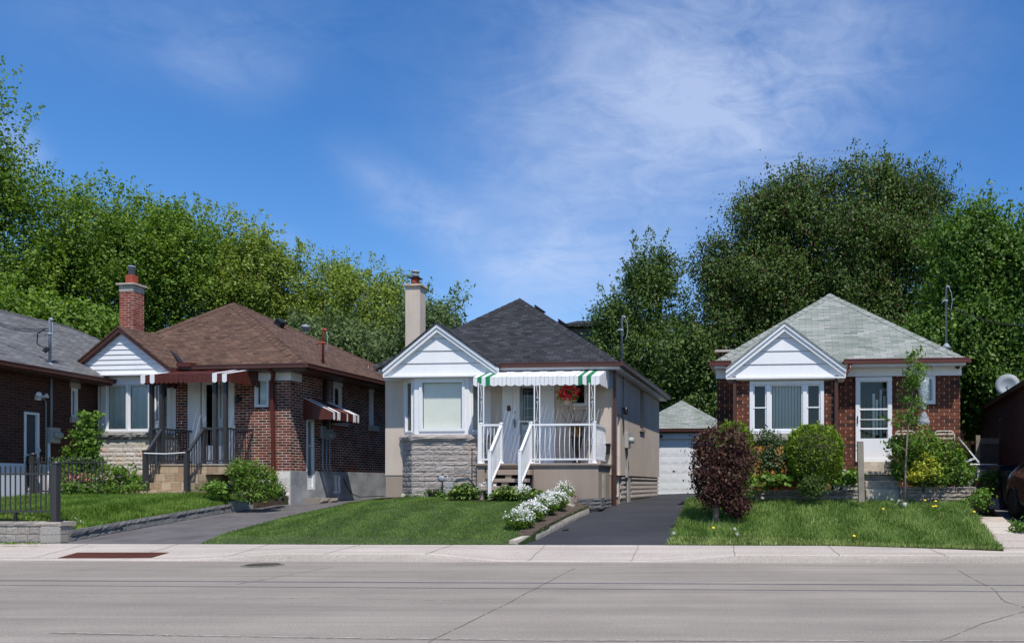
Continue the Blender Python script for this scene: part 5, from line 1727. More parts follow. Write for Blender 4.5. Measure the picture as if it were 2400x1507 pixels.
# right-hand path and drive
pr = [K(2470, .62), K(2440, 1.3), G(2380, 1240, zdrive), G(2300, 1180, zdrive)]
PL = MB()
def x_at(poly, d):
    pts = [(sd(p.x, p.y), p.x) for p in poly]; return interp(d, pts)


ds = [.95, 1.9, 2.8, 3.7, 4.6, 5.4]
for i in range(5):
    d0_, d1_ = ds[i], ds[i + 1]
    a0, a1, b1_, b0_ = S(x_at(L3R, d0_) + .06, d0_), S(x_at(L3R, d1_) + .06, d1_), S(x_at(pr, d1_), d1_), S(x_at(pr, d0_), d0_)
    q4 = [a0.lerp(a1, .02), a0.lerp(a1, .98), b0_.lerp(b1_, .98), b0_.lerp(b1_, .02)]
    q4 = [Vector((p.x, p.y, max(zdrive(p.x, p.y) + .03, zwalk(p.x, p.y) + .01 if sd(p.x, p.y) < 1.5 else 0))) for p in q4]
    PL.ext(q4, (0, 0, -.12))
o = PL.build('path_slabs', M['slabs']); o['kind'] = 'structure'
pr2 = [p + Vector((.05, 0, 0)) for p in pr] + [H3.w(2.2, 9)]
patch('driveway', [S(pr2[0].x, 1.45)] + pr2[2:], [S(12, 1.5), S(12, 16)], lambda x, y: zdrive(x, y) - .01, M['asphalt_old'], 20, 10, .1)
# beds
def flatbed(name, pts, z, mat='soil', th=.5):
    mb = MB(); mb.ext([(p.x, p.y, z - th) for p in pts], (0, 0, th)); o = mb.build(name, M[mat]); o['kind'] = 'structure'; return o


flatbed('garden_bed', [H3.w(-6.2, -1.65), H3.w(-2.9, -1.65), H3.w(-2.9, 0), H3.w(-6.2, 0)], 1.17)
flatbed('garden_bed', [H3.w(-1.55, -1.65), H3.w(.16, -1.65), H3.w(.16, 0), H3.w(-1.55, 0)], 1.2)
flatbed('garden_bed', [H1.w(-6.6, -1.15), H1.w(-3.7, -1.15), H1.w(-3.7, 0), H1.w(-6.6, 0)], 1.15)
flatbed('garden_bed', [H1.w(-2.3, -1.7), H1.w(-.05, -1.25), H1.w(-.05, 0), H1.w(-2.3, 0)], 1.0)
flatbed('garden_bed', [H2.w(-6.0, -.62), H2.w(-3.55, -.62), H2.w(-3.55, 0), H2.w(-6.0, 0)], .96)
mb = MB(); mb.poly([(p.x, p.y, zl2(p.x, p.y) + .03) for p in (H2.w(-3.5, -2.3), H2.w(-2.4, -2.3), H2.w(-1.0, -1.32), H2.w(-3.6, -1.32), H2.w(-3.7, -.6))]); o = mb.build('garden_bed', M['soil']); o['kind'] = 'structure'
bedpoly = [Vector((G(*p, zl2).x, G(*p, zl2).y)) for p in ((1186, 1243), (1216, 1262), (1262, 1250), (1300, 1230), (1345, 1200), (1340, 1180), (1270, 1185), (1225, 1215))]
bl_ = [p + Vector((-.62, 0, 0)) for p in D2L[1:5]]; bL = [bl_[0] + Vector((.25, 0, 0))] + bl_[1:]; bR = [p + Vector((-.1, 0, 0)) for p in D2L[1:5]]
patch('garden_bed', bL, bR, lambda x, y: zl2(x, y) + .025, M['soil'], 16, 6, .04)
bedpoly = [Vector(p[:2]) for p in bL] + [Vector(p[:2]) for p in bR[::-1]]


def inpoly(x, y, poly):
    c = np.zeros(len(x), bool)
    n = len(poly)
    for i in range(n):
        a, b = poly[i], poly[(i + 1) % n]
        cond = ((a.y > y) != (b.y > y)) & (x < (b.x - a.x) * (y - a.y) / (b.y - a.y + 1e-12) + a.x)
        c ^= cond
    return c


def grass(name, at_, zf, n, h, w, mat, seed, label, excl=(), lean=.35, clumps=0, hvar=.35, smax=1, edge_pow=1.0, grid=60, tall=None):
    rng = np.random.default_rng(seed)
    # area-weighted sampling over the patch
    g = np.array([[tuple(at_(i / grid, j / grid)) for j in range(grid + 1)] for i in range(grid + 1)])
    A = np.abs(np.cross(g[1:, :-1] - g[:-1, :-1], g[:-1, 1:] - g[:-1, :-1]))
    cy = g[:-1, :-1, 1]
    wgt = (A * (15 / cy) ** 1.5).ravel(); wgt /= wgt.sum()
    idx = rng.choice(grid * grid, n, p=wgt); i, j = idx // grid, idx % grid
    a, b = rng.random(n)[:, None], rng.random(n)[:, None]
    xy = (g[i, j] * (1 - a) + g[i + 1, j] * a) * (1 - b) + (g[i, j + 1] * (1 - a) + g[i + 1, j + 1] * a) * b
    xy = xy + rng.standard_normal(xy.shape) * .028
    keep = np.ones(n, bool)
    for e in excl: keep &= ~inpoly(xy[:, 0], xy[:, 1], e)
    keep &= (i + a[:, 0]) / grid < smax
    xy = xy[keep]; n = len(xy)
    # bilinear height from a lookup grid
    gz = np.array([[zf(*at_(i / grid, j / grid)) for j in range(grid + 1)] for i in range(grid + 1)])
    ii, jj, aa, bb = i[keep], j[keep], a[keep][:, 0], b[keep][:, 0]
    z = (gz[ii, jj] * (1 - aa) + gz[ii + 1, jj] * aa) * (1 - bb) + (gz[ii, jj + 1] * (1 - aa) + gz[ii + 1, jj + 1] * aa) * bb
    P_ = np.column_stack([xy, z - .01])
    # patchy growth
    ph = rng.random((4, 3)) * 6
    f = sum(np.sin(xy[:, 0] * (1.3 + k * 1.7) + ph[k, 0] + 1.6 * np.sin(xy[:, 1] * (1.1 + k) + ph[k, 1])) * np.cos(xy[:, 1] * (1.9 + k * 1.3) + ph[k, 2]) for k in range(4)) / 4
    H_ = h * (1 + hvar * f) * (.6 + .6 * rng.random(n))
    if tall is not None:
        m = rng.random(n) < tall[0]; H_[m] *= tall[1]
    W_ = w * (.7 + .6 * rng.random(n))
    ln = rng.standard_normal((n, 2)) * lean * .5 + np.array([.05, -.05]) + .18 * np.column_stack([np.sin(xy[:, 1] * 5 + f * 4), np.cos(xy[:, 0] * 6 + f * 3)])
    t = np.clip(.42 + .28 * f + .22 * rng.standard_normal(n), 0, 1)
    dry = rng.random(n) < .04; t[dry] = 1
    edge = (ii + aa) / grid < .05; k_ = edge & (rng.random(n) < .45); t[k_] = 1; H_[edge] *= .6
    o = blades(name, P_, H_, W_, ln, mat, None, t, rng)
    tag(o, label, 'grass', kind='stuff'); return o


steps_ex = [Vector(H1.w(u, v)[:2]) for u, v in ((-3.75, -2.15), (-2.1, -2.15), (-2.1, 0), (-3.75, 0))]
bed1_ex = [Vector(H1.w(u, v)[:2]) for u, v in ((-6.6, -1.1), (-3.7, -1.1), (-3.7, 0), (-6.6, 0))]
bed1b = [Vector(H1.w(u, v)[:2]) for u, v in ((-2.3, -1.75), (.3, -1.0), (.3, .5), (-2.3, .5))]
bed2 = [Vector(H2.w(u, v)[:2]) for u, v in ((-6.4, -.6), (-3.4, -.6), (-3.5, -2.3), (-2.4, -2.3), (-.5, -1.3), (.2, 1), (-6.4, 1))]
wall_ex = [Vector(H3.w(u, v)[:2]) for u, v in ((-6.6, -1.7), (.6, -1.7), (.6, 1), (-6.6, 1))]
# ---------------- block wall with picket fence, front left
zw0 = lambda x, y: .19
c0 = G(142, 1271, zw0); c1 = G(160, 1262, zw0)
dirx = Vector((1, -.031, 0)).normalized()
wl = c0 - dirx * 4.5
rg = random.Random(21)
bw = empty('block_wall', (c0.x, c0.y, .1), 0, 'low grey split-face block wall carrying the charcoal picket fence beside the sidewalk', 'wall')
mb = MB(); stones(mb, (wl.x - c0.x, wl.y - c0.y), (0, 0), -.06, [.15, .155, .155], .2, .23, .004, rg, .010, th=.3, sub=(5, 4), gap=.009)
e1 = Vector((c1.x - c0.x, max(c1.y - c0.y, .35)))
mb2 = MB(); stones(mb2, (.0, .005), (e1.x + .02, e1.y), -.06, [.15, .155, .155], .16, .3, .005, rg, .004, th=.3, sub=(3, 3), gap=.006)
mb.v, n0_ = mb.v, len(mb.v); mb.f += [tuple(i + n0_ for i in f) for f in mb2.f]; mb.v += mb2.v
mb.build('blocks', M['splitblock'], bw)
mb = MB(); stones(mb, (wl.x - c0.x, wl.y - c0.y - .015), (.02, -.015), .402, [.085], .38, .42, .01, rg, .012, th=.36, sub=(4, 2), gap=.004)
mb.ext([(.02, 0, .403), (e1.x + .03, e1.y, .403), (e1.x - .3, e1.y, .403), (-.3, 0, .403)], (0, 0, .082))
mb.build('coping', M['splitblock'], bw)


def picket_fence(name, label, p0, direction, length, z0, zt_rail, zb_rail, ztip, spacing, post_top, posts, group=None, feet=()):
    """p0 = plan point of the last post; runs back along -direction"""
    o = empty(name, (p0.x, p0.y, z0), math.atan2(direction.y, direction.x), label, 'fence', group)
    mb = MB()
    for z in (zt_rail, zb_rail): mb.box(-length, 0, -.018, .018, z - z0 - .018, z - z0 + .018)
    mb.build('rail', M['charcoal'], o)
    mb = MB(); n = int(length / spacing)
    for i in range(1, n):
        x = -i * spacing
        mb.box(x - .009, x + .009, -.009, .009, zb_rail - z0, ztip - z0 - .06)
        mb.lathe((x, 0, ztip - z0 - .09), [(.009, 0), (.02, .012), (.009, .028), (.011, .035), (.02, .05), (.012, .075), (.001, .1)], 5)
    mb.build('pickets', M['charcoal'], o)
    for x in posts:
        mb = MB(); w = .05
        mb.box(x - w, x + w, -w, w, 0, post_top - z0 - .03); mb.box(x - w * 1.35, x + w * 1.35, -w * 1.35, w * 1.35, 0, .035); mb.box(x - w * 1.2, x + w * 1.2, -w * 1.2, w * 1.2, post_top - z0 - .03, post_top - z0 - .012)
        mb.lathe((x, 0, post_top - z0 - .012), [(w * 1.2, 0), (w * .9, .025), (w * .3, .035)], 12)
        mb.build('fence_post', M['charcoal'], o)
    for x in feet:
        mb = MB(); mb.box(x - .018, x + .018, -.018, .018, 0, zb_rail - z0 - .018); mb.box(x - .05, x + .05, -.03, .03, 0, .02); mb.build('foot', M['black'], o)
    return o


Yf = (c0.y + .16)
fp = at(131, 1212, Yf)
fz0 = .587
picket_fence('picket_fence', 'charcoal metal picket fence standing on the low grey block wall', Vector((fp.x, fp.y)), dirx, 4.2, fz0,
             at(60, 1110.5, Yf).z, at(60, 1198.5, Yf).z, at(60, 1091, Yf).z, .1005, at(131, 1083, Yf).z, [0, -2.4], feet=(-.8,))
Yb = 20.3
fp = at(250, 1157, Yb)
picket_fence('picket_fence', 'rear charcoal picket fence beside the far left brick house behind the lawn', Vector((fp.x, fp.y)), Vector((1, 0.0)), 3.4, fp.z - .05,
             at(60, 1083, Yb).z, at(60, 1151, Yb).z, at(60, 1070, Yb).z, .095, at(78, 1063, Yb).z, [-1.84], feet=())

# ---------------- kerbs made of blocks
def block_kerb(name, label, pts, zf, w, h, lmin, lmax, mat, rng, tint=None, cat='garden edging', wave=.012, courses=1, z_off=0.0, inward=1, sink=.06):
    P_ = resample([Vector((p.x, p.y, 0)) for p in pts], 200)
    tot = sum((b - a).length for a, b in zip(P_, P_[1:]))
    base = Vector((P_[0].x, P_[0].y, zf(P_[0].x, P_[0].y)))
    mb = MB()
    for c in range(courses):
        s = -rng.random() * lmin * c
        hh = h / courses
        while s < tot:
            e = s + rng.uniform(lmin, lmax)
            i0, i1 = [max(0, min(199, int(x / tot * 199))) for x in (s, e)]
            if i1 > i0:
                a, b = P_[i0], P_[i1]; d = (b - a).normalized(); n = Vector((-d.y, d.x, 0)) * inward
                a, b = a + d * .004, b - d * .004
                za, zb_ = zf(a.x, a.y) + z_off, zf(b.x, b.y) + z_off
                k = rng.uniform(-wave, wave)
                nseg = 5
                base_i = len(mb.v)
                bot = (-sink if c == 0 else 0) + hh * c; top = hh * (c + 1) - .006
                for q in range(nseg + 1):
                    p = a.lerp(b, q / nseg); z = za + (zb_ - za) * q / nseg
                    o1 = rng.uniform(-wave, wave) - (.012 if c else 0) * -1
                    for (off, zz) in ((k, bot), (k - abs(o1), (bot + top) / 2), (k + .006, top), (w, top + rng.uniform(-.002, .002)), (w, bot)):
                        v = p + n * off; mb.v.append((v.x - base.x, v.y - base.y, z + zz - base.z))
                for q in range(nseg):
                    for r in range(5):
                        r2 = (r + 1) % 5; mb.f.append((base_i + q * 5 + r, base_i + q * 5 + r2, base_i + (q + 1) * 5 + r2, base_i + (q + 1) * 5 + r))
                mb.f.append(tuple(base_i + r for r in range(5))[::-1]); mb.f.append(tuple(base_i + nseg * 5 + r for r in range(5)))
            s = e
    o = mb.build(name, M[mat], None, loc=base); tag(o, label, cat); return o


kp = [Vector(p) for p in D1L[1:4]]
block_kerb('retaining_edge', 'low dark rough block retaining edge between the left lawn and the grey driveway', kp, zdrive, .22, .21, .34, .42, 'darkblock', rg, courses=2, wave=.018)
block_kerb('concrete_edge', 'short smooth concrete edge continuing the dark block edge toward the brick house', [D1L[3], D1L[4], D1L[5]], zdrive, .18, .26, .9, 1.2, 'parge', rg, wave=.006)
block_kerb('driveway_kerb', 'narrow concrete kerb between the white flower border and the black driveway', [p + Vector((-.09, 0, 0)) for p in D2L[:5]], lambda x, y: zdrive(x, y), .15, .1, .8, 1.1, 'concrete', rg, wave=.008)
# block step and dark blocks by the porch corner
a = H2.w(-.95, -1.75, 0); mb = MB(); mb.box(-.35, .3, -.12, .2, -.1, .27); mb.box(-.4, .42, -.3, -.125, -.1, .1)
o = mb.build('concrete_planter', M['concrete'], None, bevel=.012, loc=(a.x, a.y, .72)); o.rotation_euler = (0, 0, -H2.a); tag(o, 'short white-washed concrete block beside the white flowers at the porch corner', 'concrete block')
mb = MB(); stones(mb, (-.62, -1.36), (.0, -1.36), -.05, [.09, .09, .09], .25, .4, .015, rg, .015, th=.3, sub=(3, 2)); stones(mb, (-.03, -1.36), (-.03, -.1), -.05, [.09, .09, .09], .25, .4, .015, rg, .015, th=.2, sub=(3, 2))
o = mb.build('block_footing', M['darkblock'], None, loc=(H2.w(0, 0).x, H2.w(0, 0).y, .74)); o.rotation_euler = (0, 0, -H2.a); tag(o, 'dark split blocks under the right corner of the beige porch', 'block edging')
# stone walls of the right-hand garden
def h3wall(name, label, u0, u1, v, z0, courses, ret=0):
    mb = MB(); stones(mb, (u0, v), (u1, v), 0, courses, .18, .6, .012, rg, .035, th=.22, sub=(5, 3), gap=.006)
    if ret: stones(mb, (u1, v), (u1, v + ret), 0, courses, .3, .7, .02, rg, .02, th=.2, sub=(4, 2), gap=.006)
    p = H3.w(0, 0); o = mb.build(name, M['slate'], None, loc=(p.x, p.y, z0)); o.rotation_euler = (0, 0, -H3.a); tag(o, label, 'wall'); return o


vW = -1.7
ua, ub = H3.p(1700, 1, vW)[0], H3.p(2012, 1, vW)[0]; uc, ud = H3.p(2109, 1, vW)[0], H3.p(2287, 1, vW)[0]
h3wall('stone_wall', 'long low grey stone wall under the round boxwood shrub, left of the concrete steps', ua, ub, vW, .88, [.07, .09, .06, .08])
h3wall('stone_wall', 'layered grey stone wall right of the concrete steps under the variegated shrub', uc, ud, vW, .84, [.08, .08, .09, .08, .08], ret=1.5)
p = H3.w(0, 0)
for i in range(11):
    u = H3.p(1768 + i * 10.3 + (i % 3), 1, vW - .0)[0]
    mb = MB(); wd = .045 + .02 * (i % 2); mb.box(-wd, wd, -.05, .05, 0, .065 + .01 * (i % 3))
    o = mb.build('edging_brick', M['edgebrick'], None, bevel=.006, loc=H3.w(u, vW + .1, .93 + .28 - H3.base - .0)); o.location.z = 1.185
    o.rotation_euler = (0, 0, -H3.a + .1 * math.sin(i * 3)); tag(o, 'small orange brick standing in the row of edging bricks on the stone wall', 'brick', 'orange edging bricks set in a row on the stone wall')

# ---------------- small things
def mk(name, label, cat, mbs, loc, rz=0, group=None):
    """mbs: list of (part, MB, mat, smooth) ; one entry -> single mesh"""
    if len(mbs) == 1:
        pn, mb, mat, sm = mbs[0]; o = mb.build(name, M[mat], None, sm, loc=loc); o.rotation_euler = (0, 0, rz); return tag(o, label, cat, group)
    r = empty(name, loc, rz, label, cat, group)
    for pn, mb, mat, sm in mbs: mb.build(pn, M[mat], r, sm)
    return r


# wooden post in front of the steps
b = at(2019, 1160, 18.0); t = at(2012, 1036, 18.0)
mb = MB(); mb.beam((0, 0, -.15), (-.03, 0, t.z - b.z), .13, .11, up=(0, 1, 0)); cap = MB(); cap.box(-.1, .03, -.06, .06, t.z - b.z + .001, t.z - b.z + .015)
mk('wooden_post', 'weathered leaning wooden post in front of the concrete steps', 'post', [('post_shaft', mb, 'wood', False), ('post_cap', cap, 'greypaint', False)], b)
# pots lying on the wall
for i, (px, lb) in enumerate(((1961, 'white pot lying on its side with a dark mouth on the stone wall'), (1981, 'cream round lid leaning on the stone wall next to the white pot'), (1995, 'cream round lid nearest the wooden post on the stone wall'))):
    pz = H3.w(H3.p(px, 1, vW)[0], vW - .02, 0); mb = MB()
    if i == 0: mb.lathe((0, 0, .085), [(.05, -.2), (.08, -.02), (.085, .0), (.085, .01), (.062, .012), (.058, -.15), (.002, -.16)], 18, axis=(0, -1, .1)); 
    else: mb.lathe((0, 0, .05), [(.07, -.015), (.075, 0), (.06, .006), (.035, .002), (.02, .01), (.001, .011)], 16, axis=(0, -1, .9))
    mk('flower_pot' if i == 0 else 'pot_lid', lb, 'pot' if i == 0 else 'lid', [('x', mb, 'white' if i == 0 else 'cream', True)], (pz.x, pz.y, 1.185))
# chairs on the terrace, tubular
def tub_chair(px, label):
    v = -.75; u, z = H3.p(px, 1010, v); zz = z
    fr, sl = MB(), MB()
    w = .24
    fr.tube([(-w, 0, -.75), (-w, 0, -.1), (-w + .03, 0, -.03), (-w + .08, 0, 0), (w - .08, 0, 0), (w - .03, 0, -.03), (w, 0, -.1), (w, 0, -.75)], .014, 8)
    fr.tube([(-w, 0, -.45), (-w, -.4, -.4), (-w, -.42, -.8)], .012, 6); fr.tube([(w, 0, -.45), (w, -.4, -.4), (w, -.42, -.8)], .012, 6)
    for i in range(3): sl.box(-w + .01, w - .01, -.012, .012, -.09 - i * .1, -.05 - i * .1)
    sl.box(-w, w, -.4, 0, -.44, -.42)
    p = H3.w(u, v, zz)
    mk('garden_chair', label, 'chair', [('frame', fr, 'cream', True), ('slats', sl, 'cream', False)], p, -H3.a, 'cream tubular garden chairs against the right brick house')


tub_chair(2213, 'cream tubular chair back showing above the shrub, nearest the house corner'); tub_chair(2121, 'cream tubular chair mostly hidden behind the sapling and shrub beside the white door')
# folded aluminium frame leaning at the corner
v = -.35; p0 = H3.p(2247, 1026, v); p1 = H3.p(2294, 1083, v)
o0 = H3.w(p1[0], v, 0); L_ = (p0[0] - p1[0], p0[1] - p1[1])
mb = MB()
for dy, k in ((0, 0), (.28, .06)):
    mb.beam((L_[0] + k, dy, L_[1]), (0 + k, dy, 0), .03, .03, up=(0, 1, 0))
mb.beam((0, 0, 0), (.06, .28, 0), .03, .03); mb.beam((L_[0], 0, L_[1]), (L_[0] + .06, .28, L_[1]), .03, .03)
mb.beam((L_[0] * .15, 0, L_[1] * .15), (L_[0] * .7, -.0, L_[1] * .08 - .05), .02, .02, up=(0, 1, 0)); mb.beam((-.06, .1, .12), (-.42, .1, -.02), .02, .02, up=(0, 1, 0))
mk('drying_rack', 'white aluminium folding rack leaning at the corner of the right brick house', 'drying rack', [('x', mb, 'white', False)], (o0.x, o0.y, H3.base + p1[1]), -H3.a)
# crumpled clear bag hanging by the window
v = -.35; u, z = H3.p(2165, 884, v); zb_ = H3.p(2165, 994, v)[1]
mb = MB(); Lh = z - zb_
prof = [(.02, 0), (.11, -.03 * Lh), (.12, -.2 * Lh), (.10, -.45 * Lh), (.045, -.7 * Lh), (.05, -.73 * Lh), (.13, -.93 * Lh), (.14, -Lh)]
mb.lathe((0, 0, 0), [(r, zz) for r, zz in prof], 18)
rg2 = random.Random(6)
mb.v = [(x * rg2.uniform(.75, 1.25), y * rg2.uniform(.75, 1.25), zz + rg2.uniform(-.01, .01)) for x, y, zz in mb.v]
st_ = MB(); st_.tube([(0, 0, 0), (0, .1, .25)], .006, 5)
tie = MB(); tie.lathe((0, 0, -.715 * Lh), [(.052, -.015), (.056, 0), (.052, .015)], 12)
mk('hanging_plastic_bag', 'crumpled clear plastic wrap hanging beside the small window of the right brick house', 'plastic bag', [('bag', mb, 'film', True), ('string', st_, 'greypaint', False), ('tie', tie, 'pinktie' if 'pinktie' in M else 'redplastic', True)], H3.w(u, v, z), -H3.a)
# wheelie bins
def bin_(px, py, Y, label, mat, w=.58, h=.95, rz=0):
    b = at(px, py, Y); bz = zdrive(b.x, b.y)
    body = MB(); k = .8
    lo = [(-w / 2 * k, -w / 2 * k, .06), (w / 2 * k, -w / 2 * k, .06), (w / 2 * k, w / 2 * k, .06), (-w / 2 * k, w / 2 * k, .06)]; hi = [(x / k, y / k, h) for x, y, _ in lo]
    for i in range(4): j = (i + 1) % 4; body.poly([lo[i], lo[j], hi[j], hi[i]])
    body.poly(lo[::-1]); body.poly(hi); body.box(-w / 2 - .02, w / 2 + .02, -w / 2 - .02, w / 2 + .02, h - .07, h - .02)
    lid = MB(); lid.ext([(-w / 2 - .02, -w / 2 - .04, h + .005), (w / 2 + .02, -w / 2 - .04, h + .005), (w / 2 + .02, w / 2 + .03, h + .005), (-w / 2 - .02, w / 2 + .03, h + .005)], (0, 0, .035)); lid.box(-w / 2 + .06, w / 2 - .06, -w / 2 + .05, w / 2 - .05, h + .04, h + .06)
    hd = MB(); hd.tube([(-w / 2 + .05, w / 2 + .02, h - .02), (-w / 2 + .05, w / 2 + .1, h), (w / 2 - .05, w / 2 + .1, h), (w / 2 - .05, w / 2 + .02, h - .02)], .015, 6)
    r = mk('wheelie_bin', label, 'bin', [('body', body, mat, False), ('lid', lid, mat, False), ('handle', hd, mat, True)], (b.x, b.y, bz), rz, 'wheelie bins beside the right fence')
    for s in (-1, 1):
        wh = MB(); wh.lathe((s * w / 2 * .8, w / 2 * .75, .1), [(.1, -.025), (.1, .025)], 14, axis=(1, 0, 0)); wh.build('wheel', M['rubber'], r)


bin_(2356, 1165, 21.3, 'tall navy wheelie bin with raised rim standing between the fence and the dark car', 'navy', .55, 1.0, .1)
bin_(2376, 1165, 20.6, 'dark green wheelie bin partly hidden behind the dark car', 'dkgreen', .5, .9, -.1)
b = at(2331, 1170, 20.6); mb = MB(); mb.box(-.2, .17, -.2, .2, 0, .12); mb.box(-.18, .15, -.18, .18, .121, .26)
mk('storage_crate', 'dark low plastic crate on the ground in front of the navy bin', 'crate', [('x', mb, 'navy', False)], (b.x, b.y, zdrive(b.x, b.y)))
# chain link fence and wooden fence
a = at(2272, 1147, 22.0); b = at(2336, 1147, 22.0)
r = empty('chain_link_fence', (a.x, a.y, .95), 0, 'low chain-link fence between the right brick house and the bins', 'fence')
w = b.x - a.x; h = at(2272, 1088, 22.0).z - .95
mb = MB(); mb.tube([(0, 0, -.1), (0, 0, h - .05), (.03, 0, h), (w, 0, h), (w, 0, -.1)], .022, 8); mb.build('frame', M['white'], r, True)
mb = MB(); n = 14
for i in range(-n, n * 2):
    x = i * .07
    for s in (1, -1):
        pts = [(x + s * t * h, t * h) for t in (0, 1)]
        (x0, z0), (x1, z1) = pts
        ta, tb = 0.0, 1.0
        for bound, sgn in ((0, 1), (w, -1)):
            if x1 != x0:
                t = (bound - x0) / (x1 - x0)
                if (x0 < 0 and bound == 0) or (x0 > w and bound == w): ta = max(ta, t)
                elif (x1 < 0 and bound == 0) or (x1 > w and bound == w): tb = min(tb, t)
        if tb - ta > .05 and not (x0 < 0 and x1 < 0) and not (x0 > w and x1 > w):
            mb.beam((x0 + (x1 - x0) * ta, 0, z0 + (z1 - z0) * ta), (x0 + (x1 - x0) * tb, 0, z0 + (z1 - z0) * tb), .004, .004, up=(0, 1, 0))
mb.build('mesh_wire', M['steel'], r)
a = at(2291, 1140, 23.6); zt_ = at(2291, 1020, 23.6).z; zb2 = at(2300, 1027, 23.6).z
r = empty('wooden_fence', (a.x, a.y, .9), 0, 'weathered vertical board fence with taller post behind the chain-link fence', 'fence')
mb = MB(); mb.box(-.06, .06, -.06, .06, -.1, zt_ - .9); mb.build('fence_post', M['wood'], r)
mb = MB()
for i in range(9): mb.box(.07 + i * .125, .07 + i * .125 + .118, 0, .02, -.05, zb2 - .9 - .06 - .01 * (i % 3))
mb.build('boards', M['fencewood'], r); mb = MB(); mb.box(.07, 1.2, -.03, 0, zb2 - .9 - .16, zb2 - .9 - .05); mb.box(.07, 1.2, -.04, .03, zb2 - .9 - .049, zb2 - .9); mb.build('rail', M['wood'], r)
# bits by the chain link: folded chair with coloured cloth, planter
a = at(2300, 1128, 21.5); mb, cl, rd = MB(), MB(), MB()
mb.tube([(-.16, 0, -.35), (-.12, 0, .0), (-.1, 0, .3), (.14, .03, .3), (.16, 0, .0), (.2, 0, -.35)], .012, 6)
cl.ext([(-.1, .01, .0), (.13, .03, .0), (.12, .06, .29), (-.09, .05, .29)], (0, .01, 0)); rd.box(-.15, .17, -.2, -.02, -.05, -.02)
mk('folding_chair', 'small folding chair with striped cloth back and red seat by the chain-link fence', 'chair', [('frame', mb, 'chrome', True), ('backrest', cl, 'greypaint', False), ('seat', rd, 'redplastic', False)], a)
a = at(2236, 1142, 18.9)
# garden lights ------------------------------------------------------
def glight(px, py, Y, label, s=1.0, group='black mushroom garden lights in the left flower bed'):
    b = at(px, py, Y); pole, cap = MB(), MB()
    pole.tube([(0, 0, -.3 * s), (0, 0, .0)], .018, 8); cap.lathe((0, 0, 0), [(.05 * s, -.09 * s), (.05 * s, 0), (.11 * s, .0), (.1 * s, .015), (.04 * s, .05 * s), (.01, .06 * s)], 14)
    mk('garden_light', label, 'garden light', [('stake', pole, 'black', True), ('lamp_head', cap, 'charcoal', True)], b, 0, group)


glight(167, 1134, 20.4, 'black mushroom garden light leftmost in the flower bed behind the lawn'); glight(193, 1127, 20.8, 'pale topped garden light below the pink flowers'); glight(206, 1143, 20.3, 'tilted garden light low in the bed right of the pink flowers'); glight(281, 1119, 20.6, 'garden light in front of the bushy green perennial left of the steps')
glight(538, 1140, 20.3, 'garden light in front of the big peony bush right of the steps', 1.1, None); glight(519, 1150, 20.2, 'small garden light low beside the steps left of the peony bush', .9, None)
# turtle-like ornament on a stone
b = at(656, 1160, 21.3); mb = MB()
mb.lathe((0, 0, .1), [(.02, -.1), (.12, -.06), (.15, .0), (.12, .08), (.05, .13)], 12); mb.lathe((-.1, -.05, .17), [(.02, -.05), (.06, 0), (.05, .05), (.01, .08)], 10, axis=(-.8, -.3, .5)); mb.lathe((-.06, -.08, .0), [(.03, -.1), (.035, 0), (.02, .04)], 8); mb.lathe((.08, -.08, .0), [(.03, -.1), (.035, 0), (.02, .04)], 8)
mk('garden_ornament', 'dark carved animal ornament at the foot of the maroon downpipe', 'ornament', [('x', mb, 'bark', True)], (b.x, b.y, b.z - .05), .4)
# white pipe lying on the lawn edge, crumpled green wrapper, hose
p = at(172, 1222, 17.0); q_ = at(200, 1240, 16.5); q_ = at(198, 1240, 16.35); p = at(172, 1224, 16.6); p.z = zl1(p.x, p.y) - .02; q_.z = zl1(q_.x, q_.y) - .03; mb = MB(); d = q_ - p
mb.tube([(0, 0, .05), tuple(Vector(d) + Vector((0, 0, .06)))], .022, 10); mk('drain_pipe', 'short white plastic pipe lying on the lawn behind the block wall', 'pipe', [('x', mb, 'white', True)], p)
p = G(1325, 1243, zdrive); mb = MB(); rg2 = random.Random(3)
vs = [(math.cos(t) * rg2.uniform(.05, .12), math.sin(t) * rg2.uniform(.04, .1), rg2.uniform(.004, .03)) for t in [i * PI / 5 for i in range(10)]]
for i in range(10): mb.poly([vs[i], vs[(i + 1) % 10], (rg2.uniform(-.02, .02), rg2.uniform(-.02, .02), .055)])
mk('crumpled_wrapper', 'crumpled dark green wrapper lying on the black driveway', 'litter', [('x', mb, 'dkgreen', False)], p)
for i, (px, py) in enumerate(((945, 1160), (1004, 1161))):
    p = H2.w(*H2.p(px, py, -.55), 0) if False else Vector((*H2.w(H2.p(px, 1, -.56)[0], -.56)[:2], .96)); mb = MB(); mb.lathe((0, 0, 0), [(.09, -.02), (.085, .04), (.05, .09), (.01, .11)], 7)
    mk('garden_stone', ('flat pale stone by the white flowers at the left end of the bay', 'small pointed pale stone left of the grey grass tuft')[i], 'stone', [('x', mb, 'rock', True)], p, .5 * i)
# small shovel / solar light on the right bed
b = at(1979, 1128, 18.6); mb = MB(); mb.tube([(0, 0, 0), (0, 0, .22)], .015, 6); mb.lathe((0, 0, .22), [(.03, 0), (.05, .03), (.02, .06)], 8)
mk('garden_light', 'slim grey garden light standing between the boxwood and the wooden post', 'garden light', [('x', mb, 'steel', True)], b)

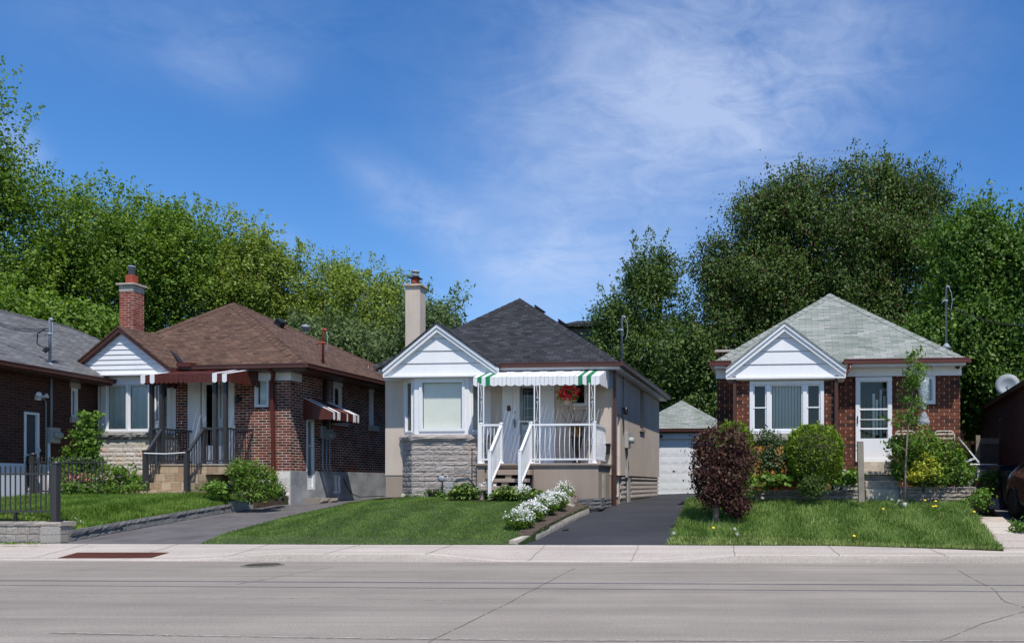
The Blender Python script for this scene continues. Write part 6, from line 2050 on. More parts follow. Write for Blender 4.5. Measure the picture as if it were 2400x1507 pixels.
# hanging basket & urn ------------------------------------------------------
v = -.75; u, z = H2.p(1332, 948.5, v); zt_ = H2.p(1332, 932, v)[1]; hp = zt_ - z; ztop = H2.p(1332, 888, v)[1]
r = empty('hanging_basket', H2.w(u, v, z), -H2.a, 'cream hanging pot of red flowers under the striped awning', 'flower basket')
mb = MB(); mb.lathe((0, 0, 0), [(.09, 0), (.125, hp * .85), (.14, hp * .86), (.14, hp), (.12, hp)], 18); mb.build('pot', M['cream'], r, True)
mb = MB()
for t in (0, 2.1, 4.2): mb.tube([(.13 * math.cos(t), .13 * math.sin(t), hp), (0, 0, ztop - z)], .004, 4)
mb.build('hanger', M['black'], r)
rng = np.random.default_rng(3)
Q = sphere_pts(230, rng) * np.array([.27, .22, .2]) * (.55 + .5 * rng.random((230, 1))) + np.array([0, 0, hp + .1]); Q = Q[Q[:, 2] > -.02]
Qf = np.repeat(Q, 5, 0) + rng.standard_normal((len(Q) * 5, 3)) * .018; leaves('blossoms', Qf, .05, M['redpetal'], r, None, .9, rng=rng)
leaves('foliage', rng.standard_normal((500, 3)) * np.array([.14, .12, .1]) + np.array([0, 0, hp + .08]), .06, M['leaf_shrub'], r, None, .6, rng=rng)
v = -.45; u, z = H2.p(1352, 1085.5, v); zt_ = H2.p(1352, 1024, v)[1]
r = empty('planter_urn', H2.w(u, v, zp + 0 if False else z), -H2.a, 'black pedestal urn of dried orange grasses behind the white railing', 'urn')
hh = zt_ - z; mb = MB(); mb.lathe((0, 0, 0), [(.12, 0), (.12, .03), (.05, .08), (.045, .2 * hh + .1), (.09, .45 * hh), (.13, .7 * hh), (.14, .95 * hh), (.19, hh), (.17, hh - .01)], 18); mb.build('urn_body', M['urn'], r, True)
n = 520; P_ = rng.standard_normal((n, 3)) * np.array([.05, .05, .01]) + np.array([0, 0, hh])
blades('dried_grass', P_, .25 + .3 * rng.random(n), np.full(n, .012), rng.standard_normal((n, 2)) * .42, M['leaf_dry'], r, rng=rng)
mb = MB()
for dx, dy, L_ in ((-.42, 0, .62), (-.26, .1, .8), (.2, .0, .72), (.3, .05, .6), (-.1, 0, .7)): mb.tube([(0, 0, hh), (dx * .5, dy * .5, hh + L_ * .55), (dx, dy, hh + L_)], .006, 4)
mb.build('twigs', M['bark'], r)
u, z = H2.p(1420, 1064, -.12); mb = MB(); mb.ext([(-.09, -.12, .0), (.09, -.12, .0), (.11, -.14, .26), (-.11, -.14, .26)], (0, .1, 0)); mb.box(-.12, .12, -.16, -.02, .261, .275)
mk('letter_box', 'small black letter box fixed at the right end of the white porch railing', 'letter box', [('x', mb, 'black', False)], H2.w(u, -.0, z), -H2.a)

# ---------------- parked car at the right edge
def car():
    p = G(2381, 1212, zdrive)
    x0, y0 = p.x - .12, p.y
    r = empty('parked_car', (x0 + .86, y0 - 1.35, zdrive(x0, y0 - 1.3)), 0, 'dark glossy car parked in the right driveway, cut by the picture edge', 'car')
    slope = .089
    r.rotation_euler = (math.atan(slope), 0, -.06)
    # stations along y: (y, half width, z sill, z belt, z roof or None, roof half width)
    S_ = [(-2.25, .55, .45, .62, .64, .5), (-2.1, .78, .28, .70, .72, .6), (-1.3, .87, .22, .86, .92, .7), (-.75, .89, .22, .92, 1.0, .68), (-.2, .9, .22, .93, 1.40, .62), (.5, .9, .22, .94, 1.47, .64), (1.1, .9, .22, .95, 1.46, .66), (1.6, .9, .24, .95, 1.36, .68), (2.0, .86, .28, .95, 1.12, .68), (2.2, .8, .4, .85, .95, .68)]
    mb = MB()
    def ring(s):
        y, w, zs, zb_, zr2, rw = s
        return [(-w * .9, y, zs), (-w, y, zs + .15), (-w * 1.01, y, (zs + zb_) / 2 + .05), (-w * .97, y, zb_), (-rw, y, zr2), (0, y, zr2 + .03), (rw, y, zr2), (w * .97, y, zb_), (w * 1.01, y, (zs + zb_) / 2 + .05), (w, y, zs + .15), (w * .9, y, zs)]
    for s in S_: mb.v += ring(s)
    m = 11
    for i in range(len(S_) - 1):
        for k in range(m):
            k2 = (k + 1) % m; mb.f.append((i * m + k, i * m + k2, (i + 1) * m + k2, (i + 1) * m + k))
    mb.f.append(tuple(range(m))); mb.f.append(tuple(range((len(S_) - 1) * m, len(S_) * m)))
    body = mb.build('body', M['carpaint'], r, True)
    sm = body.modifiers.new('s', 'SUBSURF'); sm.levels = 2; sm.render_levels = 2
    g = MB(); g.poly([(-.66, -.72, 1.03), (.66, -.72, 1.03), (.54, -.26, 1.37), (-.54, -.26, 1.37)]); g.build('windscreen', M['screen'], r)
    g = MB(); g.box(-.45, .45, -2.26, -2.2, .42, .58); g.build('grille', M['black'], r)
    for s in (-1, 1):
        g = MB(); g.poly([(s * .925, -.55, .97), (s * .925, 1.45, .98), (s * .7, 1.05, 1.3), (s * .66, .5, 1.37), (s * .69, -.05, 1.3)]); g.build('side_window', M['glass'], r)
        mi = MB(); mi.lathe((s * 1.0, -.45, .98), [(.02, -.09), (.07, -.06), (.08, .0), (.06, .06), (.02, .08)], 10, axis=(1, .2, 0)); mi.build('wing_mirror', M['carpaint'], r, True)
        tl = MB(); tl.lathe((s * .68, 2.02, .8), [(.05, -.04), (.06, .0), (.04, .04)], 10, axis=(s * .2, 1, 0)); tl.build('tail_light', M['redplastic'], r, True)
        hl = MB(); hl.lathe((s * .62, -2.08, .62), [(.1, -.05), (.1, .0), (.05, .05)], 10, axis=(s * .4, -1, 0)); hl.build('headlight', M['glass'], r, True)
        for yw in (-1.35, 1.35):
            t = MB(); t.lathe((s * .82, yw, .325), [(.24, -.1), (.31, -.1), (.33, -.07), (.33, .07), (.31, .1), (.24, .1)], 28, axis=(s, 0, 0)); w_ = t.build('wheel', M['rubber'], r, True)
            ri = MB(); ri.lathe((s * .84, yw, .325), [(.24, -.06), (.24, .06), (.2, .03), (.05, .05), (.02, .06)], 20, axis=(s, 0, 0)); ri.build('rim', M['steel'], w_, True)
            ar = MB()
            for i in range(9):
                a_, b_ = PI * i / 9, PI * (i + 1) / 9
                ar.ext([(s * .9, yw + .4 * math.cos(a_), .33 + .4 * math.sin(a_)), (s * .9, yw + .4 * math.cos(b_), .33 + .4 * math.sin(b_)), (s * .9, yw + .34 * math.cos(b_), .33 + .34 * math.sin(b_)), (s * .9, yw + .34 * math.cos(a_), .33 + .34 * math.sin(a_))], (s * .03, 0, 0))
            ar.build('wheel_arch', M['black'], r)


car()
# overhead wires: only their shadows fall in the view
SUN_EL, SUN_AZ = math.radians(61), math.atan2(.40, -.917)     # azimuth direction vector (x, y)
sv = Vector((.45 * math.cos(SUN_EL), -.893 * math.cos(SUN_EL), math.sin(SUN_EL))).normalized()
for i, (pa, pb, lb) in enumerate((((0, 1360), (2400, 1371), 'upper overhead cable running along the street, seen by its shadow on the road'), ((0, 1371), (2400, 1386), 'lower overhead cable running along the street, seen by its fainter shadow on the road'))):
    a, b = G(*pa, zr_), G(*pb, zr_)
    d = (b - a).normalized(); a, b = a - d * 25, b + d * 25
    hh = 7.2 - i * .5
    mb = MB(); o_ = a + sv * (hh / sv.z); e_ = b + sv * (hh / sv.z)
    mb.tube([o_.lerp(e_, t) - o_ - Vector((0, 0, 0)) for t in (0, .25, .5, .75, 1)], .03 - .008 * i, 6)
    mk('overhead_cable', lb, 'cable', [('x', mb, 'rubber', True)], o_, 0, 'overhead cables above the road')
# service cable at the right
p = H3.w(*[H3.p(2222, 716, 1.2)[0], 1.2], H3.p(2222, 716, 1.2)[1]); q_ = at(2460, 757, 22)
mb = MB(); d = q_ - p; mb.tube([Vector((0, 0, 0)).lerp(d, t) + Vector((0, 0, -.25 * math.sin(PI * t))) for t in [i / 8 for i in range(9)]], .014, 5)
mk('service_cable', 'black service cable sagging from the right house mast toward the right edge', 'cable', [('x', mb, 'rubber', True)], p)

# =================================================================== VEGETATION
grass('grass', at2, zl2, 100000, .048, .0095, M['grass2'], 1, 'short mown green lawn in front of the beige house', [bedpoly, bed2], lean=.5, hvar=.2)
grass('grass', at1, zl1, 95000, .13, .010, M['grass1'], 2, 'long lush green lawn in front of the left brick house', [steps_ex, bed1_ex, bed1b], lean=.5)
grass('grass', at3, zl3, 110000, .13, .010, M['grass3'], 3, 'long unmown weedy lawn in front of the right brick house', [wall_ex], lean=.55, tall=(.03, 1.7))


def lob(px, py, rx, ry, Y, dep=None):
    c = at(px, py, Y); a, b = rx / F * Y, ry / F * Y
    return (c.x, c.y, c.z, a, dep or max(a, 1.5), b)


GL = 'leafy trees behind the houses on the left'
GRt = 'leafy trees behind the houses on the right'


def tr(label, px, Y, lobs, n, size, mat, grp, seed, **kw):
    b = at(px, 1135, Y); b.z = .7
    return tree('leafy_tree', label, b, [lob(*l, Y + (l[4] if len(l) > 4 else 0) if False else Y) for l in lobs], n, size, M[mat], grp, seed=seed, **kw)


tr('tall green tree with long loose branches rising at the far left edge', -30, 38, [(-60, 340, 105, 160), (-15, 450, 80, 100), (-25, 560, 120, 170), (-60, 760, 150, 150), (30, 690, 80, 120)], 44000, .135, 'leaf_a', GL, 1, shoots=150, shoot_len=2.0, clump=.55, trunk_r=.35)
tr('broad green tree with spiky upper shoots, right of the tall far left tree', 200, 42, [(175, 560, 120, 120), (275, 610, 110, 130), (215, 730, 150, 150), (120, 690, 90, 120)], 44000, .135, 'leaf_a', GL, 2, shoots=220, shoot_len=1.7, clump=.55)
tr('light green rounded tree above the ridge of the brown roof', 400, 44, [(360, 610, 95, 120), (440, 640, 90, 130), (400, 740, 130, 120)], 38000, .135, 'leaf_a', GL, 3, shoots=170, shoot_len=1.3, clump=.55)
tr('yellow-green tree behind the peak of the brown roof', 560, 46, [(525, 620, 95, 120), (600, 680, 80, 120), (540, 740, 120, 120)], 38000, .135, 'leaf_b', GL, 4, shoots=170, shoot_len=1.3, clump=.55)
tr('yellow-green tree behind the right slope of the brown roof', 740, 48, [(730, 690, 95, 95), (670, 760, 80, 90), (790, 740, 70, 100), (740, 800, 110, 90)], 36000, .13, 'leaf_b', GL, 5, shoots=150, shoot_len=1.1, clump=.52)
tr('pale yellow-green tree just left of the beige chimney', 880, 46, [(860, 730, 75, 100), (925, 760, 60, 100), (880, 830, 95, 110)], 32000, .13, 'leaf_b', GL, 6, shoots=120, shoot_len=1.1, clump=.5)
tr('grey-green bushy tree low behind the vents of the brown roof', 830, 36, [(800, 830, 70, 80), (860, 870, 75, 90), (720, 810, 60, 60)], 20000, .13, 'leaf_c', GL, 7, shoots=90, shoot_len=.7, clump=.6)
tr('sparse grey-green tree with thin branches right of the beige chimney', 1010, 34, [(990, 780, 60, 80), (1040, 760, 38, 50), (960, 850, 90, 80), (1030, 830, 60, 60)], 14000, .12, 'leaf_c', GL, 8, shoots=60, shoot_len=1.6, clump=.55, lo=.6)
tr('dark green tree behind the garage with two thin upright tops', 1500, 40, [(1555, 640, 34, 60), (1500, 650, 42, 60), (1530, 760, 95, 110), (1440, 800, 62, 90), (1520, 880, 130, 120), (1395, 850, 40, 60)], 36000, .13, 'leaf_f', GRt, 9, shoots=110, shoot_len=1.2, clump=.52, lo=.35)
tr('dark green tree filling the gap between the garage roof and the right brick house', 1640, 37, [(1640, 900, 70, 110), (1600, 840, 80, 90), (1650, 980, 90, 60)], 17000, .14, 'leaf_f', GRt, 10, shoots=50, shoot_len=.8, clump=.5)
tr('huge dark olive tree with brown seed clusters behind the pale green roof', 1960, 38, [(1690, 650, 70, 90), (1780, 540, 80, 90), (1880, 510, 95, 110), (2030, 485, 110, 105), (2140, 495, 95, 100), (1990, 600, 170, 120), (1800, 680, 140, 110), (2130, 620, 110, 120), (1740, 800, 130, 110), (1930, 730, 160, 110), (2080, 760, 120, 100)], 165000, .118, 'leaf_d', GRt, 11, shoots=200, shoot_len=1.0, clump=.6, trunk_r=.5, extra=(M['leaf_br'], .13), lo=.4, droop=.9)
tr('green tree at the right edge with drooping leaf sprays above the dark brick house', 2370, 27, [(2275, 600, 85, 120), (2370, 640, 90, 110), (2260, 760, 90, 120), (2370, 790, 110, 130), (2290, 900, 95, 120), (2400, 900, 80, 90), (2200, 850, 60, 110)], 75000, .12, 'leaf_g', GRt, 12, shoots=110, shoot_len=.8, clump=.6, droop=1.0, up=1.1)
tr('shaded green tree low between the right brick house and the dark house', 2290, 29.5, [(2300, 1010, 70, 70), (2240, 960, 60, 90), (2360, 980, 60, 80)], 15000, .17, 'leaf_f', GRt, 13, shoots=20, shoot_len=.6, clump=.6)
tr('dark green tree between the black roof and the garage, low behind the stucco wall', 1480, 44, [(1480, 930, 110, 90), (1570, 960, 90, 80)], 14000, .16, 'leaf_f', GRt, 14, shoots=20, clump=.55)
tr('mid green tree low behind the grey roof at the far left', 60, 33, [(60, 760, 110, 70), (-60, 760, 80, 80), (180, 770, 80, 60)], 18000, .14, 'leaf_a', GL, 15, shoots=40, shoot_len=.6, clump=.6)


rng_ = np.random.default_rng(99); n_ = 26000
hx = rng_.uniform(-42, 24, n_); top_ = 4.2 + 1.2 * np.sin(hx * .5) + .7 * np.sin(hx * 1.7 + 1)
hp_ = np.column_stack([hx, 52 + rng_.normal(0, 1.2, n_), .7 + top_ * rng_.random(n_) ** .7])
tag(leaves('background_thicket', hp_, .34, M['leaf_f'], None, None, .6, .8, rng=rng_), 'low dark green thicket far behind the houses', 'thicket', kind='stuff')


# ---- shrubs
def shrub(name, label, base, lobes, n, size, mat, cat='shrub', seed=1, group=None, stems=5, clump=.12, shoots=0, sl=.3, lo=.6, aspect=.6, droop=.2, per=14, stem_mat='bark', extra=None, stem_r=.015, up=.8, top=None):
    rng = np.random.default_rng(seed)
    r = empty(name, base, 0, label, cat, group)
    P_, T, O_ = crown_points(lobes, n, clump, per, shoots, sl, rng, lo)
    kp_ = P_[:, 2] > .0; P_, T, O_ = P_[kp_], T[kp_], O_[kp_]
    leaves('foliage', P_, size, M[mat], r, T, aspect, up * .7, None, droop, rng=rng, od=O_ * .7)
    if stems:
        mb = MB()
        for i in range(stems):
            l = lobes[i % len(lobes)]; a = rng.uniform(-1, 1, 2)
            e = Vector((l[0] + a[0] * l[3] * .5, l[1] + a[1] * l[4] * .5, l[2] + l[5] * .4))
            mb.tube([(a[0] * stem_r * 3, a[1] * stem_r * 3, -.05), e * .5 + Vector((0, 0, .05)), e], [stem_r, stem_r * .7, stem_r * .3], 6)
        mb.build('stems', M[stem_mat], r, True)
    for (pn, mat2, Q, s2, asp) in (extra or []): leaves(pn, Q, s2, M[mat2], r, None, asp, rng=rng)
    return r


def L3(px, py): return G(px, py, zl3)


def loc_lobe(base, px, py, rx, ry, Y, dep):
    c = at(px, py, Y); return (c.x - base.x, c.y - base.y, c.z - base.z, rx / F * Y, dep, ry / F * Y)


# purple-leaved ornamental shrub
b = L3(1678, 1226); Y = b.y
lo_ = [loc_lobe(b, *q, Y, .5) for q in ((1690, 1050, 66, 48), (1655, 1095, 38, 60), (1720, 1090, 46, 65), (1690, 1130, 58, 55), (1722, 1180, 30, 28), (1665, 1160, 28, 30))]
r = shrub('ornamental_tree', 'small purple-leaved tree with a short pale trunk on the weedy lawn', b, lo_, 11000, .062, 'leaf_red', 'tree', 31, None, 0, .14, 40, .2, .5, .55, 1.2)
mb = MB(); mb.tube([(0, 0, -.1), (.0, 0, .1), (.02, 0, .35), (.03, 0, .7), (.08, 0, 1.2)], [.09, .07, .065, .06, .02], 10); mb.tube([(0.02, 0, .3), (.12, 0, .6), (.3, 0, .9)], [.05, .04, .01], 8); mb.tube([(0.0, 0, .3), (-.12, 0, .7), (-.25, 0, 1.0)], [.05, .035, .01], 8)
mb.build('trunk', M['bark_pale'], r, True)
# clipped round boxwoods
def globe(px, py, rx, ry, Y, label, seed, n=12000):
    c = at(px, py, Y); bz = 1.0; b = Vector((c.x, c.y, bz)); a, h = rx / F * Y, ry / F * Y
    rng = np.random.default_rng(seed)
    d = sphere_pts(n, rng); e = 2.6
    k = (np.abs(d[:, 0]) ** e + np.abs(d[:, 1]) ** e + np.abs(d[:, 2]) ** e) ** (-1 / e)
    rr = (.86 + .17 * rng.random(n)) * (1 + .035 * np.sin(d[:, 0] * 9 + seed) * np.cos(d[:, 2] * 8) + .02 * np.sin(d[:, 1] * 17 + d[:, 2] * 13))
    P_ = d * (k * rr)[:, None] * np.array([a, a, h]) + np.array([0, 0, c.z - bz])
    r = empty('boxwood_shrub', b, 0, label, 'shrub', 'clipped round boxwood shrubs in front of the right brick house')
    # soft clumping of tint
    T = np.clip(.45 + .2 * np.sin(P_[:, 0] * 17 + 3 * np.sin(P_[:, 2] * 13)) + .22 * rng.standard_normal(n), 0, 1)
    m_ = 26; ds_ = sphere_pts(m_, rng); ds_[:, 2] = np.abs(ds_[:, 2]); ks_ = (np.abs(ds_) ** e).sum(1) ** (-1 / e)
    st_ = ds_ * ks_[:, None] * np.array([a, a, h]); q_ = np.repeat(st_, 12, 0) + np.repeat(unit(ds_ + np.array([0, 0, .6])), 12, 0) * (rng.random((m_ * 12, 1)) * .11) + rng.standard_normal((m_ * 12, 3)) * .012 + np.array([0, 0, c.z - bz])
    leaves('stray_shoots', q_, .045, M['leaf_box'], r, .5 + .5 * rng.random(len(q_)), .5, .5, rng=rng)
    leaves('foliage', P_, .05, M['leaf_box'], r, T, .5, .5, unit(d + .8 * rng.standard_normal((n, 3)) + np.array([0, 0, .4])), rng=rng)
    mb = MB(); mb.lathe((0, 0, c.z - bz), [(a * .3, -h * .8), (a * .78, -h * .5), (a * .82, 0), (a * .7, h * .5), (a * .3, h * .8)], 16); mb.build('inner_branches', M['bark'], r, True)
    mb = MB(); mb.tube([(0, 0, -.1), (0, 0, c.z - bz)], .04, 8); mb.build('trunk', M['bark'], r, True)


globe(1908, 1066, 66, 70, 18.9, 'large clipped round boxwood standing in front of the white-framed window', 41, 16000)
globe(1717, 1068, 50, 76, 19.0, 'clipped round boxwood half hidden behind the purple-leaved tree', 42)
# bed plants right
def bedplant(name, label, px, py, Y, bz, lobes, n, size, mat, **kw):
    c = at(px, py, Y); b = Vector((c.x, c.y, bz)); return shrub(name, label, b, [loc_lobe(b, *q, Y, (q[4] if len(q) > 4 else .25)) if len(q) == 4 else loc_lobe(b, *q[:4], Y, q[4]) for q in lobes], n, size, M and mat, **kw)


bedplant('rose_bush', 'tall loose rose bush between the two round boxwoods under the window', 1808, 1140, 18.95, 1.15, [(1800, 1040, 28, 34), (1830, 1060, 26, 36), (1785, 1080, 24, 34), (1810, 1105, 36, 30)], 3200, .055, 'leaf_dark', seed=51, shoots=14, sl=.25, clump=.14, lo=.3)
bedplant('leafy_perennial', 'low bright leafy plant with maple-like leaves behind the orange bricks', 1800, 1140, 18.7, 1.15, [(1790, 1130, 34, 14), (1835, 1125, 24, 16)], 420, .11, 'leaf_shrub', seed=52, stems=0, aspect=.8)
bedplant('leafy_perennial', 'low green leafy plant between the big boxwood and the wooden post', 1985, 1140, 18.7, 1.15, [(1975, 1125, 24, 14), (1998, 1120, 20, 14)], 420, .1, 'leaf_e', seed=53, stems=0, aspect=.8)
bedplant('leafy_perennial', 'dark fine-leaved plant spilling over the wall below the big boxwood', 1905, 1160, 18.3, .95, [(1905, 1140, 32, 24)], 1300, .07, 'leaf_f', seed=54, stems=0, aspect=.3)
bedplant('leafy_perennial', 'strap-leaved green plant beside the purple-leaved tree at the wall', 1765, 1160, 18.5, 1.0, [(1762, 1140, 16, 24), (1745, 1160, 16, 14)], 700, .09, 'leaf_f', seed=61, stems=0, aspect=.2)
bedplant('variegated_shrub', 'large mixed green shrub with a gold patch right of the white door', 2170, 1140, 18.7, 1.1, [(2120, 1075, 36, 55), (2160, 1065, 45, 50), (2215, 1080, 45, 50), (2180, 1115, 60, 28), (2250, 1110, 25, 28)], 12000, .062, 'leaf_shrub', seed=55, shoots=22, sl=.2, clump=.14, lo=.5)
bedplant('golden_shrub', 'yellow and gold leaved bush within the green shrub right of the steps', 2165, 1130, 18.35, 1.15, [(2165, 1085, 26, 22), (2150, 1110, 24, 20), (2185, 1105, 20, 20)], 1500, .055, 'leaf_gold', seed=56, clump=.1, stems=2)
bedplant('dry_bush', 'tangle of dry purplish twigs and leaves above the green shrub below the chair', 2225, 1120, 18.9, 1.15, [(2215, 1045, 40, 20), (2245, 1060, 22, 22)], 1300, .05, 'leaf_red', seed=57, clump=.12, shoots=12, sl=.25, stems=8, aspect=.25)
bedplant('leafy_perennial', 'dark green weeds growing at the right end of the stone wall', 2300, 1180, 18.4, .62, [(2298, 1168, 18, 18), (2268, 1172, 10, 12)], 600, .07, 'leaf_e', seed=58, stems=0)
bedplant('leafy_perennial', 'leafy weeds in front of the chain-link fence', 2312, 1150, 21.3, .9, [(2312, 1130, 16, 24), (2335, 1120, 10, 20)], 600, .08, 'leaf_e', seed=59, stems=0)
bedplant('leafy_perennial', 'broad green weeds at the edge of the right driveway by the slabs', 2392, 1250, 16.4, .32, [(2394, 1236, 20, 12)], 300, .09, 'leaf_e', seed=60, stems=0, aspect=.35)
# young maple sapling
b = L3(2120, 1192); Y = b.y
top = at(2150, 815, Y)
r = empty('sapling', b, 0, 'tall thin young maple sapling with a bare lower stem on the weedy lawn', 'tree')
mb = MB(); h = top.z - b.z
pts = [(0, 0, -.1), (.02, 0, h * .25), (.06, .0, h * .45), (.14, 0, h * .65), (.24, 0, h * .85), (top.x - b.x, 0, h)]
mb.tube(pts, [.028, .024, .02, .015, .01, .004], 8)
rng = np.random.default_rng(71); C = []
for i in range(46):
    t = .34 + .64 * rng.random(); z = h * t; x = interp(z, [(p[2], p[0]) for p in pts])
    a = rng.random() * 2 * PI; L_ = (.62 - .5 * abs(t - .42) * 1.6) * (.5 + .7 * rng.random()); L_ = max(.12, L_)
    if .52 < t < .6: L_ *= .6
    e = Vector((x + math.cos(a) * L_, math.sin(a) * L_ * .7, z + L_ * .35)); mb.tube([(x, 0, z), tuple(Vector((x, 0, z)).lerp(e, .5) + Vector((0, 0, .04))), tuple(e)], [.007, .005, .002], 4)
    k = int(36 * (L_ / .4) ** .8) + 10
    f = .25 + .8 * rng.random((k, 1)); C.append(np.array([x, 0, z]) * (1 - f) + np.array(e) * f + rng.standard_normal((k, 3)) * .055)
mb.build('trunk', M['bark_pale'], r, True)
leaves('foliage', np.concatenate(C), .085, M['leaf_e'], r, None, .32, .7, None, .8, rng=rng)
mb = MB(); mb.tube([(0, 0, 0), (0, 0, .14)], .05, 8); mb.build('trunk_guard', M['greypaint'], r, True)
mb = MB(); mb.tube([(-.03, -.02, .16), (-.1, -.02, .2), (-.2, -.05, .1), (-.24, -.06, .02)], .006, 5); mb.build('tie', M['greypaint'], r, True)


# hostas and white flowers in front of the beige house
def hosta(px, py, Y, label, seed, w=.36, h=.3, n=230):
    w, h, n = w * 1.2, h * 1.15, int(n * 1.3)
    b = G(px, py, zl2); rng = np.random.default_rng(seed)
    a = rng.random(n) * 2 * PI; rad = rng.random(n) ** .6
    P0 = np.column_stack([np.cos(a) * rad * w * .45, np.sin(a) * rad * w * .4, np.zeros(n)])
    ln = np.column_stack([np.cos(a), np.sin(a)]) * (.35 + .9 * rad)[:, None]
    r = empty('hosta', b, 0, label, 'plant', 'hostas below the beige porch')
    blades('foliage', P0, h * (1.1 - .35 * rad) * (.8 + .3 * rng.random(n)), .075 + .03 * rng.random(n), ln, M['leaf_hosta'], r, rng=rng, curl=.35)
    C = np.column_stack([np.cos(a) * rad * w, np.sin(a) * rad * w * .8, h * (1 - .75 * rad ** 2) * (.6 + .45 * rng.random(n))])
    ax = unit(np.column_stack([np.cos(a), np.sin(a), -.3 - .5 * rad]))
    leaves('leaf_layer', C, .12, M['leaf_hosta'], r, None, .5, 1.2, ax, rng=rng)


def whiteflower(px, py, Y, label, seed, w=.3, h=.42, n=900, nb=200, grp='clumps of white flowers around the beige porch', wd=None, name='white_flower_clump', zf=None, base=None):
    b = Vector(base if base is not None else G(px, py, zl2))
    rng = np.random.default_rng(seed); r = empty(name, b, 0, label, 'flowers', grp)
    P_ = sphere_pts(int(n * 1.3), rng) * np.array([w * 1.2, wd or w * 1.0, h * .42]) * (.4 + .62 * rng.random((int(n * 1.3), 1)) ** .6) + np.array([0, 0, h * .42]); P_ = P_[P_[:, 2] > 0]
    leaves('foliage', P_, .06, M['leaf_shrub'], r, None, .3, .6, None, -.4, rng=rng)
    q = sphere_pts(nb, rng); q[:, 2] = np.abs(q[:, 2]); q = q[(q[:, 2] > .2) | (q[:, 1] < -.3)]
    Q = q * np.array([w * 1.05, wd or w * .85, h * .55]) * (.7 + .5 * rng.random((len(q), 1))) + np.array([0, 0, h * .46])
    Q = np.repeat(Q, 5, 0) + rng.standard_normal((len(Q) * 5, 3)) * .017
    leaves('blossoms', Q, .030, M['petal'], r, None, .7, .3, rng=rng)


hosta(1092, 1172, 20.0, 'widest hosta clump, leftmost, under the white flowers beside the gas meter', 61, .42, .34, 300)
hosta(1190, 1174, 19.6, 'hosta clump in front of the porch steps', 62, .38, .3)
hosta(1257, 1178, 19.3, 'small hosta clump right of the stair newel post', 63, .27, .26, 160)
whiteflower(1098, 1165, 20.45, 'white flowers above the leftmost hosta beside the gas meter', 64, .3, .5, 500, 144)
whiteflower(1145, 1172, 19.7, 'white flowers at the foot of the left stair newel', 65, .26, .42, 600, 183)
whiteflower(1226, 1174, 19.5, 'white flowers at the foot of the right stair newel', 66, .2, .38, 400, 111)
whiteflower(929, 1165, 20.3, 'small isolated sprig of white flowers at the left corner of the beige house', 67, .12, .28, 160, 60)
whiteflower(1322, 1176, 19.6, 'tall white anemones standing alone against the beige porch wall', 68, .22, .5, 700, 90)
bedc = resample([p + Vector((-.42, 0, 0)) for p in D2L[1:5]], 9)
for i, (px, py, s, lb) in enumerate(((1218, 1240, .26, 'nearest white flower mound at the street end of the border'), (1246, 1222, .27, 'second white flower mound from the street in the driveway border'), (1276, 1206, .26, 'third white flower mound from the street in the driveway border'), (1302, 1196, .25, 'white flower mound nearest the concrete block in the driveway border'))):
    p = G(px, py, zl2); whiteflower(0, 0, 0, lb, 80 + i, s, .40 + .02 * i, 1300, 170, 'white flower mounds bordering the black driveway', base=p)
bedplant2 = [(1345, 1166, 19.5, 'low broad leaved plant beside the white anemones', 91)]
for px, py, Y, lb, sd_ in bedplant2: hosta(px, py + 8, Y, lb, sd_, .2, .26, 120)
for i in range(2): pass
rng = np.random.default_rng(92); b = Vector((*H2.w(H2.p(1015, 1, -.6)[0], -.62)[:2], .95)); n = 260
r = empty('grass_tuft', b, 0, 'grey-green reedy grass tuft against the grey stone bay', 'plant'); a = rng.random(n) * 2 * PI
blades('foliage', np.column_stack([np.cos(a) * .08, np.sin(a) * .05, np.zeros(n)]), .2 + .22 * rng.random(n), np.full(n, .009), np.column_stack([np.cos(a), np.sin(a)]) * (.2 + .5 * rng.random(n))[:, None], M['reed'], r, rng=rng)
bp = Vector((*H2.w(H2.p(968, 1, -.6)[0], -.6)[:2], .95)); shrub('leafy_perennial', 'low bright green seedlings left of the reedy tuft by the stone bay', bp, [(0, 0, .03, .25, .08, .05), (.3, 0, .03, .15, .08, .05)], 260, .05, 'leaf_e', 'plant', 93, None, 0)
bp = Vector((*H2.w(H2.p(1040, 1, -.6)[0], -.66)[:2], .95)); shrub('leafy_perennial', 'bright green weeds at the foot of the gas meter', bp, [(0, 0, .07, .16, .08, .09)], 260, .05, 'leaf_e', 'plant', 94, None, 0)
# left bed plants
bedplant('climbing_shrub', 'tall thin climbing shrub at the left corner of the left brick house', 205, 1140, 21.2, 1.1, [(207, 990, 17, 26), (205, 1035, 22, 34), (212, 1080, 24, 40), (185, 1085, 20, 30), (165, 1090, 22, 24)], 3000, .075, 'leaf_e', seed=101, shoots=14, sl=.25, clump=.12, lo=.3)
Q = at(190, 1108, 20.6)
bedplant('pink_flower_shrub', 'green shrub with pink flowers in the left flower bed', 180, 1145, 20.9, 1.1, [(165, 1115, 24, 20), (200, 1120, 26, 22)], 900, .065, 'leaf_shrub', seed=102, stems=3, clump=.12, extra=[('blossoms', 'pinkpetal', np.random.default_rng(4).standard_normal((160, 3)) * np.array([.3, .08, .09]) + np.array([.05, -.25, .32]), .05, .7)])
bedplant('leafy_perennial', 'bushy green perennial in front of the pale stone bay base', 262, 1150, 20.7, 1.05, [(262, 1118, 34, 28)], 1500, .085, 'leaf_shrub', seed=103, stems=0, aspect=.28)
bedplant('leafy_perennial', 'small upright leafy plant between the bay base and the steps', 300, 1150, 20.9, 1.1, [(300, 1108, 16, 18), (312, 1128, 18, 16)], 500, .075, 'leaf_e', seed=104)
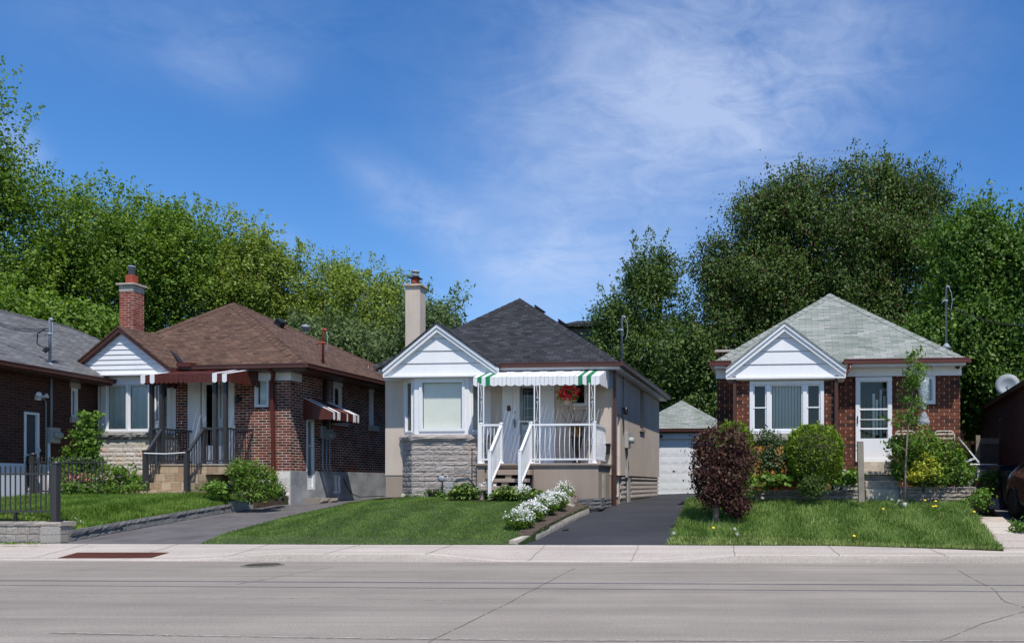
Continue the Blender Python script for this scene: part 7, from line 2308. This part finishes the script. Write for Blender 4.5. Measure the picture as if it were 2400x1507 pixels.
bedplant('leafy_perennial', 'low green groundcover beside the left newel post of the steps', 320, 1150, 20.4, 1.08, [(315, 1142, 22, 9), (270, 1146, 30, 7), (215, 1144, 34, 9)], 1500, .05, 'leaf_shrub', seed=105, stems=0)
bedplant('leafy_perennial', 'low green groundcover at the left end of the flower bed by the rear fence', 160, 1150, 20.3, 1.05, [(160, 1142, 24, 12)], 500, .055, 'leaf_shrub', seed=106, stems=0)
bedplant('peony_bush', 'large leafy peony bush right of the tiled steps of the left brick house', 585, 1160, 20.2, .85, [(585, 1115, 40, 38), (600, 1135, 46, 34), (592, 1156, 48, 22), (560, 1100, 24, 22)], 4600, .085, 'leaf_shrub', seed=107, shoots=10, sl=.15, clump=.11, aspect=.28, droop=.7)
bedplant('leafy_perennial', 'low pale green plant left of the peony bush at the steps', 510, 1160, 20.3, .9, [(498, 1140, 22, 10), (525, 1148, 24, 14)], 700, .075, 'leaf_gold' if False else 'leaf_e', seed=108, stems=0, aspect=.7)
bedplant('leafy_perennial', 'low leafy plant between the peony bush and the dark ornament', 640, 1165, 20.9, .85, [(642, 1148, 20, 16)], 500, .065, 'leaf_e', seed=109, stems=0)
# dandelions
dd_ = [(1924, 1158), (1946, 1158), (1951, 1156), (2168, 1176), (2193, 1178), (2187, 1191), (2193, 1190), (2283, 1204), (2022, 1274), (1672, 1243), (2070, 1197)]
for px, py in dd_:
    p = G(px, py + 12, zl3); p.y = max(p.y, 13.55 - .031 * p.x + 1.5); p.z = zl3(p.x, p.y) + .15; mb, hd = MB(), MB()
    mb.tube([(0, 0, -.15), (.01, 0, -.05), (0, 0, 0)], .004, 5); hd.lathe((0, 0, 0), [(.006, -.012), (.03, .0), (.028, .01), (.01, .016)], 9, axis=(.1, -.5, 1))
    mk('dandelion', 'yellow dandelion flower in the weedy lawn', 'flower', [('stalk', mb, 'grass1', True), ('flower_head', hd, 'yellow', True)], p, 0, 'yellow dandelions scattered in the right lawn')
for px, py in ((1788, 1168), (2091, 1171), (2107, 1174), (1722, 1243), (1579, 1254), (1729, 1262)):
    p = G(px, py + 18, zl3); p.y = max(p.y, 13.55 - .031 * p.x + 1.5); p.z = zl3(p.x, p.y) + .18; mb = MB(); mb.tube([(0, 0, -.2), (.01, 0, -.1), (0, 0, 0)], .004, 5)
    q = sphere_pts(60, RNG) * .028; r = mk('dandelion_clock', 'white dandelion seed head in the weedy lawn', 'flower', [('stalk', mb, 'grass1', True), ('x', MB().lathe((0, 0, 0), [(.004, -.01), (.012, 0), (.004, .01)], 6), 'petal', True)], p, 0, 'white dandelion clocks scattered in the right lawn')
    for ch in r.children:
        if ch.name.startswith('x'): ch.name = 'seed_core'
    leaves('seed_head', q, .02, M['petal'], r, None, .3, rng=RNG)

# weeds along the kerb
rng = np.random.default_rng(5)
W_ = []
for px in (1988, 2105, 2125, 2190, 2245, 2300, 2380, 30, 20, 75):
    c = G(px, 1317 if px > 500 else 1275, zr_ if px > 500 else zw0); W_.append(np.array(c) + rng.standard_normal((60, 3)) * np.array([.09, .015, .0]))
W_ = np.concatenate(W_)
o = blades('kerb_weeds', W_, .02 + .05 * rng.random(len(W_)), np.full(len(W_), .012), rng.standard_normal((len(W_), 2)) * .5, M['grass1'], None, rng=rng); tag(o, 'small weeds sprouting along the kerb and wall foot', 'weeds', kind='stuff')

# =================================================================== LIGHT, SKY, CAMERA
sun = bpy.data.lights.new('sun', 'SUN'); sun.energy = 5.0; sun.angle = math.radians(.53); sun.color = (1, .95, .875)
so = bpy.data.objects.new('sun', sun); COL.objects.link(so); so.rotation_euler = sv.to_track_quat('Z', 'Y').to_euler(); so.location = (5, -10, 30)
w = bpy.data.worlds.new('World'); SC.world = w; w.use_nodes = True
t = w.node_tree; N, L = t.nodes, t.links
bg = N['Background']; bg.inputs[1].default_value = .11
sky = N.new('ShaderNodeTexSky'); sky.sky_type = 'NISHITA'; sky.sun_disc = False; sky.sun_elevation = SUN_EL
sky.sun_rotation = math.atan2(sv.x, sv.y); sky.air_density = 1.0; sky.dust_density = .3; sky.ozone_density = 3.0; sky.altitude = 200
tc = N.new('ShaderNodeTexCoord')


def vm(op, a, b=None):
    n = N.new('ShaderNodeVectorMath'); n.operation = op
    for i, x in enumerate((a, b)):
        if x is None: continue
        if hasattr(x, 'links'): L.new(x, n.inputs[i])
        else: n.inputs[i].default_value = x
    return n.outputs['Value'] if op == 'DOT_PRODUCT' else n.outputs[0]


def ma(op, a, b=0.0, clamp=False):
    n = N.new('ShaderNodeMath'); n.operation = op; n.use_clamp = clamp
    for i, x in enumerate((a, b)):
        if hasattr(x, 'links'): L.new(x, n.inputs[i])
        else: n.inputs[i].default_value = x
    return n.outputs[0]


gen = vm('NORMALIZE', tc.outputs['Generated'])


def dirpx(px, py): return Vector(((px - PX) / F, 1, (HY - py) / F)).normalized()


def noise(scale, detail, rot=(0, 0, 0), st=(1, 1, 1), dist=0.0, rough=.55):
    mp = N.new('ShaderNodeMapping'); mp.inputs['Rotation'].default_value = rot; mp.inputs['Scale'].default_value = st; L.new(gen, mp.inputs[0])
    n = N.new('ShaderNodeTexNoise'); n.inputs['Scale'].default_value = scale; n.inputs['Detail'].default_value = detail; n.inputs['Distortion'].default_value = dist; n.inputs['Roughness'].default_value = rough
    L.new(mp.outputs[0], n.inputs[0]); return n.outputs['Fac']


def seg_mask(p0, p1, width, amp):
    """soft band of cloud around the great-circle-ish line between two sky directions"""
    a, b = dirpx(*p0), dirpx(*p1)
    nrm = a.cross(b).normalized(); mid = ((a + b) / 2).normalized(); half = a.angle(b) / 2 + .001
    d = ma('ABSOLUTE', vm('DOT_PRODUCT', gen, tuple(nrm)))
    m1 = ma('SUBTRACT', 1.0, ma('DIVIDE', d, width), True)
    along = ma('ARCCOSINE', ma('MINIMUM', vm('DOT_PRODUCT', gen, tuple(mid)), .99999))
    m2 = ma('SUBTRACT', 1.35, ma('DIVIDE', along, half * 1.15), True)
    m = ma('MULTIPLY', m1, m2)
    m = ma('MULTIPLY', ma('MULTIPLY', m, m), ma('SUBTRACT', 3.0, ma('MULTIPLY', m, 2.0)))
    return ma('MULTIPLY', m, amp)


masks = [seg_mask((1100, 720), (2150, 60), .36, .62), seg_mask((1100, 300), (2000, 200), .26, .42), seg_mask((820, 380), (1190, 640), .055, .5), seg_mask((1150, 640), (1500, 640), .12, .6),
         seg_mask((1500, 250), (1950, 250), .07, .45), seg_mask((-60, 280), (90, 400), .09, .8), seg_mask((400, 130), (680, 170), .09, .33), seg_mask((0, 20), (900, 30), .10, .30), seg_mask((1150, 0), (2250, 60), .09, .3), seg_mask((600, 560), (720, 590), .04, .3), seg_mask((1780, 420), (1900, 400), .03, .4)]
acc = masks[0]
for m in masks[1:]: acc = ma('ADD', acc, m)
n1 = noise(4.6, 9, (0, .6, 0), (1.0, 1, 1.35), .5, .62); n2 = noise(13, 8, (0, .6, 0), (.8, 1, 2.0), 1.2, .68)
nn = ma('ADD', ma('MULTIPLY', n1, .62), ma('MULTIPLY', n2, .38))
den = ma('MULTIPLY', acc, ma('MULTIPLY', ma('SUBTRACT', nn, .31, True), 2.7), True)
den = ma('MULTIPLY', den, .6)
hs = N.new('ShaderNodeHueSaturation'); hs.inputs['Hue'].default_value = .507; hs.inputs['Saturation'].default_value = 1.32; hs.inputs['Value'].default_value = 1.3; L.new(sky.outputs[0], hs.inputs['Color'])
mx = N.new('ShaderNodeMix'); mx.data_type = 'RGBA'; L.new(den, mx.inputs[0]); L.new(hs.outputs[0], mx.inputs[6]); mx.inputs[7].default_value = (5.4, 6.2, 8.0, 1)
L.new(mx.outputs[2], bg.inputs[0])

cam = bpy.data.cameras.new('camera'); co = bpy.data.objects.new('camera', cam); COL.objects.link(co)
co.location = (0, 0, CZ); co.rotation_euler = (PI / 2, 0, 0)
cam.sensor_width = 36; cam.lens = F / 2400 * 36; cam.shift_x = -(PX - 1200) / 2400; cam.shift_y = (HY - 753.5) / 2400
cam.clip_start = .1; cam.clip_end = 3000
SC.camera = co
SC.view_settings.view_transform = 'Standard'; SC.view_settings.look = 'None'; SC.view_settings.exposure = .2; SC.view_settings.gamma = 1
SC.cycles.max_bounces = 8; SC.cycles.transparent_max_bounces = 16
